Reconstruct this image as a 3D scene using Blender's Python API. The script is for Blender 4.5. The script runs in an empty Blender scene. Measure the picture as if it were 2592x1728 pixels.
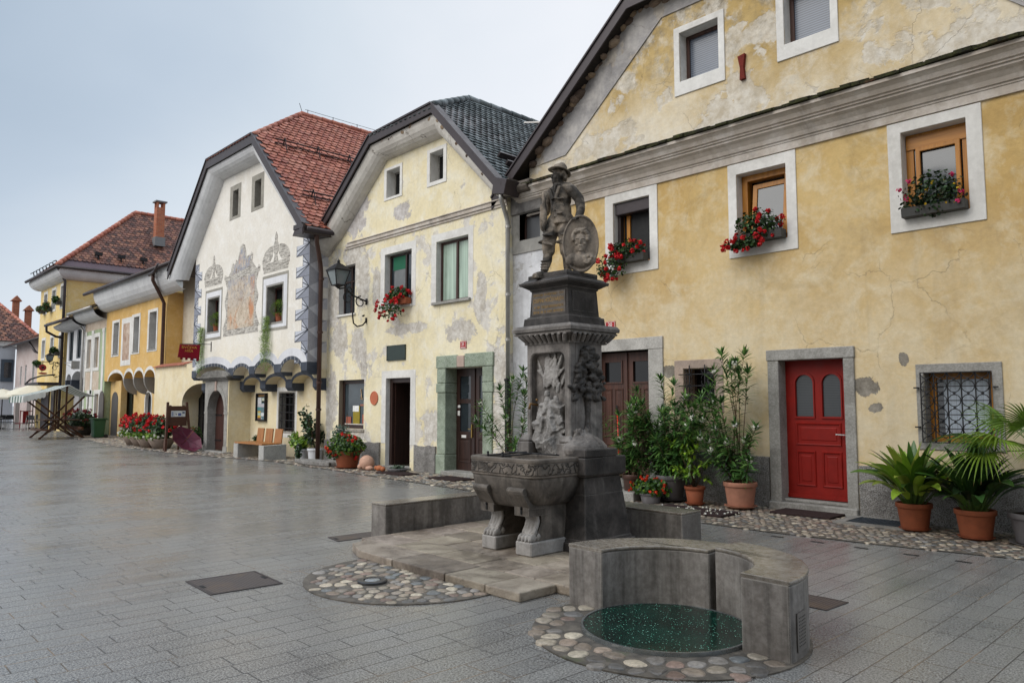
import bpy, bmesh, math, random
from math import sin, cos, pi, radians
from mathutils import Vector, Matrix, noise as mnoise
from mathutils.geometry import tessellate_polygon
S = bpy.context.scene
COL = S.collection
random.seed(7)
R = random.Random(11)
ORG = {}

def H(h, g=1.0):
    """hex srgb -> linear rgba"""
    o = []
    for i in (0, 2, 4):
        c = int(h[i:i+2], 16) / 255
        o.append((c / 12.92 if c <= .04045 else ((c + .055) / 1.055) ** 2.4) * g)
    return (o[0], o[1], o[2], 1)

# ------------------------------------------------------------------ objects
def tag(o, label=None, cat=None, group=None, kind=None):
    if label: o['label'] = label
    if cat: o['category'] = cat
    if group: o['group'] = group
    if kind: o['kind'] = kind
    return o

def thing(name, label, cat, loc=(0, 0, 0), group=None, rz=0):
    o = bpy.data.objects.new(name, None)
    o.empty_display_size = .2
    COL.objects.link(o)
    o.location = loc
    o.rotation_euler = (0, 0, rz)
    ORG[o.name] = Vector(loc)
    return tag(o, label, cat, group)

def copy_tree(o, parent=None):
    c = o.copy()
    COL.objects.link(c)
    if parent: c.parent = parent
    for ch in list(o.children): copy_tree(ch, c)
    return c

class MB:
    def __init__(s): s.v = []; s.f = []; s.c = []; s.col = None
    def add(s, vs, fs, col=None):
        n = len(s.v)
        s.v += [tuple(v) for v in vs]
        for f in fs: s.f.append([i + n for i in f]); s.c.append(col if col else s.col)
        return s
    def box(s, x0, x1, y0, y1, z0, z1, col=None):
        return s.add([(x0, y0, z0), (x1, y0, z0), (x1, y1, z0), (x0, y1, z0), (x0, y0, z1), (x1, y0, z1), (x1, y1, z1), (x0, y1, z1)],
              [(0, 3, 2, 1), (4, 5, 6, 7), (0, 1, 5, 4), (1, 2, 6, 5), (2, 3, 7, 6), (3, 0, 4, 7)], col)
    def obox(s, c, size, rot=None, col=None):
        """box centred at c, turned by the rotation matrix rot"""
        a, b, d = size[0] / 2, size[1] / 2, size[2] / 2
        rot = rot or Matrix.Identity(3)
        vs = [Vector(c) + rot @ Vector(p) for p in ((-a, -b, -d), (a, -b, -d), (a, b, -d), (-a, b, -d), (-a, -b, d), (a, -b, d), (a, b, d), (-a, b, d))]
        return s.add(vs, [(0, 3, 2, 1), (4, 5, 6, 7), (0, 1, 5, 4), (1, 2, 6, 5), (2, 3, 7, 6), (3, 0, 4, 7)], col)
    def bar(s, p, q, w, h=None, up=(0, 0, 1), col=None):
        p, q = Vector(p), Vector(q); d = (q - p); L = d.length; d.normalize()
        u = Vector(up)
        if abs(d.dot(u)) > .98: u = Vector((0, 1, 0))
        sx = d.cross(u).normalized(); u = sx.cross(d)
        m = Matrix((sx, d, u)).transposed()
        return s.obox((p + q) / 2, (w, L, h or w), m, col)
    def tube(s, pts, r, n=8, cap=True, col=None):
        pts = [Vector(p) for p in pts]; k = len(pts)
        rs = r if isinstance(r, (list, tuple)) else [r] * k
        vs = []; ref = None
        for i, p in enumerate(pts):
            d = (pts[min(i + 1, k - 1)] - pts[max(i - 1, 0)]).normalized()
            if ref is None: ref = Vector((0, 0, 1)) if abs(d.z) < .9 else Vector((1, 0, 0))
            a = d.cross(ref).normalized(); b = a.cross(d).normalized(); ref = b
            for j in range(n):
                t = 2 * pi * j / n
                vs.append(p + (a * cos(t) + b * sin(t)) * rs[i])
        fs = []
        for i in range(k - 1):
            for j in range(n):
                fs.append((i * n + j, i * n + (j + 1) % n, (i + 1) * n + (j + 1) % n, (i + 1) * n + j))
        if cap: fs.append(list(range(n))[::-1]); fs.append([(k - 1) * n + j for j in range(n)])
        return s.add(vs, fs, col)
    def lathe(s, c, prof, n=24, col=None, sx=1, sy=1):
        """prof: (radius, z) pairs, turned about the vertical through c"""
        vs = []; k = len(prof)
        for (r, z) in prof:
            for j in range(n):
                t = 2 * pi * j / n
                vs.append((c[0] + r * cos(t) * sx, c[1] + r * sin(t) * sy, c[2] + z))
        fs = []
        for i in range(k - 1):
            for j in range(n): fs.append((i * n + j, i * n + (j + 1) % n, (i + 1) * n + (j + 1) % n, (i + 1) * n + j))
        if prof[0][0] > 1e-4: fs.append(list(range(n))[::-1])
        if prof[-1][0] > 1e-4: fs.append([(k - 1) * n + j for j in range(n)])
        return s.add(vs, fs, col)
    def ell(s, c, r, n=10, m=7, rot=None, col=None):
        vs = []; rot = rot or Matrix.Identity(3); c = Vector(c)
        if not isinstance(r, (tuple, list)): r = (r, r, r)
        for i in range(1, m):
            t = pi * i / m
            for j in range(n):
                p = 2 * pi * j / n
                vs.append(c + rot @ Vector((r[0] * sin(t) * cos(p), r[1] * sin(t) * sin(p), r[2] * cos(t))))
        fs = []
        for i in range(m - 2):
            for j in range(n): fs.append((i * n + j, (i + 1) * n + j, (i + 1) * n + (j + 1) % n, i * n + (j + 1) % n))
        a = len(vs); vs.append(c + rot @ Vector((0, 0, r[2]))); vs.append(c + rot @ Vector((0, 0, -r[2])))
        for j in range(n):
            fs.append((a, j, (j + 1) % n)); fs.append((a + 1, (m - 2) * n + (j + 1) % n, (m - 2) * n + j))
        return s.add(vs, fs, col)
    def poly(s, pts, holes, to3, col=None):
        """flat polygon with holes; to3 maps (a, b) to a point"""
        lp = [[Vector((p[0], p[1], 0)) for p in pts]] + [[Vector((p[0], p[1], 0)) for p in h] for h in holes]
        tr = tessellate_polygon(lp)
        flat = [p for l in lp for p in l]
        return s.add([to3(p.x, p.y) for p in flat], [t for t in tr], col)
    def prism(s, pts, y0, y1, axis='y', holes=(), col=None, caps=(1, 1)):
        """outline pts extruded between y0 and y1 along the axis"""
        f = {'y': lambda a, b, c: (a, c, b), 'x': lambda a, b, c: (c, a, b), 'z': lambda a, b, c: (a, b, c)}[axis]
        if caps[0]: s.poly(pts, holes, lambda a, b: f(a, b, y0), col)
        if caps[1]: s.poly(pts, holes, lambda a, b: f(a, b, y1), col)
        for loop in [pts] + list(holes):
            k = len(loop)
            for i in range(k):
                a, b = loop[i], loop[(i + 1) % k]
                s.add([f(a[0], a[1], y0), f(b[0], b[1], y0), f(b[0], b[1], y1), f(a[0], a[1], y1)], [(0, 1, 2, 3)], col)
        return s
    def frame(s, o, i, y0, y1, col=None):
        """rectangular ring between o and i (x0, x1, z0, z1), from y0 to y1"""
        rc = lambda q: [(q[0], q[2]), (q[1], q[2]), (q[1], q[3]), (q[0], q[3])]
        return s.prism(rc(o), y0, y1, 'y', [rc(i)], col)
    def build(s, name, mat, parent=None, smooth=False, bevel=0, local=False, fix=True, seg=1):
        me = bpy.data.meshes.new(name)
        org = Vector((0, 0, 0))
        if parent is not None and not local: org = ORG[parent.name]
        me.from_pydata([(v[0] - org.x, v[1] - org.y, v[2] - org.z) for v in s.v], [], s.f)
        if any(c is not None for c in s.c):
            ca = me.color_attributes.new('Col', 'FLOAT_COLOR', 'CORNER')
            buf = []
            for f, c in zip(s.f, s.c):
                c = c or (1, 1, 1, 1)
                if len(c) == 3: c = (*c, 1)
                buf += list(c) * len(f)
            if len(buf) == len(me.loops) * 4: ca.data.foreach_set('color', buf)
        if fix:
            bm = bmesh.new(); bm.from_mesh(me)
            if bevel or fix == 2: bmesh.ops.remove_doubles(bm, verts=bm.verts, dist=.0002)
            bmesh.ops.recalc_face_normals(bm, faces=bm.faces)
            bm.to_mesh(me); bm.free()
        if smooth: me.polygons.foreach_set('use_smooth', [True] * len(me.polygons))
        o = bpy.data.objects.new(name, me)
        COL.objects.link(o)
        if mat: me.materials.append(mat)
        ORG[o.name] = org
        if parent is not None: o.parent = parent
        if bevel:
            b = o.modifiers.new('bevel', 'BEVEL'); b.width = bevel; b.segments = seg; b.limit_method = 'ANGLE'; b.angle_limit = radians(40)
        return o

TMP = bpy.data.scenes.new('workbench')          # modifiers are baked here, apart from the growing scene
def baked(o):
    vl = TMP.view_layers[0]; vl.update(); dg = vl.depsgraph; dg.update()
    return bpy.data.meshes.new_from_object(o.evaluated_get(dg))
def remeshed(mb, name, mat, parent=None, voxel=.012, smooth_it=2, disp=0, dscale=20, fine=0, fscale=60):
    """one continuous carved surface out of overlapping volumes"""
    me = bpy.data.meshes.new('tmp'); me.from_pydata(mb.v, [], mb.f)
    bm = bmesh.new(); bm.from_mesh(me); bmesh.ops.recalc_face_normals(bm, faces=bm.faces); bm.to_mesh(me); bm.free()
    o = bpy.data.objects.new('tmp', me); TMP.collection.objects.link(o)
    m = o.modifiers.new('r', 'REMESH'); m.mode = 'VOXEL'; m.voxel_size = voxel
    if smooth_it:
        q = o.modifiers.new('s', 'SMOOTH'); q.iterations = smooth_it; q.factor = .5
    e = baked(o)
    bpy.data.objects.remove(o); bpy.data.meshes.remove(me)
    if disp or fine:
        nn = [v.normal.copy() for v in e.vertices]; cc = [v.co.copy() for v in e.vertices]; flat = []
        for c, q in zip(cc, nn): flat += (c + q * (disp * mnoise.noise(c * dscale) + fine * mnoise.noise(c * fscale)))[:]
        e.vertices.foreach_set('co', flat)
    out = MB()
    out.v = [tuple(v.co) for v in e.vertices]; out.f = [list(p.vertices) for p in e.polygons]; out.c = [None] * len(out.f)
    bpy.data.meshes.remove(e)
    return out.build(name, mat, parent, smooth=True, fix=False, local=True)

def text_part(txt, name, mat, parent, size, to3, depth=.002, align='CENTER', width=None):
    """lettering as mesh; to3 maps text (x, y, depth) to the world"""
    cu = bpy.data.curves.new('t', 'FONT'); cu.body = txt; cu.size = size; cu.extrude = depth
    cu.align_x = align; cu.align_y = 'CENTER'; cu.resolution_u = 3
    o = bpy.data.objects.new('t', cu); TMP.collection.objects.link(o)
    e = baked(o)
    bpy.data.objects.remove(o)
    k = 1
    if width and len(e.vertices):
        w = max(v.co.x for v in e.vertices) - min(v.co.x for v in e.vertices); k = width / max(w, 1e-6)
    b = MB(); b.v = [tuple(to3(v.co.x * k, v.co.y, v.co.z)) for v in e.vertices]
    b.f = [list(p.vertices) for p in e.polygons]; b.c = [None] * len(b.f)
    bpy.data.meshes.remove(e)
    return b.build(name, mat, parent, fix=False)

# ------------------------------------------------------------------ materials
class NT:
    def __init__(s, name, rough=.8, spec=.4):
        s.m = bpy.data.materials.new(name); s.m.use_nodes = True
        s.t = s.m.node_tree; s.b = s.t.nodes['Principled BSDF']
        s.b.inputs['Roughness'].default_value = rough
        s.b.inputs['Specular IOR Level'].default_value = spec
        s._tc = None
    def put(s, inp, v):
        if v is None: return
        if isinstance(v, bpy.types.NodeSocket): s.t.links.new(v, inp)
        else: inp.default_value = v
    def node(s, t, **kw):
        n = s.t.nodes.new(t)
        for k, v in kw.items(): setattr(n, k, v)
        return n
    @property
    def P(s):
        if not s._tc: s._tc = s.node('ShaderNodeTexCoord')
        return s._tc.outputs['Object']
    @property
    def W(s): return s.node('ShaderNodeNewGeometry').outputs['Position']
    def map(s, v, sc=(1, 1, 1), loc=(0, 0, 0), rot=(0, 0, 0)):
        n = s.node('ShaderNodeMapping'); s.put(n.inputs[0], v)
        n.inputs['Scale'].default_value = sc; n.inputs['Location'].default_value = loc; n.inputs['Rotation'].default_value = rot
        return n.outputs[0]
    def noise(s, v, scale, det=4, rough=.55, dist=0, col=False):
        n = s.node('ShaderNodeTexNoise'); s.put(n.inputs['Vector'], v)
        n.inputs['Scale'].default_value = scale; n.inputs['Detail'].default_value = det
        n.inputs['Roughness'].default_value = rough; n.inputs['Distortion'].default_value = dist
        return n.outputs['Color' if col else 'Fac']
    def vor(s, v, scale, feat='F1', out='Distance', rnd=1):
        n = s.node('ShaderNodeTexVoronoi', feature=feat); s.put(n.inputs['Vector'], v)
        n.inputs['Scale'].default_value = scale; n.inputs['Randomness'].default_value = rnd
        return n.outputs[out]
    def ramp(s, f, *st):
        n = s.node('ShaderNodeValToRGB'); s.put(n.inputs[0], f)
        e = n.color_ramp.elements
        while len(e) < len(st): e.new(.5)
        for i, (p, c) in enumerate(st):
            e[i].position = p; e[i].color = c if isinstance(c, tuple) else (c, c, c, 1)
        return n.outputs[0]
    def math(s, op, a, b=0, c=0, clamp=False):
        n = s.node('ShaderNodeMath', operation=op, use_clamp=clamp)
        s.put(n.inputs[0], a); s.put(n.inputs[1], b); s.put(n.inputs[2], c)
        return n.outputs[0]
    def mix(s, f, a, b, mode='MIX'):
        n = s.node('ShaderNodeMix', data_type='RGBA', blend_type=mode)
        s.put(n.inputs[0], f); s.put(n.inputs[6], a); s.put(n.inputs[7], b)
        return n.outputs[2]
    def sep(s, v):
        n = s.node('ShaderNodeSeparateXYZ'); s.put(n.inputs[0], v); return n.outputs
    def comb(s, x, y, z):
        n = s.node('ShaderNodeCombineXYZ'); s.put(n.inputs[0], x); s.put(n.inputs[1], y); s.put(n.inputs[2], z); return n.outputs[0]
    def vadd(s, a, b, op='ADD'):
        n = s.node('ShaderNodeVectorMath', operation=op); s.put(n.inputs[0], a); s.put(n.inputs[1], b); return n.outputs[0]
    def attr(s, name='Col'):
        return s.node('ShaderNodeAttribute', attribute_name=name).outputs['Color']
    def bump(s, h, strength=.5, dist=.01, nrm=None):
        n = s.node('ShaderNodeBump'); s.put(n.inputs['Height'], h)
        n.inputs['Strength'].default_value = strength; n.inputs['Distance'].default_value = dist
        s.put(n.inputs['Normal'], nrm)
        return n.outputs[0]
    def done(s, col, rough=None, nrm=None, metal=None):
        s.put(s.b.inputs['Base Color'], col); s.put(s.b.inputs['Roughness'], rough); s.put(s.b.inputs['Normal'], nrm); s.put(s.b.inputs['Metallic'], metal)
        return s.m

def spot_mask(n, pts, amp=.62, freq=2.6, soft=.10):
    """mask of irregular blotches round (x, z, rx, rz) given in the object's own coordinates"""
    X = n.sep(n.P); w = n.noise(n.P, freq, 12, .74, .5)
    out = None
    for (x, z, rx, rz) in pts:
        a = n.math('MULTIPLY', n.math('SUBTRACT', X[0], x), 1 / rx); b = n.math('MULTIPLY', n.math('SUBTRACT', X[2], z), 1 / rz)
        d = n.math('SQRT', n.math('ADD', n.math('MULTIPLY', a, a), n.math('MULTIPLY', b, b)))
        d = n.math('ADD', d, n.math('MULTIPLY', n.math('SUBTRACT', w, .5), amp * 4.5))
        m = n.ramp(d, (1 - soft, 1.0), (1 + soft, 0.0))
        out = m if out is None else n.math('MAXIMUM', out, m)
    return out

def plaster(name, base, base2, light=None, dark=None, patch=None, pthr=.62, spots=(), spotcol=None, grime=.35, streak=.3, cracks=.0, low=None, bumpk=.35, seed=0, big=.55, topgrime=None):
    n = NT(name, .88, .25)
    P = n.map(n.P, loc=(seed * 3.1, seed * 1.7, seed * 2.3))
    b = n.noise(P, big, 5, .6, .4); m = n.noise(P, 2.3, 9, .68, .3); f = n.noise(P, 13, 8, .7)
    c = n.mix(n.ramp(b, (.38, 0.0), (.62, 1.0)), base, base2)
    if light: c = n.mix(n.math('MULTIPLY', n.ramp(m, (.47, 0.0), (.66, 1.0)), .75), c, light)
    if dark: c = n.mix(n.math('MULTIPLY', n.ramp(n.noise(P, 1.3, 9, .7, .6), (.52, 0.0), (.74, 1.0)), grime), c, dark)
    if low:
        z = n.sep(n.P)[2]
        lm = n.ramp(n.math('ADD', z, n.math('MULTIPLY', n.math('SUBTRACT', m, .5), 2.2)), (0.0, 1.0), (1.0, 0.0))
        zz = n.math('DIVIDE', n.math('SUBTRACT', n.math('ADD', z, n.math('MULTIPLY', n.math('SUBTRACT', b, .5), 3.5)), low[1]), low[2])
        lv_ = n.ramp(n.noise(P, 1.7, 9, .7, .5), (.38, .45), (.58, 1.0))
        c = n.mix(n.math('MULTIPLY', n.math('MULTIPLY', n.ramp(zz, (0.0, 1.0), (1.0, 0.0)), low[3]), lv_), c, low[0])
    h = n.math('ADD', n.math('MULTIPLY', f, .5), m)
    if patch:
        pm = n.ramp(n.noise(P, 1.15, 12, .62, .25), (pthr, 0.0), (pthr + .025, 1.0))
        pc = n.mix(n.ramp(n.noise(P, 5, 8, .7), (.4, 0.0), (.6, 1.0)), patch[0], patch[1])
        c = n.mix(n.math('MULTIPLY', pm, .85), c, pc); h = n.math('SUBTRACT', h, n.math('MULTIPLY', pm, .6))
    if spots:
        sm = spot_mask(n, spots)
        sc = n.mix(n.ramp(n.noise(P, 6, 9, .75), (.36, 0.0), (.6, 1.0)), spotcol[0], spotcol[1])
        c = n.mix(n.math('MULTIPLY', n.ramp(sm, (.05, 0.0), (.45, .6), (.8, 0.0)), .8), c, n.mix(.7, c, (.10, .085, .07, 1)))  # worn rim of each blotch, with a thin shadow edge put into the colour
        c = n.mix(n.math('MULTIPLY', n.ramp(sm, (.4, 0.0), (.7, 1.0)), .92), c, sc); h = n.math('SUBTRACT', h, n.math('MULTIPLY', sm, .4))
    if streak:
        st = n.noise(n.map(P, (5, 5, .35)), 1.0, 6, .6)
        c = n.mix(n.math('MULTIPLY', n.ramp(st, (.52, 0.0), (.75, 1.0)), streak), c, n.mix(.5, c, (.16, .14, .12, 1)))
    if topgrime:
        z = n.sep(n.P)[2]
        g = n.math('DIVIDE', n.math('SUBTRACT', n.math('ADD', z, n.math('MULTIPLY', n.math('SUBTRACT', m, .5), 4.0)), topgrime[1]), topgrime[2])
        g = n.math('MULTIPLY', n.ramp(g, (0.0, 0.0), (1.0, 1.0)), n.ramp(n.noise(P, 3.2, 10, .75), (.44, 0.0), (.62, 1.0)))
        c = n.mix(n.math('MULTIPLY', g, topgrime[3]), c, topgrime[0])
    if cracks:
        wv = n.vadd(P, n.map(n.noise(P, 1.5, 5, .6, col=True), (.6, .6, .6)))
        e = n.vor(wv, .8, 'DISTANCE_TO_EDGE')
        cm = n.math('MULTIPLY', n.ramp(e, (0.0, 1.0), (.007, 0.0)), n.ramp(n.noise(P, .8, 3), (.48, 0.0), (.56, 1.0)))
        c = n.mix(n.math('MULTIPLY', cm, cracks), c, (.12, .10, .08, 1)); h = n.math('SUBTRACT', h, n.math('MULTIPLY', cm, .5))
    c = n.mix(1.0, c, n.ramp(f, (.3, .90), (.7, 1.06)), 'MULTIPLY')
    return n.done(c, None, n.bump(h, bumpk, .02))

def stone(name, a, b, dark=None, k=.5, scale=6, bumpk=.5, rough=.75, streak=0, pale=None, speck=0, seed=0, bd=.012, spec=.35, gscale=1.6, gthr=(.45, .65), edge=None, er=.012):
    n = NT(name, rough, spec)
    P = n.map(n.P, loc=(seed * 2.7, seed * 1.3, seed * 3.9))
    m = n.noise(P, scale, 9, .65, .3); f = n.noise(P, scale * 9, 5, .7)
    c = n.mix(n.ramp(m, (.35, 0.0), (.65, 1.0)), a, b)
    if speck:
        c = n.mix(n.math('MULTIPLY', n.ramp(f, (.42, 0.0), (.58, 1.0)), speck), c, n.mix(.65, c, (.9, .9, .88, 1)))
        c = n.mix(n.math('MULTIPLY', n.ramp(n.noise(P, scale * 14, 3, .7), (.5, 0.0), (.62, 1.0)), speck), c, n.mix(.7, c, (.02, .02, .02, 1)))
    if pale:
        pm = n.ramp(n.noise(n.map(P, (6, 6, .9)), 1.2, 7, .65), (.55, 0.0), (.72, 1.0))
        c = n.mix(n.math('MULTIPLY', pm, .7), c, pale)
    if dark:
        g = n.noise(P, gscale, 8, .68, .5)
        c = n.mix(n.math('MULTIPLY', n.ramp(g, (gthr[0], 0.0), (gthr[1], 1.0)), k), c, dark)
    if streak:
        st = n.noise(n.map(P, (9, 9, .5)), 1.1, 5, .6)
        c = n.mix(n.math('MULTIPLY', n.ramp(st, (.5, 0.0), (.62, 1.0)), streak), c, n.mix(.75, c, (.02, .018, .016, 1)))
    c = n.mix(1.0, c, n.ramp(f, (.3, .85), (.7, 1.12)), 'MULTIPLY')
    if edge:                                     # arrises worn pale
        bv = n.node('ShaderNodeBevel', samples=4); bv.inputs['Radius'].default_value = er
        ge = n.node('ShaderNodeNewGeometry'); dt = n.node('ShaderNodeVectorMath', operation='DOT_PRODUCT')
        n.put(dt.inputs[0], bv.outputs[0]); n.put(dt.inputs[1], ge.outputs['Normal'])
        em = n.math('MULTIPLY', n.ramp(dt.outputs['Value'], (.80, 1.0), (.97, 0.0)), n.ramp(m, (.35, .15), (.6, .9)))
        c = n.mix(em, c, edge)
    h = n.math('ADD', m, n.math('MULTIPLY', f, .4))
    return n.done(c, None, n.bump(h, bumpk, bd))

def simple(name, col, rough=.5, spec=.5, metal=0, var=.12, scale=8, bumpk=0):
    n = NT(name, rough, spec)
    f = n.noise(n.P, scale, 6, .65)
    c = n.mix(1.0, col, n.ramp(f, (.3, 1 - var), (.7, 1 + var)), 'MULTIPLY')
    n.b.inputs['Metallic'].default_value = metal
    rg = n.ramp(f, (.3, max(rough - .08, .03)), (.7, min(rough + .1, 1)))
    return n.done(c, rg, n.bump(f, bumpk, .01) if bumpk else None)

def wood(name, a, b, rough=.5, axis='z', scale=1.0, spec=.4):
    n = NT(name, rough, spec)
    sc = {'z': (22, 22, 1.2), 'x': (1.2, 22, 22), 'y': (22, 1.2, 22)}[axis]
    g = n.noise(n.map(n.P, tuple(v * scale for v in sc)), 1.0, 6, .65, .4)
    c = n.mix(n.ramp(g, (.35, 0.0), (.65, 1.0)), a, b)
    return n.done(c, None, n.bump(g, .25, .004))

def vcol(name, rough=.7, var=.15, scale=30, spec=.35, bumpk=.3, trans=0, bd=.006):
    n = NT(name, rough, spec)
    f = n.noise(n.P, scale, 5, .65)
    c = n.mix(1.0, n.attr(), n.ramp(f, (.3, 1 - var), (.7, 1 + var)), 'MULTIPLY')
    n.done(c, None, n.bump(f, bumpk, bd) if bumpk else None)
    if trans:
        t = n.node('ShaderNodeBsdfTranslucent'); n.put(t.inputs[0], c)
        mx = n.node('ShaderNodeMixShader'); mx.inputs[0].default_value = trans
        n.t.links.new(n.b.outputs[0], mx.inputs[1]); n.t.links.new(t.outputs[0], mx.inputs[2])
        n.t.links.new(mx.outputs[0], n.t.nodes['Material Output'].inputs[0])
    return n.m

def glass(name, col, rough=.04, blinds=None, fold=None, ior=1.62):
    n = NT(name, rough, .6)
    c = n.mix(n.ramp(n.noise(n.P, 2.2, 3), (.3, 0.0), (.7, 1.0)), col, tuple(v * .6 for v in col[:3]) + (1,))
    h = n.noise(n.P, 1.4, 2)
    if blinds:
        z = n.sep(n.P)[2]
        w = n.math('FRACT', n.math('MULTIPLY', z, blinds))
        c = n.mix(n.ramp(w, (.0, 0.0), (.5, 1.0), (1.0, 0.0)), c, tuple(min(v * 2.2, 1) for v in col[:3]) + (1,))
    if fold:
        x = n.noise(n.map(n.P, (fold, 1, .3)), 1.0, 3)
        c = n.mix(n.ramp(x, (.35, 0.0), (.65, 1.0)), c, tuple(min(v * 1.7, 1) for v in col[:3]) + (1,))
    n.b.inputs['IOR'].default_value = 1.5 if (blinds or fold) else ior
    if blinds or fold: n.b.inputs['Roughness'].default_value = max(rough, .25)
    return n.done(c, None, n.bump(h, .05, .03))

def ground_cobble(mb, cells, inside, x0, x1, y0, y1, sp, hgt, pal, rnd, na=14, gap=.008, z=0.0):
    """rounded stones packed like river cobbles: one shrunken cell each"""
    pts = []; grid = {}
    ny = int((y1 - y0) / (sp * .87)) + 2; nx = int((x1 - x0) / sp) + 2
    for j in range(ny):
        for i in range(nx):
            p = (x0 + (i + .5 * (j % 2) + rnd.uniform(-.33, .33)) * sp, y0 + (j + rnd.uniform(-.33, .33)) * sp * .87)
            k = (int(p[0] // (2 * sp)), int(p[1] // (2 * sp)))
            grid.setdefault(k, []).append(p); pts.append(p)
    for p in pts:
        if not inside(*p): continue
        k = (int(p[0] // (2 * sp)), int(p[1] // (2 * sp)))
        nb = [q for a in (-1, 0, 1) for b in (-1, 0, 1) for q in grid.get((k[0] + a, k[1] + b), ()) if q is not p]
        nb = [(math.atan2(q[1] - p[1], q[0] - p[0]), math.hypot(q[0] - p[0], q[1] - p[1])) for q in nb]
        nb = [q for q in nb if q[1] < 2.6 * sp]
        rr = []
        for a in range(na):
            t = 2 * pi * a / na; r = sp * .72
            for (ang, d) in nb:
                cc = cos(t - ang)
                if cc > .05: r = min(r, d / 2 / cc)
            rr.append(r)
        rr = [(rr[a - 1] + 2 * rr[a] + rr[(a + 1) % na]) / 4 * .95 - gap for a in range(na)]
        if min(rr) < .01: rr = [max(r, .012) for r in rr]
        c = rnd.choice(pal); kk = rnd.uniform(.75, 1.2); c = (c[0] * kk, c[1] * kk, c[2] * kk, 1)
        hh = hgt * rnd.uniform(.7, 1.15); tx, ty = rnd.uniform(-.08, .08), rnd.uniform(-.08, .08)
        vs = []
        for (f, zz) in ((1, -.01), (.95, .55 * hh), (.78, .9 * hh), (.42, 1.03 * hh)):
            for a in range(na):
                t = 2 * pi * a / na; r = rr[a] * f
                dx, dy = r * cos(t), r * sin(t)
                vs.append((p[0] + dx, p[1] + dy, z + zz + (dx * tx + dy * ty if zz > 0 else 0)))
        fs = []
        for l in range(3):
            for a in range(na): fs.append((l * na + a, l * na + (a + 1) % na, (l + 1) * na + (a + 1) % na, (l + 1) * na + a))
        fs.append([3 * na + a for a in range(na)])
        mb.add(vs, fs, c)
# ------------------------------------------------------------------ camera, sky, light
F_PX, HORIZ, VPX = 1726.0, 926.0, -475.0      # measured on the photograph at 2352 px width
pitch = math.atan((HORIZ - 784) / F_PX)
yaw = pi / 2 - math.atan((1176 - VPX) / (F_PX / cos(pitch)))
cd = bpy.data.cameras.new('camera'); cam = bpy.data.objects.new('camera', cd); COL.objects.link(cam)
cam.location = (0, 0, 1.62); cam.rotation_euler = (pi / 2 + pitch, 0, yaw)
cd.sensor_width = 36; cd.lens = F_PX / 2352 * 36; cd.clip_end = 2000; cd.clip_start = .05
S.camera = cam
S.view_settings.view_transform = 'Standard'; S.view_settings.look = 'None'
S.view_settings.exposure = 0.3; S.view_settings.gamma = 1.0
S.cycles.max_bounces = 6; S.cycles.diffuse_bounces = 3; S.cycles.glossy_bounces = 3; S.cycles.transparent_max_bounces = 8
S.cycles.sample_clamp_indirect = 6
SUN_EL, SUN_AZ = radians(40), radians(193)     # azimuth measured clockwise from +Y
w = bpy.data.worlds.new('World'); S.world = w; w.use_nodes = True
t = w.node_tree; bg = t.nodes['Background']
def wn(ty, **kw):
    n = t.nodes.new(ty)
    for k, v in kw.items(): setattr(n, k, v)
    return n
sky = wn('ShaderNodeTexSky', sky_type='NISHITA'); sky.sun_disc = False; sky.sun_elevation = SUN_EL; sky.sun_rotation = SUN_AZ
sky.air_density = 1.0; sky.dust_density = 3.0
tc = wn('ShaderNodeTexCoord'); sp = wn('ShaderNodeSeparateXYZ'); t.links.new(tc.outputs['Generated'], sp.inputs[0])
mp = wn('ShaderNodeMapping'); mp.inputs['Scale'].default_value = (1.3, 1.3, 3.0); t.links.new(tc.outputs['Generated'], mp.inputs[0])
nz = wn('ShaderNodeTexNoise'); nz.inputs['Scale'].default_value = 1.25; nz.inputs['Detail'].default_value = 5; nz.inputs['Roughness'].default_value = .48; nz.inputs['Distortion'].default_value = .4
t.links.new(mp.outputs[0], nz.inputs[0])
def wm(op, a, b=0, c=0):
    n = wn('ShaderNodeMath', operation=op)
    for i, v in enumerate((a, b, c)):
        if isinstance(v, bpy.types.NodeSocket): t.links.new(v, n.inputs[i])
        else: n.inputs[i].default_value = v
    return n.outputs[0]
def wramp(f, *st):
    n = wn('ShaderNodeValToRGB'); t.links.new(f, n.inputs[0]); e = n.color_ramp.elements
    while len(e) < len(st): e.new(.5)
    for i, (p, c) in enumerate(st):
        e[i].position = p; e[i].color = c if isinstance(c, tuple) else (c, c, c, 1)
    return n.outputs[0]
# a heavier bank of cloud up the street (towards -X), thinner over the roofs
thin = wm('ADD', .42, wm('MULTIPLY', wm('ABSOLUTE', sp.outputs[1]), .80))
thin = wm('ADD', thin, wm('MULTIPLY', wm('MAXIMUM', wm('SUBTRACT', .34, sp.outputs[2]), 0), .95))
thin = wm('ADD', thin, wm('MULTIPLY', wm('SUBTRACT', nz.outputs[0], .5), .34))
cloud = wramp(thin, (.48, (.425, .525, .645, 1)), (.62, (.55, .645, .76, 1)), (.75, (.70, .78, .865, 1)), (.95, (.915, .945, 1, 1)))
gain = wramp(sp.outputs[2], (.0, 1.0), (.5, 1.0), (.85, 2.0))       # overcast sky: brightest overhead
mxg = wn('ShaderNodeMix', data_type='RGBA', blend_type='MULTIPLY'); mxg.inputs[0].default_value = 1
t.links.new(cloud, mxg.inputs[6]); t.links.new(gain, mxg.inputs[7])
sc10 = wn('ShaderNodeMix', data_type='RGBA', blend_type='MULTIPLY'); sc10.inputs[0].default_value = 1; sc10.inputs[7].default_value = (10, 10, 10, 1)
t.links.new(mxg.outputs[2], sc10.inputs[6])
mxs = wn('ShaderNodeMix', data_type='RGBA'); mxs.inputs[0].default_value = .93
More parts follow.
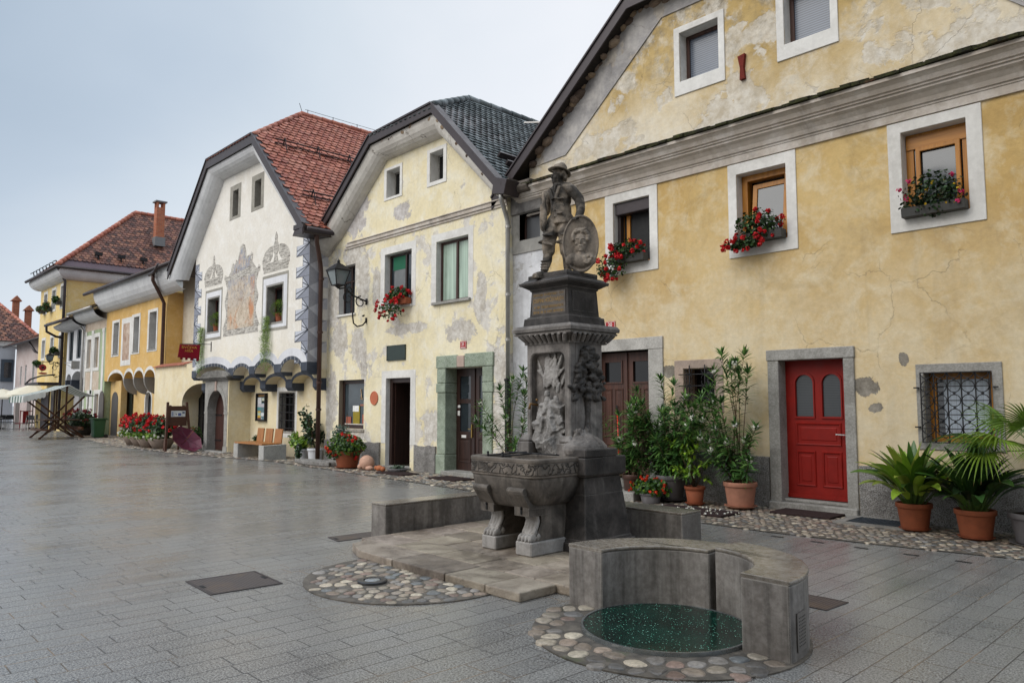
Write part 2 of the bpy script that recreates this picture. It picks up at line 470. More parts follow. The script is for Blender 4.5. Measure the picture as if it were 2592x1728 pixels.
t.links.new(sky.outputs[0], mxs.inputs[6]); t.links.new(sc10.outputs[2], mxs.inputs[7])
t.links.new(mxs.outputs[2], bg.inputs[0]); bg.inputs[1].default_value = .082
sl = bpy.data.lights.new('sun', 'SUN'); sl.energy = 1.5; sl.angle = radians(50); sl.color = (1, .97, .92)
so = bpy.data.objects.new('sun', sl); COL.objects.link(so)
sd = Vector((sin(SUN_AZ) * cos(SUN_EL), cos(SUN_AZ) * cos(SUN_EL), sin(SUN_EL)))
so.rotation_euler = sd.to_track_quat('Z', 'Y').to_euler(); so.location = sd * 40

# ------------------------------------------------------------------ ground
def paving_mat():
    n = NT('granite_paving', .3, .5)
    P = n.P
    warp = n.vadd(P, n.map(n.noise(P, .35, 2, .5, col=True), (.05, .05, 0), (-.025, -.025, 0)))
    x, y, z = n.sep(warp)
    v = n.comb(y, x, 0.0)
    br = n.node('ShaderNodeTexBrick'); n.put(br.inputs['Vector'], v)
    br.offset = .5; br.offset_frequency = 2; br.squash = .72; br.squash_frequency = 3
    for k, val in (('Scale', 1.0), ('Mortar Size', .0048), ('Mortar Smooth', .2), ('Bias', 0), ('Brick Width', .52), ('Row Height', .195)): br.inputs[k].default_value = val
    br.inputs['Color1'].default_value = (0, 0, 0, 1); br.inputs['Color2'].default_value = (1, 1, 1, 1); br.inputs['Mortar'].default_value = (.5, .5, .5, 1)
    tone = n.mix(br.outputs['Color'], H('5f5b58'), H('7f7b76'))
    tone = n.mix(n.math('MULTIPLY', n.ramp(n.noise(P, .32, 4), (.45, 0.0), (.65, 1.0)), .5), tone, H('857b6e'))
    tone = n.mix(n.math('MULTIPLY', n.ramp(n.noise(P, 1.7, 6, .7), (.55, 0.0), (.72, 1.0)), .28), tone, H('9c8b74'))
    dk = n.ramp(n.noise(n.map(P, (2.2, .7, 1)), 1.0, 7, .68, .6), (.50, 0.0), (.68, 1.0))
    tone = n.mix(n.math('MULTIPLY', dk, .45), tone, n.mix(.6, tone, H('3c3834')))
    bk = n.sep(br.outputs['Color'])[0]
    tone = n.mix(n.math('MULTIPLY', n.ramp(bk, (.86, 0.0), (.9, 1.0)), .35), tone, H('565350'))
    sp1 = n.noise(P, 72, 4, .8); sp2 = n.noise(P, 120, 2, .6)
    tone = n.mix(n.ramp(sp1, (.42, 0.0), (.58, 1.0)), n.mix(.72, tone, H('38383b')), n.mix(.55, tone, H('c2c1bc')))
    tone = n.mix(n.math('MULTIPLY', n.ramp(sp2, (.56, 0.0), (.64, 1.0)), .5), tone, H('303032'))
    mor = br.outputs['Fac']
    c = n.mix(n.math('MULTIPLY', mor, .9), tone, n.mix(n.ramp(n.noise(P, 1.2, 5), (.5, 0.0), (.62, 1.0)), H('322d29'), H('7a664f')))
    wet = n.noise(P, .55, 5, .6, .6)
    row = n.noise(n.map(P, (4.6, .5, 1)), 1.0, 4, .6)
    rg = n.math('ADD', n.ramp(wet, (.36, .19), (.66, .36)), n.math('MULTIPLY', n.math('SUBTRACT', row, .5), .34), clamp=True)
    rg = n.math('ADD', rg, n.math('MULTIPLY', mor, .3), clamp=True)
    c = n.mix(n.ramp(rg, (.12, .55), (.4, 0.0)), c, n.mix(1.0, c, (.62, .61, .6, 1), 'MULTIPLY'))
    h = n.math('SUBTRACT', n.math('MULTIPLY', sp1, .22), mor)
    h = n.math('ADD', h, n.math('MULTIPLY', n.noise(P, 2.2, 3), .25))
    return n.done(c, rg, n.bump(h, .35, .006))
M_PAVE = paving_mat()
g = MB(); g.add([(-500, -300, 0), (300, -300, 0), (300, 300, 0), (-500, 300, 0)], [(0, 1, 2, 3)])
tag(g.build('plaza_paving', M_PAVE, fix=False), kind='structure')

PEB = [H(h) for h in ('8a7f73', '9c8f7e', '756f69', 'ab9e8b', '7a6d60', '837d77', '625f5c', '8c7b6c', 'b8ac98', '6a6c6c', '7d685d', '58534e', '958a7b')]
M_PEB = vcol('river_pebbles', .38, .38, 34, .5, .8)
def mortar_mat():
    n = NT('pebble_mortar', .6, .4)
    f = n.noise(n.P, 9, 8, .7)
    c = n.mix(n.ramp(f, (.35, 0.0), (.65, 1.0)), H('3c3833'), H('6a6258'))
    c = n.mix(n.ramp(n.noise(n.P, 2.0, 6, .6), (.60, 0.0), (.68, .7)), c, H('4a5530'))
    return n.done(c, None, n.bump(f, .6, .01))
M_MORT = mortar_mat()
STRIP = [(-1.0, 9.42), (-2.1, 9.32), (-3.5, 9.1), (-4.8, 8.98), (-7.5, 9.05), (-10.6, 9.15), (-14, 9.4), (-19.8, 9.75), (-22.3, 9.4), (-26, 9.0), (-31, 8.85), (-36, 9.4), (-43, 9.7)]
def strip_y(x):
    for (a, b) in zip(STRIP, STRIP[1:]):
        if b[0] <= x <= a[0]: return a[1] + (b[1] - a[1]) * (x - a[0]) / (b[0] - a[0])
    return 9.5
def strip_in(x, y): return y > strip_y(x) + .05 + .05 * sin(x * 9)
m = MB()
for a, b in zip(STRIP, STRIP[1:]): m.add([(b[0], b[1], .009), (a[0], a[1], .009), (a[0], 12.4, .009), (b[0], 12.4, .009)], [(0, 1, 2, 3)])
tag(m.build('verge_bed', M_MORT, fix=False), kind='structure')
m = MB()
ground_cobble(m, None, strip_in, -9.8, -1.0, 8.9, 11.12, .092, .014, PEB, R, na=11, gap=.004)
ground_cobble(m, None, strip_in, -22.4, -9.85, 8.95, 11.0, .12, .018, PEB, R, na=9, gap=.006)
ground_cobble(m, None, strip_in, -43, -22.5, 8.8, 11.6, .17, .022, PEB, R, na=7)
tag(m.build('cobbled_verge', M_PEB, smooth=True, fix=False), kind='structure')
# round of cobbles in front of the fountain, and the ring round the glass cover
CX, CY = -5.85, 4.3
m = MB(); m.lathe((CX, CY, 0), [(1.0, 0), (1.0, .010)], 64)
tag(m.build('round_bed', M_MORT, fix=False), kind='structure')
m = MB()
ground_cobble(m, None, lambda x, y: math.hypot(x - CX, y - CY) < .945 and not (math.hypot(x + 5.9, y - 3.88) < .14) and y < 4.5, CX - 1.1, CX + 1.1, CY - 1.1, CY + .3, .118, .015, PEB, R, na=16, z=.004, gap=.005)
tag(m.build('cobbled_round', M_PEB, smooth=True, fix=False), kind='structure')
QX, QY = -3.25, 4.62
m = MB(); m.lathe((QX + .03, QY - .02, 0), [(.965, 0), (.965, .010)], 64)
tag(m.build('ring_bed', M_MORT, fix=False), kind='structure')
m = MB()
ground_cobble(m, None, lambda x, y: .665 < math.hypot(x - QX, y - QY) and math.hypot(x - QX - .03, y - QY + .02) < .945 and y < QY + .1, QX - 1.1, QX + 1.1, QY - 1.1, QY + .5, .145, .016, PEB, R, na=16, z=.004, gap=.006)
tag(m.build('cobbled_ring', M_PEB, smooth=True, fix=False), kind='structure')

# ------------------------------------------------------------------ things set into the ground
M_IRON = simple('cast_iron', H('4a4342'), .5, .5, .5, .3, 14)
def tread_mat():
    n = NT('tread_iron', .42, .5)
    x, y, z = n.sep(n.P)
    a = n.math('SINE', n.math('MULTIPLY', n.math('ADD', x, y), 110)); b = n.math('SINE', n.math('MULTIPLY', n.math('SUBTRACT', x, y), 110))
    h = n.math('MULTIPLY', a, b)
    c = n.mix(n.ramp(h, (.3, 0.0), (.6, 1.0)), H('443c3b'), H('6b605b'))
    c = n.mix(n.ramp(n.noise(n.P, 2.5, 6, .7), (.5, 0.0), (.68, .6)), c, H('6e5a45'))
    return n.done(c, None, n.bump(h, .7, .006), .3)
M_TREAD = tread_mat()
def cover(name, label, pts, hole=True):
    """square iron cover in a frame; pts its four ground corners"""
    c = Vector((sum(p[0] for p in pts) / 4, sum(p[1] for p in pts) / 4, 0))
    r = thing(name, label, 'manhole cover', c)
    sc = lambda k: [(c.x + (p[0] - c.x) * k, c.y + (p[1] - c.y) * k) for p in pts]
    m = MB(); m.prism(pts, 0, .008, 'z', [sc(.94)]); m.build('frame', M_IRON, r)
    m = MB(); m.prism(sc(.925), 0, .007, 'z'); m.build('lid', M_TREAD, r)
    if hole:
        for k in (-1, 1):
            a = sc(.86); e = (Vector((*a[0], 0)) + Vector((*a[1], 0))) / 2; f = (Vector((*a[2], 0)) + Vector((*a[3], 0))) / 2
            p = e if k < 0 else f; u = (Vector((*a[1], 0)) - Vector((*a[0], 0))).normalized()
            m = MB(); m.bar(p - u * .05 + Vector((0, 0, .007)), p + u * .05 + Vector((0, 0, .007)), .03, .006); m.build('lifting_slot', MAT_BLACK, r)
    return r
MAT_BLACK = simple('black', (.012, .012, .012, 1), .6, .3, 0, .1)
cover('manhole_cover', 'square iron manhole cover lying alone in the open wet paving at lower left', [(-7.13, 2.68), (-6.48, 2.65), (-6.45, 3.29), (-7.10, 3.33)])
cover('manhole_cover', 'square iron manhole cover against the end of the long low wall', [(-8.25, 4.78), (-7.92, 4.72), (-7.9, 5.36), (-8.22, 5.42)])
cover('manhole_cover', 'small rusty square manhole cover in the paving behind the curved bench', [(-3.03, 5.96), (-2.67, 5.95), (-2.65, 6.32), (-3.02, 6.33)], False)
r = thing('ground_light', 'round in-ground lamp with glass lens in the cobbled round', 'ground light', (-5.9, 3.88, 0))
m = MB(); m.lathe((-5.9, 3.88, 0), [(.135, .0), (.135, .03), (.125, .036), (.082, .036), (.08, .028)], 32); m.build('rim', simple('dark_steel', H('4c4c4e'), .35, .5, .7), r, smooth=False)
m = MB(); m.lathe((-5.9, 3.88, 0), [(.081, .026), (.06, .036), (0, .04)], 28); m.build('lens', simple('lens_glass', H('85898b'), .12, .6), r, smooth=True)
M_SLOT = simple('slot_iron', H('1c1a1a'), .6, .3)
for i, x in enumerate((-4.52, -4.02, -3.52, -3.0, -2.5)):
    m = MB(); m.box(x - .075, x + .075, 8.755, 8.795, .0, .005)
    o = tag(m.build('drain_slot', M_SLOT), 'short black drain slot in the paving before the cobbled verge, ' + ('nearest the fountain', 'second from the fountain', 'middle one of the five', 'second from the right edge', 'nearest the right edge')[i], 'drain slot', 'drain slots along the verge')
M_MAT = simple('coir_mat', H('352a29'), .95, .1, 0, .35, 60, .6)
def mat_(name, label, x0, x1, y0, y1):
    m = MB(); m.box(x0, x1, y0, y1, .012, .042); return tag(m.build(name, M_MAT, bevel=.006), label, 'door mat')
mat_('door_mat', 'dark brown door mat before the red door', -5.52, -4.62, 10.5, 11.04)
mat_('door_mat', 'dark door mat before the open narrow doorway of the pale yellow house', -14.9, -13.9, 9.85, 10.35)
mat_('door_mat', 'dark grate mat before the green stone doorway', -13.05, -12.15, 9.95, 10.5)
mat_('door_mat', 'dark wet mat under the potted oleanders by the brown double door', -7.0, -5.75, 9.55, 10.1)
r = thing('floor_grate', 'steel grating set in a stone frame left of the aspidistra pots', 'grate', (-4.0, 10.6, 0))
m = MB(); m.prism([(-4.5, 10.3), (-3.5, 10.3), (-3.5, 11.08), (-4.5, 11.08)], .0, .034, 'z', [[(-4.38, 10.4), (-3.62, 10.4), (-3.62, 11.0), (-4.38, 11.0)]]); m.build('stone_frame', stone('grate_stone', H('8b8883'), H('75726d'), seed=4), r)
m = MB()
for i in range(16): m.box(-4.38 + i * .05, -4.372 + i * .05, 10.4, 11.0, .005, .03)
for i in range(9): m.box(-4.38, -3.62, 10.43 + i * .065, 10.436 + i * .065, .012, .029)
m.build('bars', simple('galvanised', H('4d5660'), .4, .5, .6), r)
m = MB(); m.box(-4.38, -3.62, 10.4, 11.0, .004, .006); m.build('pit', MAT_BLACK, r)

# ------------------------------------------------------------------ stone platform and low walls
def slab_mat():
    n = NT('travertine', .48, .45); P = n.P
    m_ = n.noise(P, 2.6, 10, .7, .4); f = n.noise(P, 22, 7, .75)
    c = n.mix(n.ramp(m_, (.38, 0.0), (.62, 1.0)), H('8a7d6e'), H('a79a89'))
    c = n.mix(n.math('MULTIPLY', n.ramp(n.noise(P, 1.5, 9, .72, .5), (.48, 0.0), (.62, 1.0)), .75), c, H('54493f'))
    c = n.mix(n.math('MULTIPLY', n.ramp(f, (.56, 0.0), (.68, 1.0)), .6), c, H('43392f'))
    c = n.mix(1.0, c, n.attr(), 'MULTIPLY')
    return n.done(c, n.ramp(m_, (.35, .35), (.65, .6)), n.bump(n.math('ADD', m_, n.math('MULTIPLY', f, .5)), .9, .02))
M_SLAB = slab_mat()
m = MB(); m.col = None
rs = random.Random(5)
ys = [4.40, 4.82, 5.22, 5.62, 6.02, 6.5, 7.05]
for i, (a, b) in enumerate(zip(ys, ys[1:])):
    x = -7.58 if i else -7.12; xe = -4.3 if i else -4.5
    while x < xe - .05:
        wd = rs.uniform(.32, .85) if i else rs.uniform(.5, 1.0); tn = rs.choice((1, 1, .95, .85, .6, .9, 1.05)); m.col = (tn, tn * rs.uniform(.98, 1.02), tn * rs.uniform(.97, 1.05), 1)
        x2 = min(x + wd, xe)
        if xe - x2 < .25: x2 = xe
        dz = rs.uniform(-.003, .003) + .081
        q = [(x + .004, a + .004), (x2 - .004, a + .004), (x2 - .004, b - .004), (x + .004, b - .004)]
        if i == 0 and x < -7.1: q = [(x + .16, a), (x2 - .006, a - .03), (x2 - .006, b - .006), (x - .32, b - .006), (x - .22, a + .16)]
        elif i == 0: q = [(x + .004, a - rs.uniform(.02, .03)), (x2 - .004, a - rs.uniform(.02, .03)), (x2 - .004, b - .004), (x + .004, b - .004)]
        m.prism(q, 0, dz, 'z')
        x = x2
o = m.build('stone_platform', M_SLAB, bevel=.012, seg=2)
tag(o, 'low weathered stone slab platform under the fountain', 'stone platform')
M_CONC = stone('wet_concrete', H('857f79'), H('716b66'), H('46413c'), .5, 2.2, .25, .5, streak=.55, speck=.08, bd=.004, gscale=1.2, pale=H('9a958f'), edge=H('b5b0a8'), er=.014)
M_CTOP = stone('polished_concrete', H('7d7366'), H('655d54'), H('453f39'), .5, 2.5, .18, .24, speck=.12, bd=.003, gscale=1.6, spec=.5, edge=H('b0a99e'), er=.014)
def low_wall(label, x0, x1, y0, y1, h):
    r = thing('low_wall', label, 'low wall', ((x0 + x1) / 2, (y0 + y1) / 2, 0))
    m = MB(); m.box(x0, x1, y0, y1, 0, h - .025); m.build('body', M_CONC, r, bevel=.006)
    m = MB(); m.box(x0 - .004, x1 + .004, y0 - .004, y1 + .004, h - .024, h); m.build('top_face', M_CTOP, r, bevel=.008, seg=2)
low_wall('long low concrete wall running back on the left of the fountain', -7.92, -7.62, 5.18, 7.1, .42)
low_wall('low concrete wall behind the fountain, reaching towards the oleanders', -7.6, -4.77, 7.12, 7.5, .42)
def arc(r, a0, a1, n): return [(QX + r * cos(radians(a0 + (a1 - a0) * i / n)), QY + r * sin(radians(a0 + (a1 - a0) * i / n))) for i in range(n + 1)]
def curved(label, a0, a1, r0, r1, h):
    q = arc(r0, a0, a1, 24) + arc(r1, a1, a0, 24)
    am = radians((a0 + a1) / 2)
    r = thing('curved_bench', label, 'stone bench', (QX + .8 * cos(am), QY + .8 * sin(am), 0), 'curved concrete benches round the glass cover')
    m = MB(); m.prism(q, 0, h - .03, 'z'); m.build('body', M_CONC, r, bevel=.008, fix=2)
    q = arc(r0 - .006, a0, a1, 24) + arc(r1 + .006, a1, a0, 24)
    m = MB(); m.prism(q, h - .029, h, 'z'); m.build('top_face', M_CTOP, r, bevel=.012, seg=3, fix=2)
    return r
curved('left half of the curved concrete bench, nearest the fountain', 178.5, 91, .60, .955, .485)
b2 = curved('right half of the curved concrete bench, with a metal vent plate near the ground', 87, -3, .62, .965, .51)
# vent plate on the outer face of the right half
m = MB(); M_STEEL = simple('steel_plate', H('77736f'), .38, .5, .75, .15)
aa = [radians(v) for v in (2, 5, 8, 11)]
for lo, hi in zip(aa, aa[1:]):
    vs = [(QX + rr * cos(t_), QY + rr * sin(t_), zz) for rr in (.966, .974) for t_ in (lo, hi) for zz in (.06, .30)]
    m.add(vs, [(0, 2, 3, 1), (4, 5, 7, 6), (0, 1, 5, 4), (2, 6, 7, 3), (0, 4, 6, 2), (1, 3, 7, 5)])
vp = m.build('vent_plate', M_STEEL, b2)
m = MB()
for i in range(5):
    for j in range(9):
        t_ = radians(3.6 + i * 1.5); zz = .095 + j * .0215
        m.obox((QX + .9745 * cos(t_), QY + .9745 * sin(t_), zz), (.002, .007, .007), Matrix.Rotation(t_, 3, 'Z'))
m.build('hole', MAT_BLACK, vp)
def shard_mat():
    n = NT('shattered_green_glass', .25, .3)
    P = n.P
    d = n.vor(P, 58, 'F1'); k = n.vor(P, 58, 'F1', 'Color')
    kk = n.sep(k)[0]
    c = n.mix(n.ramp(n.noise(P, 2.2, 5), (.35, 0.0), (.65, 1.0)), H('041813'), H('092f26'))
    sp_ = n.math('MULTIPLY', n.ramp(d, (.16, 1.0), (.26, 0.0)), n.ramp(kk, (.55, 0.0), (.62, 1.0)))  # bright specks: reflections off the shards, put into the colour
    c = n.mix(sp_, c, n.mix(n.sep(k)[1], H('2f9f7c'), H('a9e6cf')))
    return n.done(c, n.ramp(n.noise(P, 5, 4), (.4, .16), (.7, .3)), n.bump(d, .12, .004))
r = thing('glass_well_cover', 'round dark green glittering glass cover inside the curved benches', 'glass cover', (QX, QY, 0))
m = MB(); m.lathe((QX, QY, 0), [(0, .034), (.585, .034), (.588, .006)], 72); m.build('pane', shard_mat(), r)
m = MB(); m.lathe((QX, QY, 0), [(.588, .0), (.588, .037), (.606, .037), (.608, .0)], 72); m.build('rim', simple('rim_steel', H('8d9293'), .25, .6, .8), r)
# ------------------------------------------------------------------ house building kit
M_WHITE = plaster('white_lime', H('d9d7d2'), H('c9c6c0'), H('e6e4e0'), H('9a948b'), grime=.28, streak=.22, bumpk=.15)
M_GREYSTONE = stone('grey_stone', H('9a9791'), H('84817b'), H('5f5b55'), .5, 4, .35, .8, speck=.12, bd=.006)
M_GREENSTONE = stone('green_stone', H('8f9c86'), H('74816d'), H('5b6152'), .5, 7, .8, .85, speck=.3, bd=.015)
M_ROUGH = stone('roughcast', H('857e77'), H('645e58'), H('47423d'), .45, 9, 1.0, .95, bd=.06, speck=.6)
M_BROWNWOOD = wood('brown_wood', H('4a2f26'), H('2f1d18'), .45)
M_DARKWOOD = wood('dark_wood', H('3a2620'), H('24171300'[:6]), .4)
M_HONEY = wood('honey_wood', H('b57a2c'), H('96611f'), .4)
M_HONEYX = wood('honey_wood_level', H('b57a2c'), H('96611f'), .4, 'x')
M_REDDOOR = simple('red_paint', H('7e150c'), .5, .25, 0, .16, 5, .12)
M_FASCIA = simple('brown_sheet_metal', H('3c3537'), .42, .5, .35, .14, 3)
M_DARKMETAL = simple('dark_sheet_metal', H('3a3334'), .4, .5, .4, .2, 5)
M_PIPEBROWN = simple('brown_pipe', H('4a332b'), .42, .5, .3, .22, 6)
M_PIPEGREY = simple('zinc_pipe', H('a19f9b'), .42, .5, .55, .15, 6)
M_IRONBLK = simple('wrought_iron', H('1f1e20'), .5, .5, .4, .25, 20)
M_GL = glass('dark_pane', H('2b3238'), .05)
M_GLB = glass('pane_with_blind', H('474e59'), .2, 26)
M_GLS = glass('pane_with_curtain', H('8b9c8e'), .12, None, 7)
M_GLDK = glass('unlit_pane', H('101214'), .06, ior=1.45)
M_TERRA = simple('terracotta', H('85492f'), .75, .3, 0, .15, 10, .2)

def rect(q): return [(q[0], q[2]), (q[1], q[2]), (q[1], q[3]), (q[0], q[3])]
def arch_pts(x0, x1, zs, zt, n=14, up=True):
    """points of an arch from (x0, zs) over the crown zt to (x1, zs)"""
    c = (x0 + x1) / 2; a = (x1 - x0) / 2
    return [(c - a * cos(pi * i / n), zs + (zt - zs) * sin(pi * i / n)) for i in range(n + 1)]
def arched(x0, x1, z0, zs, zt, n=14): return [(x1, z0), (x0, z0)] + arch_pts(x0, x1, zs, zt, n)

def wall_part(house, name, outline, holes, Y, back, mat, sides=True):
    m = MB(); m.poly(outline, holes, lambda a, b: (a, Y, b))
    if sides:
        k = len(outline)
        for i in range(k):
            a, b = outline[i], outline[(i + 1) % k]
            m.add([(a[0], Y, a[1]), (b[0], Y, b[1]), (b[0], back, b[1]), (a[0], back, a[1])], [(0, 1, 2, 3)])
    return m.build(name, mat, house, fix=False)

def window(house, q, Y, depth, fm, gm, so=None, sm=None, fw=.055, mull=(), rails=(), name='window', sill=None, arch=None, proud=.02, thick=.05):
    """q opening (x0, x1, z0, z1) in the wall plane Y; so outer rectangle of the surround"""
    m = MB()
    yf = Y + depth
    if arch: o_ = arched(q[0], q[1], q[2], arch, q[3]); i_ = arched(q[0] + fw, q[1] - fw, q[2] + fw, arch, q[3] - fw); m.prism(o_, yf, yf + thick, 'y', [i_])
    else: m.frame(q, (q[0] + fw, q[1] - fw, q[2] + fw, q[3] - fw), yf, yf + thick)
    for k in mull:
        x = q[0] + (q[1] - q[0]) * k; m.box(x - fw * .55, x + fw * .55, yf - .008, yf + thick - .004, q[2] + fw * .9, q[3] - fw * .9)
    for k in rails:
        z = q[2] + (q[3] - q[2]) * k; m.box(q[0] + fw * .9, q[1] - fw * .9, yf - .004, yf + thick - .008, z - fw * .35, z + fw * .35)
    wdw = m.build(name, fm, house, bevel=.004)
    m = MB()
    if arch: m.prism(arched(q[0] + .01, q[1] - .01, q[2] + .01, arch, q[3] - .01), yf + thick * .55, yf + thick * .75)
    else: m.box(q[0] + .01, q[1] - .01, yf + thick * .55, yf + thick * .75, q[2] + .01, q[3] - .01)
    m.build('pane', gm, wdw)
    m = MB(); e = .025
    if sm:
        if arch:
            m.prism(arched(q[0] - e, q[1] + e, q[2] - e, arch, q[3] + e), Y + .001, yf + thick + .01, 'y', [arched(q[0], q[1], q[2], arch, q[3])])
        else: m.frame((q[0] - e, q[1] + e, q[2] - e, q[3] + e), q, Y + .001, yf + thick + .01)
        if so:
            if arch: m.prism(so, Y - proud, Y + .0005, 'y', [arched(q[0] - .003, q[1] + .003, q[2] - .003, arch, q[3] + .003)])
            else: m.frame(so, (q[0] - .003, q[1] + .003, q[2] - .003, q[3] + .003), Y - proud, Y + .0005)
        m.build('surround', sm, wdw, bevel=.006 if so else 0)
    if sill:
        m = MB(); m.box(q[0] - sill[0], q[1] + sill[0], Y - sill[1], yf + .01, q[2] - sill[2], q[2] + .004)
        m.build('sill', sill[3], wdw, bevel=.006)
    return wdw

TILE_RED = [H(h) for h in ('a2634f', 'aa6c58', '9c5b49', 'b07562', '9e604e', '925547', 'a76956')]
TILE_BROWN = [H(h) for h in ('6b4a40', '7a5347', '5a3f38', '845a4a', '64463d', '4d3833', '8c6350')]
TILE_GREY = [H(h) for h in ('626a6c', '6f7779', '555d5f', '7b8385', '687070', '4c5456')]
M_TILE = vcol('roof_tiles', .62, .25, 9, .35, .3)
def tiles(mb, O, U, V, lu, lv, tw, th, pal, inside, rnd, lift=.03, wav=0, seg=5, z0=.02):
    """overlapping rounded tiles on the slope O + u U + v V"""
    U, V = Vector(U).normalized(), Vector(V).normalized(); N = U.cross(V).normalized()
    if N.z < 0: N = -N
    O = Vector(O); rows = int(lv / th) + 1
    for j in range(rows):
        v = j * th; off = .5 * tw * (j % 2); tone = rnd.uniform(.94, 1.06)
        for i in range(-1, int(lu / tw) + 2):
            u = i * tw + off
            if not inside(u + tw / 2, v + th * .5): continue
            c = rnd.choice(pal); k = rnd.uniform(.88, 1.1) * tone; c = (c[0] * k, c[1] * k, c[2] * k, 1)
            l = lift * rnd.uniform(.8, 1.2); top = v + th * 1.55
            pts = []
            for q in range(seg + 1):
                f = q / seg; a = u + tw * (.03 + .94 * f); drop = th * .32 * (1 - (2 * f - 1) ** 2)
                pts.append((a, v - drop, z0 + l + wav * sin(pi * f)))
            up = [(u + tw * .97, top, z0), (u + tw * .03, top, z0)]
            P3 = lambda p: O + U * p[0] + V * p[1] + N * p[2]
            vs = [P3(p) for p in pts] + [P3(p) for p in up] + [P3((p[0], p[1], p[2] - .018 - wav * .2)) for p in pts]
            fs = [list(range(seg + 3))] + [(q, seg + 3 + q, seg + 4 + q, q + 1) for q in range(seg)]
            mb.add(vs, fs, c)
def ridge_tiles(mb, p, q, r, n, pal, rnd):
    p, q = Vector(p), Vector(q); d = q - p
    for i in range(n):
        a = p + d * (i / n); b = p + d * ((i + 1.12) / n)
        c = rnd.choice(pal); k = rnd.uniform(.85, 1.15); c = (c[0] * k, c[1] * k, c[2] * k, 1)
        mb.tube([a, b], [r * 1.12, r * .92], 9, True, c)

def half_hip_roof(house, X0, z0, kL, kR, X1, z1, Yf, ridge, Yb, pal, tw, th, hf=.22, lift=.03, wav=0, rnd=None, left=True, right=True, rn=8, fmat=None):
    """gable roof seen from the street with its point clipped: eaves X0/X1, knees kL/kR, ridge (x, y, z)"""
    rx, ry, rz = ridge; rnd = rnd or random.Random(3)
    roof = MB()
    L = [(X0, Yf, z0), (kL[0], Yf, kL[1]), (rx, ry, rz), (rx, Yb, rz), (X0, Yb, z0)]
    Rr = [(X1, Yf, z1), (kR[0], Yf, kR[1]), (rx, ry, rz), (rx, Yb, rz), (X1, Yb, z1)]
    Hh = [(kL[0], Yf, kL[1]), (kR[0], Yf, kR[1]), (rx, ry, rz)]
    for f in (L, Rr, Hh):
        k = len(f); roof.add([(p[0], p[1], p[2] + .01) for p in f] + [(p[0], p[1], p[2] - .09) for p in f],
            [list(range(k)), list(range(k, 2 * k))[::-1]] + [(i, (i + 1) % k, k + (i + 1) % k, k + i) for i in range(k)])
    rf = roof.build('roof', M_DARKMETAL, house, fix=False)
    def slope(X, z, k):
        V = Vector((rx - X, 0, rz - z)); lv = V.length; fr = (k[1] - z) / (rz - z)
        def ins(u, v):
            f = v / lv
            if f > .985: return False
            y0 = 0 if f < fr else (ry - Yf) * (f - fr) / (1 - fr)
            return y0 + .04 < u < Yb - Yf
        tiles(tm, (X, Yf, z), (0, 1, 0), V, Yb - Yf, lv, tw, th, pal, ins, rnd, lift, wav)
    tm = MB()
    if right: slope(X1, z1, kR)
    if left: slope(X0, z0, kL)
    mid = ((kL[0] + kR[0]) / 2, Yf, (kL[1] + kR[1]) / 2); V = Vector((0, ry - Yf, rz - mid[2])); lv = V.length; wd = kR[0] - kL[0]
    tiles(tm, (kL[0], Yf, kL[1]), (1, 0, 0), V, wd, lv, tw, th, pal,
          lambda u, v: (rx - kL[0]) * v / lv < u < wd - (kR[0] - rx) * v / lv, rnd, lift, wav)
    tm.build('tiles', M_TILE, rf, fix=False)
    rt = MB()
    ridge_tiles(rt, (kR[0], Yf + .02, kR[1] + .03), (rx, ry, rz + .05), .085, rn, pal, rnd)
    ridge_tiles(rt, (kL[0], Yf + .02, kL[1] + .03), (rx, ry, rz + .05), .085, rn, pal, rnd)
    ridge_tiles(rt, (rx, ry, rz + .05), (rx, Yb, rz + .05), .09, int((Yb - ry) / .38), pal, rnd)
    rt.build('ridge_tiles', M_TILE, rf, smooth=True, fix=False)
    m = MB()
    line = [(X0, z0), kL, kR, (X1, z1)]
    for a, b in zip(line, line[1:]):
        m.prism([(a[0], a[1] + .05), (b[0], b[1] + .05), (b[0], b[1] - hf), (a[0], a[1] - hf)], Yf - .045, Yf - .01)
        m.prism([(a[0], a[1] + .09), (b[0], b[1] + .09), (b[0], b[1] + .045), (a[0], a[1] + .045)], Yf - .075, Yf + .16)
    m.build('fascia', fmat or M_FASCIA, rf, fix=2)
    return rf

def cove(house, inner, outer, Y, Yf, mat, n=6, name='eaves_cove'):
    """curved plaster soffit from the wall line (inner) out to the roof edge (outer)"""
    m = MB(); k = len(inner)
    for s_ in range(n + 1):
        t_ = s_ / n * pi / 2
        f = 1 - cos(t_); e = sin(t_)
        for a, b in zip(inner, outer): m.v.append((a[0] + (b[0] - a[0]) * f, Y + (Yf - Y) * e, a[1] + (b[1] - a[1]) * f))
    for s_ in range(n):
        for i in range(k - 1):
            m.f.append([s_ * k + i, s_ * k + i + 1, (s_ + 1) * k + i + 1, (s_ + 1) * k + i]); m.c.append(None)
    return m.build(name, mat, house, fix=False)

def downpipe(house, pts, r, mat, clips=()):
    m = MB(); m.tube(pts, r, 10)
    p = m.build('downpipe', mat, house, smooth=True)
    if clips:
        m = MB()
        for c in clips: m.lathe(c, [(r * 1.0, -.03), (r * 1.28, -.028), (r * 1.28, .028), (r * 1.0, .03)], 12)
        m.build('pipe_clip', mat, p)
    return p
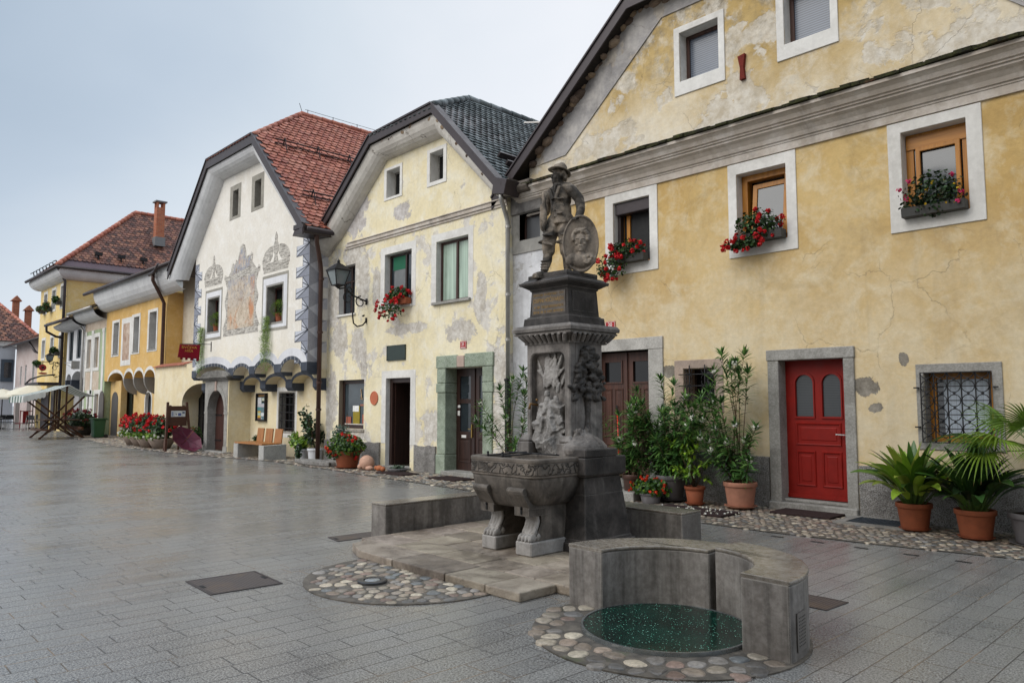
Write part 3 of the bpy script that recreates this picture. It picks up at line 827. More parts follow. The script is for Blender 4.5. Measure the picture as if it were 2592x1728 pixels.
# ------------------------------------------------------------------ HOUSE 20: big weathered yellow house on the right
Y3 = 11.1; XL, XR = -11.1, -1.0
h20 = thing('yellow_house', 'large weathered yellow house with a bright red door, a mossy cornice and flower boxes', 'house', (-6, Y3, 0))
def rel(pts, o=h20): return [(p[0] - ORG[o.name].x, p[1], *p[2:]) for p in pts]
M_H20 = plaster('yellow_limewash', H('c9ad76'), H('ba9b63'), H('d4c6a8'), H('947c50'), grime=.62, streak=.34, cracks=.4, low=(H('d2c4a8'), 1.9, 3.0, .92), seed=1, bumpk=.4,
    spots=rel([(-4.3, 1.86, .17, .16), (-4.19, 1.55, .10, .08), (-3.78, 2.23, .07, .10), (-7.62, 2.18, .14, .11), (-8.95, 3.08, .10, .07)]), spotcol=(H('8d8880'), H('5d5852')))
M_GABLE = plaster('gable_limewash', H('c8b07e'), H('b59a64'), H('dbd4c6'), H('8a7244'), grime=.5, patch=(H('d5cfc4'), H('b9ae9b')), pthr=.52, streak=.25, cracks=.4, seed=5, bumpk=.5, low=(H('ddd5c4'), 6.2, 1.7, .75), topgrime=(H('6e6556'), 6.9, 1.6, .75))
M_BAND = plaster('gable_band', H('a5a2a0'), H('8f8c8b'), H('bdb8b2'), H('5d5a58'), grime=.6, patch=(H('bcb3a6'), H('988f84')), pthr=.6, streak=.4, seed=6, bumpk=.35, cracks=.4)
M_CORN = plaster('cornice_lime', H('bfb5aa'), H('aaa094'), H('d2ccc5'), H('6f655a'), grime=.7, streak=.35, seed=8, bumpk=.3)
holes = {'w1': (-8.84, -8.01, 4.21, 5.4), 'w2': (-6.25, -5.40, 4.2, 5.38), 'w3': (-3.69, -2.88, 4.18, 5.41),
         'bw': (-7.35, -6.75, 1.62, 2.21), 'gw': (-3.53, -2.73, 1.10, 2.03), 'rd': (-5.63, -4.58, 0.0, 2.33), 'bd': (-9.38, -8.05, .0, 2.59)}
hl = lambda k: rect(holes[k])
out = [(-10.62, 0), (-9.38, 0), (-9.38, 2.59), (-8.05, 2.59), (-8.05, 0), (-5.63, 0), (-5.63, 2.33), (-4.58, 2.33), (-4.58, 0), (XR, 0), (XR, 6.3), (XL, 6.3), (XL, 5.9), (-10.62, 5.9)]
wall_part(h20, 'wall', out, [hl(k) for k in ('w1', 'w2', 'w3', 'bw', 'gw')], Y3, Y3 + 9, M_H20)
att = [(-7.3, -6.53, 7.31, 8.2), (-5.35, -4.62, 7.3, 8.2)]
kLi, kRi = (-7.67, 8.64), (-4.3, 8.64)
gin = [(-10.05, 6.65), kLi, kRi, (-2.16, 6.67)]
gout = [(-11.1, 6.3), (-11.1, 6.62), (-8.25, 9.0), (-3.6, 9.0), (-.8, 6.62), (-.8, 6.3)]
wall_part(h20, 'gable_wall', gout, [rect(a) for a in att], Y3 + .002, Y3 + .5, M_GABLE)
# raking band, proud of the gable
m = MB()
bo = [(-11.08, 6.60), (-8.25, 8.97), (-3.6, 8.97), (-.85, 6.60)]
for i in range(3): m.prism([gin[i], gin[i + 1], bo[i + 1], bo[i]], Y3 - .022, Y3 + .001)
m.build('gable_band', M_BAND, h20, fix=2)
# crumbling masonry under the rake
m = MB(); rr = random.Random(9)
PAL_ST = [H(h) for h in ('8a7868', '76665a', 'a08d7a', '5f5148', '94806a', '6e5a4c')]
for (a, b, n_) in ((bo[0], bo[1], 26), (bo[1], bo[2], 22), (bo[2], bo[3], 24)):
    for i in range(n_):
        f = (i + rr.random() * .6) / n_; x = a[0] + (b[0] - a[0]) * f; z = a[1] + (b[1] - a[1]) * f + .03
        s_ = rr.uniform(.09, .2)
        m.ell((x, Y3 - rr.uniform(-.05, .06), z + rr.uniform(-.06, .02)), (s_ * .8, rr.uniform(.08, .16), s_ * .5), 7, 5, Matrix.Rotation(rr.uniform(-.8, .2), 3, 'Y'), rr.choice(PAL_ST))
m.build('eaves_masonry', vcol('rubble', .9, .25, 18, .2, .8, bd=.02), h20, fix=False)
# roof
rf20 = half_hip_roof(h20, -11.98, 6.03, (-8.25, 9.13), (-3.62, 9.13), .12, 6.03, 10.84, (-5.94, 12.8, 11.0), 19.5, TILE_BROWN, .2, .17, hf=.2, right=False)
m = MB(); sq = [(-11.95, 5.9), (-8.24, 8.99), (-3.63, 8.99), (.1, 5.9)]
for a, b in zip(sq, sq[1:]): m.add([(a[0], 10.86, a[1]), (b[0], 10.86, b[1]), (b[0], 11.3, b[1]), (a[0], 11.3, a[1])], [(0, 1, 2, 3)])
m.build('soffit_boards', wood('soffit_wood', H('2e2622'), H('1d1815'), .8, 'y'), rf20, fix=False)
m = MB(); m.bar((-10.45, 10.9, 7.4), (-10.95, 10.8, 7.5), .03); m.build('roof_rod', M_PIPEGREY, rf20)
# cornice: moulded profile run along the wall, with its return at the left end
prof = [(0, 5.58), (-.035, 5.58), (-.035, 5.70), (-.05, 5.705), (-.05, 5.735), (-.075, 5.74), (-.10, 5.80), (-.15, 5.86), (-.20, 5.895), (-.20, 5.93), (-.23, 5.935), (-.23, 5.96), (-.26, 5.97), (-.29, 6.03), (-.34, 6.075), (-.36, 6.08), (-.36, 6.13), (0, 6.13)]
m = MB(); k = len(prof)
for x, ex in ((XL - .02, 1), (XR, 0)):
    for (d, z) in prof: m.v.append((x + (d if ex else 0), Y3 + d, z))
for i in range(k): m.f.append([i, (i + 1) % k, k + (i + 1) % k, k + i]); m.c.append(None)
m.f.append(list(range(k, 2 * k))); m.c.append(None)
for (d, z) in prof: m.v.append((XL - .02 + d, Y3 + .8, z))
for i in range(k): m.f.append([i, (i + 1) % k, 2 * k + (i + 1) % k, 2 * k + i]); m.c.append(None)
m.build('cornice', M_CORN, h20, fix=False)
# mossy pent of tiles on the cornice
def moss_mat():
    n = NT('mossy_tiles', .95, .2)
    f = n.noise(n.P, 5, 8, .7); g_ = n.noise(n.P, 22, 5, .7)
    c = n.mix(n.ramp(f, (.4, 0.0), (.6, 1.0)), H('26241d'), H('3a3b22'))
    c = n.mix(n.ramp(n.noise(n.P, 1.6, 7, .7), (.58, 0.0), (.7, 1.0)), c, H('5a3a2b'))
    c = n.mix(n.ramp(g_, (.58, 0.0), (.7, .7)), c, H('55602a'))
    return n.done(c, None, n.bump(n.math('ADD', f, g_), 1, .03))
m = MB(); rr = random.Random(4); x = XL - .32
while x < XR:
    wd = rr.uniform(.12, .2); dz = rr.uniform(-.015, .02); dy = rr.uniform(-.03, .03)
    m.prism([(Y3 - .40 + dy, 6.135 + dz * .3), (Y3 - .40 + dy, 6.175 + dz), (Y3 - .02, 6.33 + dz), (Y3 - .02, 6.14)], x, x + wd + .006, 'x'); x += wd
m.build('mossy_ledge', moss_mat(), h20, fix=2)
# windows
for a, o in zip(att, ((-7.42, -6.41, 7.06, 8.32), (-5.48, -4.5, 7.05, 8.32))):
    window(h20, a, Y3, .2, M_BROWNWOOD, M_GLB, o, M_WHITE, .07)
sill20 = simple('sill_sheet', H('4b4a48'), .5, .5, .3)
w1 = window(h20, holes['w1'], Y3, .22, M_HONEY, MAT_BLACK, (-9.04, -7.83, 4.02, 5.58), M_WHITE, .07, mull=(.22,))
m = MB(); m.box(-8.83, -8.02, Y3 + .04, Y3 + .22, 5.17, 5.395); m.build('roller_shutter_box', M_DARKMETAL, w1, bevel=.02, seg=2)
m = MB(); m.box(-8.835, -8.77, Y3 + .12, Y3 + .22, 4.22, 5.17); m.build('shutter_rail', M_DARKMETAL, w1)
w2 = window(h20, holes['w2'], Y3, .16, M_HONEY, M_GLDK, (-6.41, -5.23, 4.0, 5.57), M_WHITE, .10, mull=(), thick=.3)
rt_ = Matrix.Rotation(radians(-7), 3, 'X'); pv = Vector((0, Y3 + .15, 4.30))
def tilt(mb): mb.v = [tuple(pv + rt_ @ (Vector(v) - pv)) for v in mb.v]; return mb
m = MB(); m.frame((-6.08, -5.46, 4.30, 5.22), (-6.0, -5.54, 4.38, 5.14), Y3 + .11, Y3 + .16); sa = tilt(m).build('sash', M_HONEY, w2, bevel=.005)
m = MB(); m.box(-6.01, -5.53, Y3 + .13, Y3 + .14, 4.37, 5.15); tilt(m).build('sash_pane', M_GL, sa)
w3 = window(h20, holes['w3'], Y3, .17, M_HONEY, M_GL, (-3.87, -2.69, 4.0, 5.57), M_WHITE, .10)
m = MB(); m.frame((-3.56, -3.0, 4.31, 5.20), (-3.5, -3.06, 4.37, 5.14), Y3 + .14, Y3 + .18); m.build('sash', M_HONEY, w3, bevel=.005)
m = MB(); m.box(-3.68, -2.89, Y3 + .15, Y3 + .19, 5.19, 5.36); m.build('head_board', M_HONEYX, w3)
# ground floor barred windows
M_OLDST = stone('old_pink_stone', H('b09c8c'), H('92837a'), H('6c6258'), .5, 4, .7, .9, bd=.012)
bw = window(h20, holes['bw'], Y3, .34, M_DARKWOOD, M_GLDK, (-7.53, -6.58, 1.47, 2.36), M_OLDST, .04, proud=.012)
def bars(q, Y, nv, nh, r, par, curls=True, over=.06):
    m = MB()
    xs = [q[0] + (q[1] - q[0]) * (i + .5) / nv for i in range(nv)]; zs = [q[2] + (q[3] - q[2]) * (i + .5) / nh for i in range(nh)]
    for x in xs: m.tube([(x, Y, q[2] - over), (x, Y, q[3] + over)], r, 6)
    for z in zs: m.tube([(q[0] - over, Y - .006, z), (q[1] + over, Y - .006, z)], r, 6)
    if curls:
        for x in xs:
            for z in zs:
                for sx_ in (-1, 1):
                    for sz in (-1, 1):
                        m.tube([(x + sx_ * (.008 + .05 * sin(a)), Y - .012, z + sz * (.012 + .05 * (1 - cos(a)))) for a in (0, .5, 1.0, 1.6, 2.1)], r * .6, 5)
    return m.build('window_bars', M_IRONBLK, par, smooth=True, fix=False)
bars(holes['bw'], Y3 - .05, 2, 3, .010, bw)
gw = window(h20, holes['gw'], Y3, .2, M_HONEY, M_GL, (-3.63, -2.61, 1.0, 2.15), M_GREYSTONE, .085, mull=())
m = MB(); rr = random.Random(2)
n_ = 40
for i in range(n_):
    a, b = -3.36 + .53 * i / n_, -3.36 + .53 * (i + 1) / n_
    m.add([(a, Y3 + .222 + .006 * sin(i * 1.3), 1.2), (b, Y3 + .222 + .006 * sin(i * 1.3 + 1.3), 1.2), (b, Y3 + .222 + .006 * sin(i * 1.3 + 1.3), 1.94), (a, Y3 + .222 + .006 * sin(i * 1.3), 1.94)], [(0, 1, 2, 3)])
m.build('net_curtain', simple('net', H('b9c3cf'), .6, .4, 0, .2, 3), gw, smooth=True, fix=2)
# scroll grille of the right-hand ground window
m = MB(); q = (-3.56, -2.74, 1.10, 2.03); Yg = Y3 - .06
for i in range(6): x = q[0] + (q[1] - q[0]) * i / 5; m.bar((x, Yg, q[2]), (x, Yg, q[3]), .014)
for i in range(6): z = q[2] + (q[3] - q[2]) * i / 5; m.bar((q[0], Yg - .012, z), (q[1], Yg - .012, z), .012)
dx, dz = (q[1] - q[0]) / 5, (q[3] - q[2]) / 5
for i in range(5):
    for j in range(5):
        cx, cz = q[0] + dx * (i + .5), q[2] + dz * (j + .5)
        for sz in (-1, 1):
            m.tube([(cx + dx * .46 * cos(a), Yg - .02, cz + sz * dz * (.5 - .42 * sin(a))) for a in [pi * v / 7 for v in range(8)]], .0065, 5)
        m.ell((cx, Yg - .02, cz), (.02, .012, .012), 6, 4)
for x, z in ((-3.6, 1.3), (-3.6, 1.83), (-2.7, 1.3), (-2.7, 1.83)): m.bar((x, Yg, z), (x, Y3 + .01, z), .02); m.bar((x - .05 if x < -3 else x, Yg, z), (x if x < -3 else x + .05, Yg, z), .018)
m.build('scroll_grille', M_IRONBLK, gw, fix=False)
# rough plinth
M_PL = M_ROUGH
m = MB(); rr = random.Random(8)
for a, b, zt in ((-7.74, -5.80, .80), (-4.43, XR, .74)):
    n_ = int((b - a) / .12); top = [(a + (b - a) * i / n_, zt + rr.uniform(-.015, .015)) for i in range(n_ + 1)]
    m = MB(); m.prism([(a, 0), (b, 0)] + top[::-1], Y3 - .04, Y3 + .01); m.build('plinth', M_PL, h20, fix=2)
# red door
def panelled(m, x0, x1, z0, z1, Y, d=.018, e=.04):
    """raised and fielded panel"""
    for (i0, ya, i1, yb) in ((0, Y, .012, Y - .016), (.012, Y - .016, .03, Y - .012), (.03, Y - .012, .04, Y + .012), (.04, Y + .012, .06, Y + .010), (.06, Y + .010, .085, Y - .006)):
        a = [(x0 + i0, z0 + i0), (x1 - i0, z0 + i0), (x1 - i0, z1 - i0), (x0 + i0, z1 - i0)]
        b = [(x0 + i1, z0 + i1), (x1 - i1, z0 + i1), (x1 - i1, z1 - i1), (x0 + i1, z1 - i1)]
        for i in range(4):
            j = (i + 1) % 4; m.add([(a[i][0], ya, a[i][1]), (a[j][0], ya, a[j][1]), (b[j][0], yb, b[j][1]), (b[i][0], yb, b[i][1])], [(0, 1, 2, 3)])
    m.add([(x0 + .085, Y - .006, z0 + .085), (x1 - .085, Y - .006, z0 + .085), (x1 - .085, Y - .006, z1 - .085), (x0 + .085, Y - .006, z1 - .085)], [(0, 1, 2, 3)])
Yd = Y3 + .2; dx0, dx1 = -5.63, -4.58
m = MB(); ga, gb = arched(-5.44, -5.17, 1.42, 1.92, 2.06), arched(-5.02, -4.75, 1.42, 1.92, 2.06)
m.prism([(dx0 + .01, .17), (dx1 - .01, .17), (dx1 - .01, 2.32), (dx0 + .01, 2.32)], Yd, Yd + .05, 'y', [ga, gb])
for a in (ga, gb):
    c = (sum(p[0] for p in a[2:]) / len(a[2:]), 1.75)
    big = [(p[0] + (.025 if p[0] > c[0] else -.025), p[1] + (.03 if p[1] > 1.6 else -.03)) for p in a]
    m.prism(big, Yd - .018, Yd + .002, 'y', [[(p[0] + (.006 if p[0] > c[0] else -.006), p[1]) for p in a]])
panelled(m, -5.46, -4.75, .98, 1.33, Yd - .001); panelled(m, -5.46, -5.15, .36, .90, Yd - .001); panelled(m, -5.06, -4.75, .36, .90, Yd - .001)
m.box(dx0 + .015, dx1 - .015, Yd - .025, Yd + .001, .18, .235)
rd = m.build('red_door', M_REDDOOR, h20, fix=False)
for a in (ga, gb):
    m = MB(); m.prism([(p[0], p[1]) for p in a], Yd + .018, Yd + .028); m.build('door_glass', glass('door_pane', H('2a2d2f'), .1, 40), rd)
M_HAND = simple('satin_steel', H('c9c9c5'), .25, .6, .85, .05)
m = MB(); m.bar((-4.82, Yd - .06, 1.16), (-4.68, Yd - .06, 1.155), .022, .018); m.tube([(-4.68, Yd - .06, 1.157), (-4.68, Yd + .0, 1.157)], .011, 8); m.box(-4.70, -4.66, Yd - .006, Yd + .001, 1.02, 1.24); m.build('handle', M_HAND, rd, bevel=.003)
m = MB()
m.box(-5.785, -5.605, Y3 - .035, Y3 + .26, .0, 2.28); m.box(-4.605, -4.45, Y3 - .035, Y3 + .26, .0, 2.28); m.box(-5.80, -4.44, Y3 - .045, Y3 + .26, 2.283, 2.45)
ds = m.build('stone_surround', M_GREYSTONE, h20, bevel=.008)
m = MB(); m.box(-5.79, -4.445, Y3 - .10, Y3 + .3, .0, .12); m.box(-5.63, -4.58, Y3 + .05, Y3 + .3, .12, .165); m.build('threshold', M_GREYSTONE, h20, bevel=.012)
# brown double door with stone frame and steps
m = MB(); Yb_ = Y3 + .2
for (x0, x1) in ((-9.38, -8.73), (-8.71, -8.06)):
    m.prism(rect((x0 + .005, x1 - .005, .32, 2.57)), Yb_, Yb_ + .05, 'y', [rect((x0 + .14, x1 - .12, 2.02, 2.40))])
    m.frame((x0 + .11, x1 - .09, 1.99, 2.43), (x0 + .14, x1 - .12, 2.02, 2.40), Yb_ - .02, Yb_ + .002)
    mid = (x0 + x1) / 2
    panelled(m, x0 + .09, mid - .02, .98, 1.90, Yb_ - .001); panelled(m, mid + .03, x1 - .08, .98, 1.90, Yb_ - .001)
    panelled(m, x0 + .09, x1 - .08, .42, .86, Yb_ - .001)
m.box(-8.745, -8.695, Yb_ - .03, Yb_ + .01, .33, 2.56)
bd = m.build('brown_double_door', wood('old_door_wood', H('55362b'), H('38221b'), .5), h20, fix=False)
for (x0, x1) in ((-9.38, -8.73), (-8.71, -8.06)):
    m = MB(); m.box(x0 + .13, x1 - .11, Yb_ + .02, Yb_ + .03, 2.01, 2.41); m.build('door_glass', M_GLDK, bd)
m = MB(); m.bar((-8.66, Yb_ - .05, 1.35), (-8.52, Yb_ - .05, 1.35), .016); m.box(-8.69, -8.65, Yb_ - .006, Yb_ + .001, 1.2, 1.45); m.build('handle', simple('brass', H('a88b4e'), .3, .5, .8), bd)
m = MB(); m.box(-9.71, -9.36, Y3 - .03, Y3 + .26, .0, 2.588); m.box(-8.07, -7.76, Y3 - .03, Y3 + .26, .0, 2.588); m.box(-9.73, -7.755, Y3 - .036, Y3 + .26, 2.59, 2.81)
m.build('stone_surround', stone('pale_stone', H('b3afa8'), H('9f9b95'), H('75716a'), .45, 4, .3, .85, speck=.15, bd=.005), h20, bevel=.006)
m = MB(); m.box(-9.6, -7.85, Y3 - .55, Y3 + .28, .16, .30); m.box(-9.75, -7.7, Y3 - 1.0, Y3 - .05, .0, .15); m.build('steps', M_GREYSTONE, h20, bevel=.015, seg=2)
m = MB(); m.prism([(-6.15, 7.36), (-6.02, 7.38), (-6.05, 7.15), (-6.03, 6.96), (-6.12, 6.95), (-6.11, 7.15)], Y3 - .06, Y3 + .01); m.build('rusty_bracket', simple('rust', H('6a2a22'), .85, .2, 0, .3, 20, .4), h20)

# narrow wall between the two houses
gh = thing('gap_house', 'narrow grey and white wall squeezed between the two yellow houses, one small window high up', 'house', (-11.1, 11.0, 0))
Yg2 = 11.02
M_GAP = plaster('gap_lime', H('c3c3c5'), H('aeaeb0'), H('d6d6d8'), H('77726c'), grime=.55, streak=.5, seed=9, patch=(H('b5b3b0'), H('8f8b86')), pthr=.6)
M_GAPG = plaster('gap_grey', H('8c8a85'), H('77746f'), H('a19e98'), H('4b4742'), grime=.65, streak=.5, seed=10)
wall_part(gh, 'wall', rect((-11.55, -10.6, 0, 4.8)), [], Yg2, Yg2 + 1, M_GAP)
gq = (-11.30, -10.69, 5.06, 5.62)
m = MB(); m.prism(rect((-11.55, -10.6, 4.79, 5.66)), Yg2 - .025, Yg2 + .4, 'y', [rect(gq)])
m.build('upper_wall', M_GAPG, gh, fix=False)
m = MB(); m.prism([(-11.55, 5.63), (-10.62, 5.63), (-10.6, 5.95), (-10.68, 6.08), (-11.55, 6.12)], Yg2 - .07, Yg2 + .4); m.build('lintel_beam', plaster('lintel_grey', H('6f6c69'), H('5d5a57'), H('8a8784'), H('35322f'), grime=.7, streak=.5, seed=12), gh, fix=2, bevel=.02)
window(gh, gq, Yg2 - .025, .15, M_DARKWOOD, glass('mesh_pane', H('3b3c3e'), .3, 45), None, M_GAPG, .05)
m = MB(); m.prism([(10.55, 6.08), (10.5, 6.2), (10.6, 6.34), (10.95, 6.34), (10.95, 6.05)], -11.5, -11.22, 'x'); m.prism([(10.72, 6.02), (10.66, 6.12), (10.78, 6.28), (11.0, 6.28), (11.0, 6.0)], -11.2, -10.78, 'x')
m.build('beam_end', simple('beam_wood', H('5b544d'), .9, .2, 0, .3, 9, .4), gh, bevel=.02)
# ------------------------------------------------------------------ HOUSE 21: pale yellow peeling house in the middle
Y2 = 10.85
h21 = thing('pale_house', 'pale yellow peeling house with a grey tiled roof and a green stone doorway', 'house', (-15.2, Y2, 0))
r21 = lambda p: [(a[0] + 15.2, *a[1:]) for a in p]
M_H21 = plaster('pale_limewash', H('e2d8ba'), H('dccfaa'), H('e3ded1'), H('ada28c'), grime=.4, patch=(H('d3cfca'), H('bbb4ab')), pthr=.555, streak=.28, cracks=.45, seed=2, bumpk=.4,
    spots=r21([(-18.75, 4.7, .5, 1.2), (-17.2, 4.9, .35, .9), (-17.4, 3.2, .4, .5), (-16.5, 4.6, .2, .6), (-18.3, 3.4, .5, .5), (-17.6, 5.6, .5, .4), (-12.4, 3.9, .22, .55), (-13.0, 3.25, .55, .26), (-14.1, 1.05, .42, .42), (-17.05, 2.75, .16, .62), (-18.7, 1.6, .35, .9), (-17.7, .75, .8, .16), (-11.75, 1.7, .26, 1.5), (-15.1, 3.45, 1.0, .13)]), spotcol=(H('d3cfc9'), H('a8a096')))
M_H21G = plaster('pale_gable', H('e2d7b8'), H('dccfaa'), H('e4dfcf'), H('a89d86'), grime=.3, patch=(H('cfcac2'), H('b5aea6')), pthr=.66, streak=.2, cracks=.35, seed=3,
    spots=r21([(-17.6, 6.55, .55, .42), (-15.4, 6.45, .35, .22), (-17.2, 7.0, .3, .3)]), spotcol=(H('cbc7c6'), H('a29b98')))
M_COVE21 = plaster('cove_lime', H('cbc6be'), H('b9b3ab'), H('d8d4cc'), H('7d756b'), grime=.45, streak=.2, cracks=.9, seed=4, patch=(H('c8b8ac'), H('a8988c')), pthr=.64)
hq = {'sh': (-18.28, -17.02, .95, 2.25), 'w1': (-18.38, -17.55, 4.05, 5.41), 'w2': (-16.13, -14.97, 4.05, 5.43), 'w3': (-13.98, -12.81, 3.98, 5.43)}
X0, X1 = -18.97, -11.53
out = [(X0, 0), (-16.01, 0), (-16.01, 2.25), (-14.96, 2.25), (-14.96, 0), (-13.59, 0), (-13.59, 2.42), (-12.25, 2.42), (-12.25, 0), (X1, 0), (X1, 5.97), (X0, 5.97)]
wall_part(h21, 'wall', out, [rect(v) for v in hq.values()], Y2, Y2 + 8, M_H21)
at = [(-16.09, -15.51, 6.92, 7.63), (-14.25, -13.74, 6.93, 7.65)]
gi = [(-18.25, 6.2), (-16.07, 7.92), (-13.72, 7.93), (-11.75, 6.08)]
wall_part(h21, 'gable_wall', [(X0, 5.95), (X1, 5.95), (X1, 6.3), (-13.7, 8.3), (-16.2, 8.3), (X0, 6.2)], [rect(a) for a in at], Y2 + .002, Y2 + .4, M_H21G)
half_hip_roof(h21, -19.0, 6.28, (-16.27, 8.46), (-13.64, 8.55), -11.2, 6.08, 10.43, (-14.8, 12.5, 9.62), 18, TILE_GREY, .19, .155, hf=.17, lift=.035, wav=.022, rn=6, rnd=random.Random(21))
cove(h21, [(-19.0, 5.75)] + gi + [(-11.5, 5.95)], [(-19.05, 6.1), (-18.6, 6.45), (-16.3, 8.28), (-13.6, 8.37), (-11.35, 6.07), (-11.28, 5.98)], Y2 - .003, 10.47, M_COVE21)
m = MB(); rr = random.Random(31)
for (a, b, n_) in (((-15.6, 8.28), (-13.7, 8.35), 14), ((-13.6, 8.3), (-11.9, 6.55), 18)):
    for i in range(n_):
        f = rr.random(); s_ = rr.uniform(.05, .12)
        m.ell((a[0] + (b[0] - a[0]) * f, 10.5 + rr.uniform(0, .06), a[1] + (b[1] - a[1]) * f + rr.uniform(-.05, .01)), (s_, .06, s_ * .5), 6, 4, Matrix.Rotation(rr.uniform(-.6, .9), 3, 'Y'), rr.choice(PAL_ST))
m.build('eaves_masonry', bpy.data.materials['rubble'], h21, fix=False)
m = MB()
m.box(-18.0, X1 + .01, Y2 - .055, Y2 - .002, 5.90, 5.99); m.box(-18.1, X1 + .01, Y2 - .03, Y2 - .002, 5.84, 5.899); m.box(-17.9, X1 + .01, Y2 - .08, Y2 - .002, 5.991, 6.02)
m.build('cornice', M_CORN, h21, bevel=.008)
# windows
window(h21, hq['w1'], Y2, .16, M_DARKWOOD, M_GL, None, M_WHITE, .055, mull=(.5,), rails=(.68,), sill=(.06, .05, .05, M_WHITE))
w = w_geranium = window(h21, hq['w2'], Y2, .16, M_DARKWOOD, M_GL, None, M_WHITE, .06, mull=(.62,), sill=(.05, .06, .05, M_WHITE))
m = MB(); m.box(-15.99, -15.46, Y2 + .17, Y2 + .178, 5.02, 5.36); m.build('green_blind', simple('green_blind', H('1d5f45'), .7, .3, 0, .1, 3), w)
m = MB()
for i in range(12): a = -15.95 + i * .042; m.add([(a, Y2 + .172 + .006 * (i % 2), 4.1), (a + .042, Y2 + .172 + .006 * ((i + 1) % 2), 4.1), (a + .042, Y2 + .172 + .006 * ((i + 1) % 2), 5.02), (a, Y2 + .172 + .006 * (i % 2), 5.02)], [(0, 1, 2, 3)])
m.build('curtain', simple('grey_net', H('6c6f70'), .7, .3, 0, .2, 4), w, smooth=True, fix=2)
w = window(h21, hq['w3'], Y2, .14, M_BROWNWOOD, M_GLS, None, M_WHITE, .06, mull=(.52,), sill=(.1, .07, .06, M_GREYSTONE))
m = MB(); m.frame((-14.17, -12.64, 3.94, 5.62), (-13.985, -12.805, 3.975, 5.435), Y2 - .006, Y2 - .001); m.build('painted_surround', M_WHITE, w)
m = MB(); m.frame((-16.32, -14.79, 4.0, 5.62), (-16.135, -14.965, 4.045, 5.435), Y2 - .006, Y2 - .001); m.build('painted_surround', M_WHITE, w_geranium)
for a, o in zip(at, ((-16.21, -15.4, 6.85, 7.71), (-14.37, -13.61, 6.83, 7.75))):
    window(h21, a, Y2, .24, M_GREYSTONE, M_GLDK, o, M_WHITE, .04, mull=(.62,), proud=.015)
# shop window with goods
sh = window(h21, hq['sh'], Y2, .12, M_DARKWOOD, glass('shop_pane', H('434d52'), .06, ior=1.5), None, plaster('shop_reveal', H('a59580'), H('8f7f6c'), None, H('6b5d4e'), seed=15), .10)
m = MB()
m.box(-17.75, -17.42, Y2 + .13, Y2 + .138, 1.07, 1.55, H('8a7a20')); m.box(-17.76, -17.46, Y2 + .125, Y2 + .13, 1.40, 1.56, H('dcdcd8')); m.box(-18.16, -17.12, Y2 + .128, Y2 + .134, 1.03, 1.075, H('c9c2b8'))
m.box(-17.28, -17.13, Y2 + .13, Y2 + .138, 1.08, 1.33, H('a8583c')); m.box(-18.1, -17.85, Y2 + .13, Y2 + .138, 1.08, 1.26, H('96523f')); m.box(-17.4, -17.12, Y2 + .13, Y2 + .137, 1.55, 1.60, H('8b5a4a'))
m.tube([(-17.38, Y2 + .13, 2.0), (-17.34, Y2 + .13, 1.82), (-17.40, Y2 + .13, 1.74), (-17.30, Y2 + .13, 1.72), (-17.36, Y2 + .13, 1.84)], .014, 6, True, H('b79a78'))
m.build('window_display', vcol('display_goods', .6, .2, 12), sh, fix=False)
m = MB(); m.box(-18.35, -16.98, Y2 - .03, Y2 + .13, .86, .945); m.build('sill', stone('worn_sill', H('a29a8f'), H('857d73'), H('4d463f'), .6, 7, .9, seed=3), sh, bevel=.012)
# open narrow doorway
m = MB(); m.frame((-16.01, -14.96, .02, 2.25), (-15.9, -15.07, -.1, 2.14), Y2 + .12, Y2 + .2)
d1 = m.build('door_frame', M_DARKWOOD, h21)
m = MB(); m.box(-15.895, -15.86, Y2 + .2, Y2 + .75, .08, 2.13); m.build('open_door_leaf', M_DARKWOOD, d1)
m = MB(); m.box(-15.10, -15.072, Y2 + .2, Y2 + .95, .08, 2.13); m.box(-15.30, -15.26, Y2 + .96, Y2 + 1.0, .08, 2.13); m.build('inner_door_edge', simple('grey_paint', H('8a8a8c'), .5), d1)
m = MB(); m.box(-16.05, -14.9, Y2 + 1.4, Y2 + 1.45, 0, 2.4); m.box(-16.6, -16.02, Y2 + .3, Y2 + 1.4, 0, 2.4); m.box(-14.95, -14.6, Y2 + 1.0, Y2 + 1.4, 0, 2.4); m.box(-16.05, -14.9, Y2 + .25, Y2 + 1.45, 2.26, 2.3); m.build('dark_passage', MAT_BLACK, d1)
m = MB(); m.prism([(-16.2, .62), (-16.012, .62), (-16.012, 2.252), (-14.958, 2.252), (-14.958, .62), (-14.75, .62), (-14.75, 2.44), (-16.2, 2.44)], Y2 - .006, Y2 - .001); m.build('painted_surround', M_WHITE, d1)
m = MB(); m.box(-16.0, -14.97, Y2 + .001, Y2 + .121, .03, 2.24); 
m = MB(); m.box(-16.03, -16.006, Y2 + .001, Y2 + .2, .0, 2.25); m.box(-14.964, -14.94, Y2 + .001, Y2 + .2, .0, 2.25); m.box(-16.03, -14.94, Y2 + .001, Y2 + .2, 2.246, 2.27); m.build('reveal', M_WHITE, d1)
m = MB(); m.box(-16.06, -14.9, Y2 - .12, Y2 + .3, .0, .075); m.build('threshold', M_GREYSTONE, d1, bevel=.012)
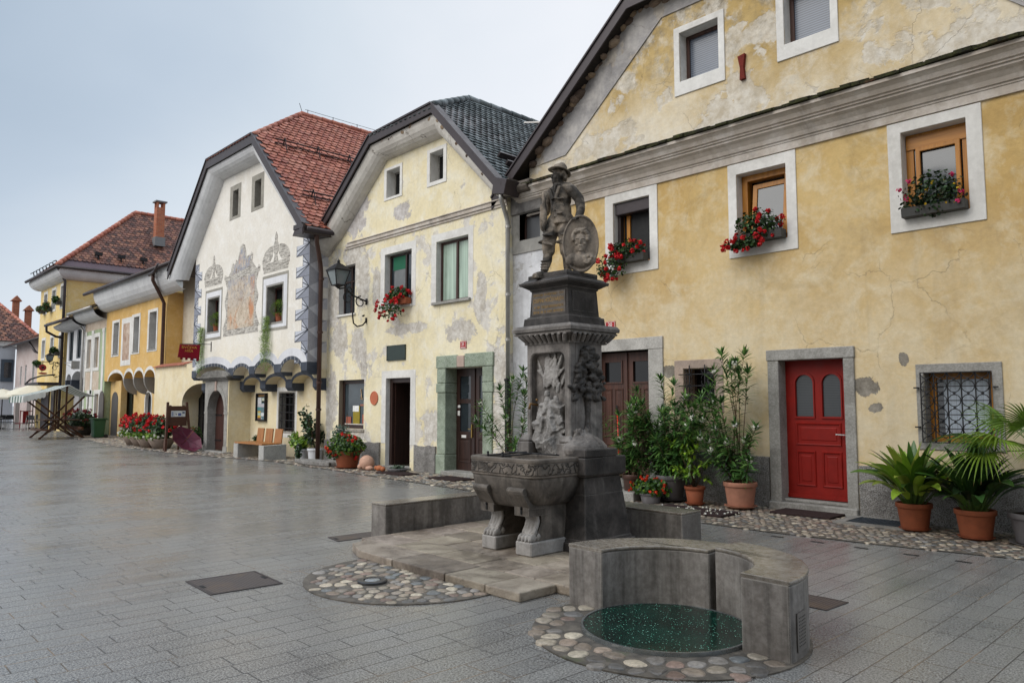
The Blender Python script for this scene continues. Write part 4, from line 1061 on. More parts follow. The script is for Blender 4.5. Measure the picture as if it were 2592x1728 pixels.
# green stone doorway
m = MB(); q = 1
m.box(-13.90, -13.56, Y2 - .05, Y2 + .36, .0, .45); m.box(-13.87, -13.565, Y2 - .035, Y2 + .36, .453, 1.86); m.box(-13.9, -13.56, Y2 - .05, Y2 + .36, 1.863, 2.08); m.box(-13.88, -13.56, Y2 - .04, Y2 + .36, 2.083, 2.42)
m.box(-12.275, -11.97, Y2 - .04, Y2 + .36, .0, 1.86); m.box(-12.28, -11.94, Y2 - .05, Y2 + .36, 1.863, 2.08); m.box(-12.28, -11.95, Y2 - .045, Y2 + .36, 2.083, 2.42)
m.box(-13.9, -13.14, Y2 - .055, Y2 + .36, 2.423, 2.715); m.box(-12.87, -11.93, Y2 - .055, Y2 + .36, 2.423, 2.73)
gs = m.build('green_stone_surround', M_GREENSTONE, h21, bevel=.02, seg=2)
m = MB(); m.box(-13.135, -12.875, Y2 - .065, Y2 + .3, 2.43, 2.69); m.build('keystone', stone('pink_keystone', H('b29d90'), H('9a877d'), None, 0, 6, .5, seed=2), gs, bevel=.012)
Yd = Y2 + .3
m = MB()
for (x0, x1) in ((-13.59, -12.925), (-12.915, -12.25)):
    m.prism(rect((x0, x1, .1, 2.42)), Yd, Yd + .05, 'y', [rect((x0 + .16, x1 - .13, 1.72, 2.24)), rect((x0 + .16, x1 - .13, .98, 1.62))])
    panelled(m, x0 + .12, x1 - .10, .28, .84, Yd - .001)
m.box(-12.95, -12.89, Yd - .025, Yd + .01, .12, 2.41)
d2 = m.build('dark_double_door', M_DARKWOOD, h21, fix=False)
for (x0, x1) in ((-13.59, -12.925), (-12.915, -12.25)):
    for z0, z1 in ((1.71, 2.25), (.97, 1.63)):
        m = MB(); m.box(x0 + .15, x1 - .12, Yd + .02, Yd + .03, z0, z1); m.build('door_glass', M_GL, d2)
m = MB(); m.box(-12.97, -12.945, Yd - .06, Yd - .03, .85, 1.15); m.bar((-12.96, Yd - .07, 1.05), (-13.06, Yd - .07, 1.04), .016); m.build('handle', bpy.data.materials['brass'], d2)
m = MB(); m.box(-13.50, -13.43, Yd - .012, Yd + .001, 1.34, 1.45); m.box(-13.50, -13.42, Yd - .012, Yd + .001, 1.52, 1.58); m.box(-13.36, -13.2, Yd - .012, Yd + .001, .84, .9); m.build('bell_plates', simple('label_white', H('d8d6d2'), .5), d2)
m = MB(); m.box(-13.62, -12.2, Y2 - .12, Y2 + .4, 0, .1); m.build('threshold', M_GREYSTONE, d2, bevel=.012)
# plinth
m = MB(); rr = random.Random(18)
for a, b, zt in ((-18.95, -16.22, .62), (-14.74, -13.92, .62), (-11.92, X1, .55)):
    n_ = max(2, int((b - a) / .12)); top = [(a + (b - a) * i / n_, zt + rr.uniform(-.02, .02)) for i in range(n_ + 1)]
    m = MB(); m.prism([(a, 0), (b, 0)] + top[::-1], Y2 - .05, Y2 + .01); m.build('plinth', M_ROUGH, h21, fix=2)
downpipe(h21, [(-11.27, 10.42, 6.0), (-11.28, 10.44, 5.85), (-11.40, 10.68, 5.62), (-11.42, 10.76, 5.45), (-11.42, 10.77, 2.05)], .048, M_PIPEGREY, [(-11.42, 10.77, z) for z in (5.35, 3.9, 2.95)])
m = MB(); m.lathe((-11.42, 10.77, 0), [(.068, .0), (.068, 2.08), (.085, 2.09), (.085, 2.13), (.05, 2.14)], 12); m.build('pipe_foot', simple('black_iron_pipe', H('1d1c1c'), .5, .5, .3), h21)
m = MB(); m.prism([(-11.5, 6.0), (-11.12, 5.92), (-11.02, 6.22), (-11.42, 6.35)], 10.36, 10.8); m.build('gutter_hopper', M_FASCIA, h21, bevel=.01)
for i in range(2):
    m = MB(); m.bar((-12.2 + .25 * i, 11.2, 7.05 - .25 * i + .14), (-12.2 + .25 * i, 15.2, 7.05 - .25 * i + .14), .05, .2, (0.7, 0, .7)); m.build('snow_guard', M_DARKMETAL, h21)

# ------------------------------------------------------------------ WHITE SGRAFFITO HOUSE
Y1, YB, YT = 10.25, 11.0, 10.62
h19 = thing('white_house', 'white house with painted quoins, a faded wall painting and slate coloured corbel arches', 'house', (-23, Y1, 0))
M_H19 = plaster('white_house_lime', H('e2ddd4'), H('dbd5ca'), H('e8e5df'), H('b9b1a4'), grime=.18, streak=.12, seed=11, bumpk=.2, low=(H('e2d6ba'), 2.2, 2.0, .7))
M_H19L = plaster('cream_lime', H('dfd1ae'), H('d7c7a2'), H('e3dac4'), H('b5a687'), grime=.3, streak=.2, seed=12, bumpk=.25)
M_SLATE = plaster('slate_paint', H('484d57'), H('3c414b'), H('565b64'), H('2a2c30'), grime=.4, streak=.3, seed=13, bumpk=.2)
M_COVE19 = plaster('cove_white', H('cfcfcf'), H('c5c5c6'), H('d8d8d8'), H('94928f'), grime=.3, streak=.15, seed=14, bumpk=.15)
bl = [(-27.3, -26.95, 2.58), (-24.17, -23.83, 2.58), (-22.62, -22.26, 2.58), (-20.92, -20.53, 2.58), (-19.29, -18.97, 2.58)]
crown = [2.87, 2.79, 2.86, 2.87]
bot = []
for i, b in enumerate(bl):
    bot += [(b[0], b[2] + .1), (b[0] + .06, b[2]), (b[1], b[2])] if i == 0 else [(b[0], b[2]), (b[1], b[2])]
    if i < 4: bot += arch_pts(b[1], bl[i + 1][0], 2.5, crown[i], 16)
top = [(-18.97, 6.7), (-21.9, 9.55), (-25.1, 9.55), (-27.3, 7.3), (-27.3, 6.5)]
hw = {'aL': (-24.26, -23.83, 7.8, 8.68), 'aR': (-22.61, -22.16, 7.8, 8.66), 'wL': (-26.05, -25.13, 4.06, 5.2), 'wR': (-21.55, -20.54, 4.03, 5.13)}
m = MB(); ol = bot + top; m.poly(ol, [rect(v) for v in hw.values()], lambda a, b: (a, Y1, b))
k = len(ol)
for i in range(k):
    a, b = ol[i], ol[(i + 1) % k]; yb = YT if i < len(bot) - 1 else Y1 + 8
    m.add([(a[0], Y1, a[1]), (b[0], Y1, b[1]), (b[0], yb, b[1]), (a[0], yb, a[1])], [(0, 1, 2, 3)])
m.build('wall', M_H19, h19, fix=False)
# second tier of arches behind the first
bl2 = [(b[0], b[1], 2.2) for b in bl]; bot2 = []
for i, b in enumerate(bl2):
    bot2 += [(b[0], b[2] + .06), (b[0] + .04, b[2]), (b[1], b[2])]
    if i < 4: bot2 += arch_pts(b[1], bl2[i + 1][0], 2.2, 2.44 if i else 2.62, 14)
m = MB(); m.prism([(min(p[0], -18.985), p[1]) for p in bot2] + [(-18.985, 2.95), (-27.3, 2.95)], YT, YB)
m.build('lower_corbel_arches', M_H19L, h19, fix=False)
for b in bl:
    m = MB()
    for (ya, yb, z) in ((Y1 - .016, YT - .005, 2.43), (YT - .016, YB, 1.99)):
        m.prism([(ya, z + .10), (ya + .08, z), (yb, z), (yb, z + .34), (ya, z + .34)], b[0] - .006, b[1] + .006, 'x')
    m.build('corbel', M_SLATE, h19, fix=False)
m = MB()
for i in range(4):
    a0, a1 = bl[i][1], bl[i + 1][0]
    inn = arch_pts(a0, a1, 2.5, crown[i], 16); outr = arch_pts(a0 - .10, a1 + .10, 2.55, crown[i] + .10, 16)
    m.prism(inn + outr[::-1], Y1 - .014, Y1 + .002)
    inn = arch_pts(a0, a1, 2.2, 2.44 if i else 2.62, 14); outr = arch_pts(a0 - .08, a1 + .08, 2.22, (2.44 if i else 2.62) + .1, 14)
    m.prism(inn + outr[::-1], YT - .012, YT + .002)
m.build('arch_trim', M_SLATE, h19, fix=False)
m = MB(); m2 = MB()
for i in range(4):
    a0, a1 = bl[i][1] - .1, bl[i + 1][0] + .1
    inn = arch_pts(a0, a1, 2.55, crown[i] + .102, 16); outr = arch_pts(a0 - .14, a1 + (.14 if i < 3 else .2), 2.75, crown[i] + .33, 16)
    m.prism(inn + outr[::-1], Y1 - .006 - i * .0012, Y1 - .0005)
    for j in range(2, 15):
        q_ = arch_pts(bl[i][1], bl[i + 1][0], 2.5, crown[i], 16)[j]
        if j % 2 == 0 or i == 0: m2.obox((q_[0], Y1 - .0155, q_[1] + .05), (.010, .004, .1))
m.build('white_arch_band', plaster('arch_band', H('d5d5d8'), H('c9c9cd'), None, H('9f9d9b'), seed=16, streak=.2), h19, fix=False)
m2.build('arch_joints', M_WHITE, h19, fix=False)
# lower wall, portal and the arched niche at the left
def pshift(mb): mb.v = [(v[0] - .66, v[1] + .255, v[2]) for v in mb.v]
lw = (-22.09, -21.08, .76, 1.94)
wall_part(h19, 'lower_wall', rect((-24.2, -18.97, 0, 2.9)), [rect(lw)], YB, YB + .5, M_H19L)
m = MB(); po = [(-25.40, 0), (-25.11, 0)] + [(-25.11, 1.3)] + arch_pts(-25.11, -23.74, 1.35, 2.06, 16) + [(-23.74, 0), (-23.46, 0), (-23.46, 2.9), (-25.40, 2.9)]
m.box(-24.28, -24.1, 10.245, YB + .3, 0, 2.425); m.build('porch_side_wall', M_H19L, h19)
arch_o = [(-25.37, 0), (-25.11, 0), (-25.11, 1.3)] + arch_pts(-25.11, -23.74, 1.35, 2.06, 16) + [(-23.74, 1.3), (-23.74, 0), (-23.64, 0), (-23.5, .0), (-23.5, 2.37), (-25.37, 2.37)]
m = MB(); m.prism(arch_o, 9.98, 10.30); m.box(-25.40, -25.09, 9.965, 10.3, 0, .22); m.box(-23.76, -23.47, 9.965, 10.3, 0, .22); m.box(-25.39, -25.09, 9.97, 10.3, 1.26, 1.34); m.box(-23.76, -23.48, 9.97, 10.3, 1.26, 1.34)
inn = arch_pts(-25.11, -23.74, 1.35, 2.06, 16); ou = arch_pts(-25.27, -23.58, 1.35, 2.25, 16); m.prism(inn + ou[::-1], 9.965, 9.981)
pshift(m); pt_ = m.build('stone_portal', M_GREYSTONE, h19, fix=False)
m = MB(); m.box(-24.49, -24.36, 9.94, 10.0, 2.03, 2.36); pshift(m); m.build('keystone', bpy.data.materials['pink_keystone'], pt_, bevel=.008)
m = MB(); m.box(-25.45, -23.40, 9.92, 10.5, 2.372, 2.42); m.box(-25.55, -23.32, 9.86, 10.5, 2.421, 2.47); m.box(-25.66, -23.24, 9.80, 10.5, 2.471, 2.51)
m.prism([(-25.6, 2.511)] + arch_pts(-25.55, -23.3, 2.515, 2.72, 12) + [(-23.3, 2.511)], 9.88, 10.4)
pshift(m); m.build('portal_cornice', stone('dark_portal_stone', H('8e8b85'), H('6f6c67'), H('34322f'), .7, 5, .6, .85, seed=7), pt_, fix=False)
m = MB(); m.box(-25.36, -23.6, 10.27, 10.29, .05, 2.2); pshift(m); pd = m.build('portal_door', wood('portal_wood', H('4a2c24'), H('331d18'), .5), h19)
m = MB()
for z in (.35, 1.2, 1.9): m.box(-25.1, -24.6, 10.255, 10.271, z, z + .05)
pshift(m); m.build('hinge', M_IRONBLK, pd)
m = MB(); m.box(-25.5, -23.4, 9.84, 10.1, 0, .05); pshift(m); m.build('threshold', M_GREYSTONE, pt_, bevel=.01)
nA = [(-30.24, 0), (-30.24, 1.6)] + arch_pts(-30.24, -26.6, 1.65, 2.36, 16) + [(-26.6, 0)]
m = MB(); m.prism([(-33.4, 0), (-30.24, 0)] + nA[1:-1] + [(-26.6, 0), (-25.38, 0), (-25.38, 3.12), (-33.4, 3.12)], 11.0, 11.66); nw = m.build('niche_wall', M_H19L, h19, fix=False)
m = MB(); m.box(-30.3, -26.5, 11.661, 11.7, 0, 2.5); m.build('iron_door', simple('black_iron_door', H('1b1a1c'), .5, .5, .3, .3, 8), nw)
m = MB()
for i in range(9): m.box(-30.2 + i * .4, -30.16 + i * .4, 11.63, 11.66, .05, 2.2)
for z in (.4, 1.1, 1.7): m.box(-30.2, -26.6, 11.62, 11.66, z, z + .05)
m.build('door_strap', M_IRONBLK, nw)
m = MB(); rr = random.Random(3)
for i in range(16): c = rr.choice(TILE_RED); m.obox((-33.3 + i * .22, 11.08, 3.19), (.2, .42, .03), Matrix.Rotation(.35, 3, 'X'), c)
m.build('tile_coping', M_TILE, nw, fix=False)
m = MB(); m.box(-33.5, -27.2, 12.05, 12.3, 2.6, 7.6); m.build('set_back_wall', plaster('beige_lime', H('c9bda8'), H('bdb09a'), H('d2c9b9'), H('94886f'), seed=17, streak=.2), h19)
# barred window and bars
lwn = window(h19, lw, YB, .22, M_DARKWOOD, M_GLDK, (-22.14, -21.03, .71, 1.99), M_GREYSTONE, .04, mull=(.5,), proud=.012)
m = MB(); m.frame((-22.24, -20.93, .58, 2.12), (-22.145, -21.025, .705, 1.995), YB - .006, YB - .001); m.build('painted_surround', M_WHITE, lwn)
m = MB()
for i in range(4): x = lw[0] + .12 + .25 * i; m.tube([(x, YB + .04, lw[2]), (x, YB + .04, lw[3])], .014, 6)
for i in range(5): z = lw[2] + .1 + .24 * i; m.tube([(lw[0], YB + .03, z), (lw[1], YB + .03, z)], .014, 6)
m.build('window_bars', M_IRONBLK, lwn, fix=False)
# windows
M_GSUR = stone('grey_painted_frame', H('a09c92'), H('8d897f'), H('6f6a61'), .4, 6, .2, .85)
for k_, o in (('aL', (-24.68, -23.70, 7.70, 8.86)), ('aR', (-23.01, -22.05, 7.69, 8.85))):
    window(h19, hw[k_], Y1, .2, M_BROWNWOOD, M_GLDK, (hw[k_][0] - .22, hw[k_][1] + .2, o[2], o[3]), M_GSUR, .05, mull=(.5,), proud=.006)
M_RED_FR = wood('red_brown_frame', H('532c27'), H('3a1d1a'), .5)
for k_, o in (('wL', (-26.3, -24.87, 3.77, 5.53)), ('wR', (-21.87, -20.19, 3.78, 5.49))):
    q = hw[k_]
    ww = window(h19, q, Y1, .26, M_RED_FR, M_GLDK, (q[0] - .06, q[1] + .06, q[2] - .06, q[3] + .06), M_GREYSTONE, .05, mull=(.5,), rails=(.6,), proud=.012)
    m = MB(); m.frame((o[0] + .07, o[1] - .07, o[2] + .09, o[3] - .09), (q[0] - .065, q[1] + .065, q[2] - .065, q[3] + .065), Y1 - .006, Y1 - .001); m.build('painted_band', plaster('white_band', H('dcdcde'), H('d3d3d6'), None, H('adaba8'), seed=19), ww)
    m = MB(); m.frame(o, (o[0] + .069, o[1] - .069, o[2] + .089, o[3] - .089), Y1 - .007, Y1 - .001); m.build('grey_outline', M_GSUR, ww)
# painted broken pediments over the two windows
def sgraffito():
    n = NT('sgraffito', .9, .2); f = n.noise(n.P, 9, 9, .75, .8); s_ = n.noise(n.map(n.P, (3, 3, 26)), 1.0, 4, .6)
    c = n.mix(n.ramp(f, (.38, 0.0), (.62, 1.0)), H('cfcac1'), H('98938b'))
    c = n.mix(n.ramp(s_, (.5, 0.0), (.6, .8)), c, H('6b6660'))
    return n.done(c)
M_SGR = sgraffito()
def pediment(x0, x1, z0, z1):
    m = MB(); cx = (x0 + x1) / 2; w_ = x1 - x0; hz = z1 - z0
    for i, (f0, f1, e) in enumerate(((0, .07, -.05), (.08, .14, .0), (.15, .24, .06))): m.box(x0 - e * .6 + .05, x1 + e * .6 - .05, Y1 - .008 - i * .001, Y1 - .0008, z0 + hz * f0, z0 + hz * f1)
    for sg in (-1, 1):
        pts = []
        for i in range(11): a = pi * i / 20; pts.append((cx + sg * (w_ * .13 + w_ * .38 * sin(a)), z0 + hz * .26 + hz * .40 * cos(a)))
        inn = [(cx + sg * w_ * .40, z0 + hz * .26), (cx + sg * w_ * .22, z0 + hz * .27), (cx + sg * w_ * .12, z0 + hz * .40)]
        m.prism(pts + inn, Y1 - .008, Y1 - .0008)
    m.prism([(cx - w_ * .08, z0 + hz * .25), (cx + w_ * .08, z0 + hz * .25), (cx + w_ * .04, z0 + hz * .42), (cx + w_ * .1, z0 + hz * .50), (cx + w_ * .1, z0 + hz * .64), (cx + w_ * .035, z0 + hz * .78), (cx + w_ * .05, z0 + hz * .88), (cx, z0 + hz), (cx - w_ * .05, z0 + hz * .88), (cx - w_ * .035, z0 + hz * .78), (cx - w_ * .1, z0 + hz * .64), (cx - w_ * .1, z0 + hz * .50), (cx - w_ * .04, z0 + hz * .42)], Y1 - .011, Y1 - .0008)
    m.build('painted_pediment', M_SGR, h19, fix=False)
pediment(-26.45, -24.88, 5.66, 6.72); pediment(-21.9, -20.15, 5.58, 6.78)
# faded wall painting
def fresco_mat():
    n = NT('faded_painting', .92, .15); P = n.P
    a = n.noise(P, 1.7, 9, .72, .9); b = n.noise(P, 3.1, 9, .75, 1.3); c_ = n.noise(n.map(P, (1, 1, 1), (5, 2, 7)), 1.2, 7, .7, .6)
    x, y, z = n.sep(P)
    c = n.mix(n.ramp(a, (.36, 0.0), (.62, 1.0)), H('b8a793'), H('cfc3b2'))
    c = n.mix(n.ramp(c_, (.47, 0.0), (.60, .85)), c, H('c0845c'))
    up = n.ramp(n.math('ADD', z, n.math('MULTIPLY', b, 1.2)), (0.0, 0.0), (1.0, 1.0))
    zz = n.math('MULTIPLY', n.ramp(n.math('DIVIDE', n.math('SUBTRACT', z, 4.6), 1.2), (0.0, 0.0), (1.0, 1.0)), n.ramp(b, (.40, 0.0), (.56, .9)))
    c = n.mix(zz, c, H('8f97a6'))
    c = n.mix(n.ramp(n.noise(P, 4.5, 9, .8, 1.5), (.50, 0.0), (.64, .85)), c, H('75624f'))
    c = n.mix(n.ramp(n.noise(P, 8, 8, .8), (.6, 0.0), (.68, .8)), c, H('e0dacf'))
    return n.done(c, None, n.bump(a, .3, .01))
fx0, fx1, fz0, fz1 = -24.6, -22.22, 3.83, 5.72
side = lambda sg, x: [(x + sg * (.09 * sin(i * 1.15) + (.10 if i < 2 else 0) - .02), fz0 + .12 + (fz1 - fz0 - .12) * i / 12) for i in range(13)]
crest = [(fx1 + .14, fz1), (fx1 + .16, fz1 + .16), (fx1 + .05, fz1 + .22), (fx1 - .05, fz1 + .08), (fx1 - .3, fz1 + .28), (fx1 - .42, fz1 + .36), (fx1 - .38, fz1 + .62), (fx1 - .5, fz1 + .70), (fx1 - .62, fz1 + .5), (fx1 - .72, fz1 + .62), (fx1 - .85, fz1 + .55), (fx1 - .9, fz1 + .78), (fx1 - 1.0, fz1 + .98), (fx1 - 1.15, fz1 + 1.05), (fx1 - 1.3, fz1 + .98), (fx1 - 1.42, fz1 + .72), (fx1 - 1.5, fz1 + .52), (fx1 - 1.62, fz1 + .58), (fx1 - 1.7, fz1 + .42), (fx1 - 1.84, fz1 + .5), (fx1 - 1.95, fz1 + .4), (fx1 - 2.0, fz1 + .25), (fx1 - 2.2, fz1 + .08), (fx0 - .06, fz1 + .16), (fx0 - .14, fz1 + .14), (fx0 - .12, fz1)]
ol = [(fx0 - .12, fz0), (fx1 + .12, fz0)] + side(1, fx1) + crest + side(-1, fx0)[::-1]
m = MB(); m.prism(ol, Y1 - .007, Y1 - .0006); fr = m.build('wall_painting', M_SGR, h19, fix=False); fr['label'] = 'grey scrolled border of the faded wall painting'
m = MB(); m.prism([(fx0 + .2, fz0 + .2), (fx1 - .2, fz0 + .2), (fx1 - .2, fz1 - .06), (fx0 + .2, fz1 - .06)], Y1 - .0105, Y1 - .0072); m.prism([(p[0] * .78 + (fx1 - 1.15) * .22, p[1] * .86 + (fz1 + .1) * .14) for p in crest[4:-3]], Y1 - .0100, Y1 - .0072); m.build('painted_scene', fresco_mat(), fr, fix=False)
# painted diamond quoins at both corners
def quoin(x, sgn, wl, ws, ret, zt, zb, hh):
    m = MB(); z = zt; i = 0; P_ = (H('babdc5'), H('868993'), H('8b8b91'), H('b3b3b8'))
    while z > zb + .02:
        wd = wl if i % 2 else ws; z1_ = max(z - hh, zb); a = x + sgn * wd; c = ((x, (z + z1_) / 2)); Yq = Y1 - .004
        V = lambda p, yy=Yq: (p[0], yy, p[1])
        p0, p1 = ((x, z), (a, z1_)) if i % 2 else ((x, z1_), (a, z))
        o0, o1 = ((a, z), (x, z1_)) if i % 2 else ((a, z1_), (x, z))
        m.add([V(p0), V(p1), V(o0)], [(0, 1, 2)], P_[0]); m.add([V(p0), V(p1), V(o1)], [(0, 1, 2)], P_[1])
        for (u_, v_) in ((p0, p1), ((p0[0], p0[1]), (a, (z + z1_) / 2))):
            L_ = math.hypot(v_[0] - u_[0], v_[1] - u_[1]); nx_, nz_ = -(v_[1] - u_[1]) / L_ * .016, (v_[0] - u_[0]) / L_ * .016
            m.add([V((u_[0] - nx_, u_[1] - nz_), Yq - .0012), V((v_[0] - nx_, v_[1] - nz_), Yq - .0012), V((v_[0] + nx_, v_[1] + nz_), Yq - .0012), V((u_[0] + nx_, u_[1] + nz_), Yq - .0012)], [(0, 1, 2, 3)], H('4e5159'))
        e = .012
        m.add([V((a, z1_), Yq - .001), V((x, z1_), Yq - .001), V((x, z1_ + e), Yq - .001), V((a, z1_ + e), Yq - .001)], [(0, 1, 2, 3)], H('54545a'))
        e = .022
        m.add([V((a, z1_), Yq - .001), V((a - sgn * e, z1_), Yq - .001), V((a - sgn * e, z), Yq - .001), V((a, z), Yq - .001)], [(0, 1, 2, 3)], H('5a5a60'))
        if ret:
            d = (.42 if i % 2 else .58); xx = x + .004
            Q = lambda y, zz: (xx, y, zz)
            cc = Q(Y1, (z + z1_) / 2)
            if i % 2: m.add([Q(Y1, z), Q(Y1 + d, z), Q(Y1 + d, z1_)], [(0, 1, 2)], H('b9b9be')); m.add([Q(Y1, z), Q(Y1 + d, z1_), Q(Y1, z1_)], [(0, 1, 2)], H('97979d'))
            else: m.add([Q(Y1, z), Q(Y1 + d, z), Q(Y1, z1_)], [(0, 1, 2)], H('97979d')); m.add([Q(Y1 + d, z), Q(Y1 + d, z1_), Q(Y1, z1_)], [(0, 1, 2)], H('b9b9be'))
        z = z1_; i += 1
    m.build('painted_quoins', vcol('painted_stone', .9, .12, 14, .2), h19, fix=False)
quoin(-18.97, -1, .76, .38, True, 6.42, 2.74, .307); quoin(-27.3, 1, .62, .34, False, 6.58, 2.9, .307)
# roof
half_hip_roof(h19, -28.6, 6.42, (-25.26, 9.81), (-21.76, 9.81), -18.4, 6.42, 9.75, (-23.5, 12.25, 11.62), 19, TILE_RED, .215, .185, hf=.25, lift=.055, rn=9, rnd=random.Random(19))
cove(h19, [(-27.9, 6.1), (-27.47, 6.64), (-24.99, 9.23), (-22.03, 9.20), (-19.41, 6.66), (-18.97, 6.25)], [(-28.75, 6.15), (-28.35, 6.42), (-25.3, 9.56), (-21.72, 9.56), (-18.55, 6.38), (-18.5, 6.25)], Y1 - .003, 9.78, M_COVE19)
m = MB(); m.box(-18.92, -18.36, 9.70, 10.3, 6.36, 6.50); m.prism([(-19.0, 6.22), (-18.4, 6.22), (-18.36, 6.36), (-18.9, 6.36)], 9.72, 10.85); m.build('eaves_box', M_DARKMETAL, h19, bevel=.01)
m = MB(); m.tube([(-18.33, 9.8, 6.34), (-18.33, 18.5, 6.34)], .075, 8); m.build('gutter', M_DARKMETAL, h19, smooth=True)
downpipe(h19, [(-18.45, 10.15, 6.3), (-18.5, 10.2, 6.05), (-18.82, 10.5, 5.55), (-18.86, 10.55, 5.3), (-18.86, 10.56, .08)], .062, M_PIPEBROWN, [(-18.86, 10.56, z) for z in (5.1, 3.6, 2.2, 1.45)])
for (v, ya, yb) in ((.20, 10.2, 12.6), (.60, 10.3, 14.2)):
    m = MB(); x = -18.4 - 5.1 * v
    zc = 6.42 + 5.2 * v
    for dz in (.10, .22): m.tube([(x + dz * .4, ya, zc + dz), (x + dz * .4, yb, zc + dz)], .018, 6)
    y = ya + .3
    while y < yb: m.bar((x - .05, y, zc), (x + .12, y, zc + .3), .03, .03); m.bar((x + .12, y, zc + .3), (x + .28, y, zc - .22), .02, .02); y += 1.15
    m.build('snow_guard', M_IRONBLK, h19)
m = MB(); m.tube([(-23.5, 12.4, 11.86), (-23.5, 18.5, 11.86)], .008, 4)
for i in range(7): m.tube([(-23.5, 12.5 + i, 11.7), (-23.5, 12.5 + i, 11.88)], .012, 5)
m.tube([(-23.5, 12.3, 11.7), (-23.55, 12.2, 12.05)], .01, 5)
m.build('lightning_wire', M_IRONBLK, h19)
# ------------------------------------------------------------------ ORANGE HOUSE
Y0, Y0b = 11.4, 12.0
ho = thing('orange_house', 'orange yellow house with grey scalloped corbel arches under its upper floor', 'house', (-37.5, Y0, 0))
M_OR = plaster('orange_lime', H('d2ac6a'), H('c69f5e'), H('d8b986'), H('a88550'), grime=.3, streak=.25, seed=21, bumpk=.2)
M_ORL = plaster('apricot_lime', H('d8b87e'), H('cdab70'), H('dcc294'), H('ad905e'), grime=.3, streak=.25, seed=22, bumpk=.2)
M_OGREY = plaster('grey_dado', H('8d8a86'), H('7f7c78'), None, H('5f5c58'), seed=23)
xl, xr = -42.07, -33.35
os_ = [-42.05, -41.35, -38.98, -37.53, -36.05, -34.6, -33.35]
hwo = {'a': (-40.8, -39.97, 4.04, 5.6), 'b': (-37.73, -36.95, 4.02, 5.64), 'c': (-35.57, -34.65, 4.02, 5.68)}
bot = [(xl, 2.75)]
sp_ = [(-41.4, -39.0), (-38.9, -37.55), (-37.45, -36.1), (-36.0, -34.62), (-34.5, -33.4)]
for a, b in sp_: bot += arch_pts(a, b, 2.72, 3.12, 12)
bot += [(xr, 2.72)]
ol = bot + [(xr, 6.4), (xl, 6.4)]
m = MB(); m.poly(ol, [rect(v) for v in hwo.values()], lambda a, b: (a, Y0, b)); k = len(ol)
for i in range(k):
    a, b = ol[i], ol[(i + 1) % k]; yb = Y0b if i < len(bot) - 1 else Y0 + 8
    m.add([(a[0], Y0, a[1]), (b[0], Y0, b[1]), (b[0], yb, b[1]), (a[0], yb, a[1])], [(0, 1, 2, 3)])
m.build('wall', M_OR, ho, fix=False)
lo = {'d': (-43.66 + 2.2, -42.36 + 1.6, 0, 2.2), 's': (-40.7, -39.3, 0, 2.35), 'w1': (-37.59, -36.76, .77, 2.14), 'w2': (-35.31, -34.51, .76, 2.1)}
wall_part(ho, 'lower_wall', [(xl, 0), (-40.7, 0), (-40.7, 2.35), (-39.3, 2.35), (-39.3, 0), (xr, 0), (xr, 3.2), (xl, 3.2)], [arched(v[0], v[1], v[2], 1.75, v[3])[::-1] for k_, v in lo.items() if k_ in ('w1', 'w2')], Y0b, Y0b + .5, M_ORL)
for x in (-38.95, -37.5, -36.05, -34.56, -33.38):
    m = MB()
    pr = [(Y0 - .002, 2.95), (Y0 - .002, 2.72)] + [(Y0 + .6 * (1 - cos(a)) , 2.72 - .68 * sin(a)) for a in [pi / 2 * i / 8 for i in range(1, 9)]] + [(Y0b, 2.95)]
    m.prism(pr, x - .07, x + .07, 'x')
    m.build('corbel', M_OGREY, ho, fix=False)
m = MB(); m.box(xl, -40.35, 11.72, 12.0, 0, 2.74); dw_ = m.build('door_pier', M_ORL, ho)
m = MB(); m.prism(arched(-41.75, -40.75, 0, 1.75, 2.2), 11.70, 11.719); m.build('arched_door', simple('slate_door', H('4b4846'), .6), ho)
m = MB()
for a, b in sp_: m.prism(arch_pts(a, b, 2.72, 3.12, 12) + arch_pts(a - .08, b + .08, 2.74, 3.28, 12)[::-1], Y0 - .008, Y0 - .0006)
m.build('white_arch_band', M_WHITE, ho, fix=False)
for k_, so in (('a', (-41.05, -39.86, 3.92, 5.74)), ('b', (-38.0, -36.81, 3.9, 5.79)), ('c', (-35.78, -34.51, 3.91, 5.82))):
    window(ho, hwo[k_], Y0, .34, M_DARKWOOD, M_GLDK, so, M_WHITE, .05, mull=(.5,), sill=(.05, .05, .04, M_GREYSTONE))
for k_ in ('w1', 'w2'):
    v = lo[k_]; window(ho, v, Y0b, .12, M_DARKWOOD, M_GL, arched(v[0] - .1, v[1] + .1, v[2] - .08, 1.75, v[3] + .1), M_WHITE, .05, arch=1.75)
m = MB(); m.frame((-39.55, -38.05, 3.42, 5.72), (-39.3, -38.3, 3.68, 5.46), Y0 - .008, Y0 - .0006); fm_ = m.build('painted_panel_border', M_WHITE, ho)
m = MB(); m.box(-39.299, -38.301, Y0 - .007, Y0 - .0006, 3.681, 5.459); m.build('painted_panel', stone('faded_figure', H('b39a86'), H('8f7160'), H('d0c3b4'), .6, 3, .2, .9, seed=6), fm_)
m = MB(); m.box(-40.7, -39.95, Y0b + .12, Y0b + .16, 0, 2.35); m.build('green_glass_door', glass('greenish_pane', H('343b34'), .15), ho)
m = MB(); m.box(-39.96, -39.3, Y0b + .2, Y0b + .25, 0, 2.35); m.build('shop_door', M_DARKWOOD, ho)
cove(ho, [(xl, 6.25), (xr - .03, 6.25), (-31.4, 6.3)], [(xl, 7.2), (xr - .03, 7.2), (-30.6, 7.2)], Y0, 10.72, M_COVE19)
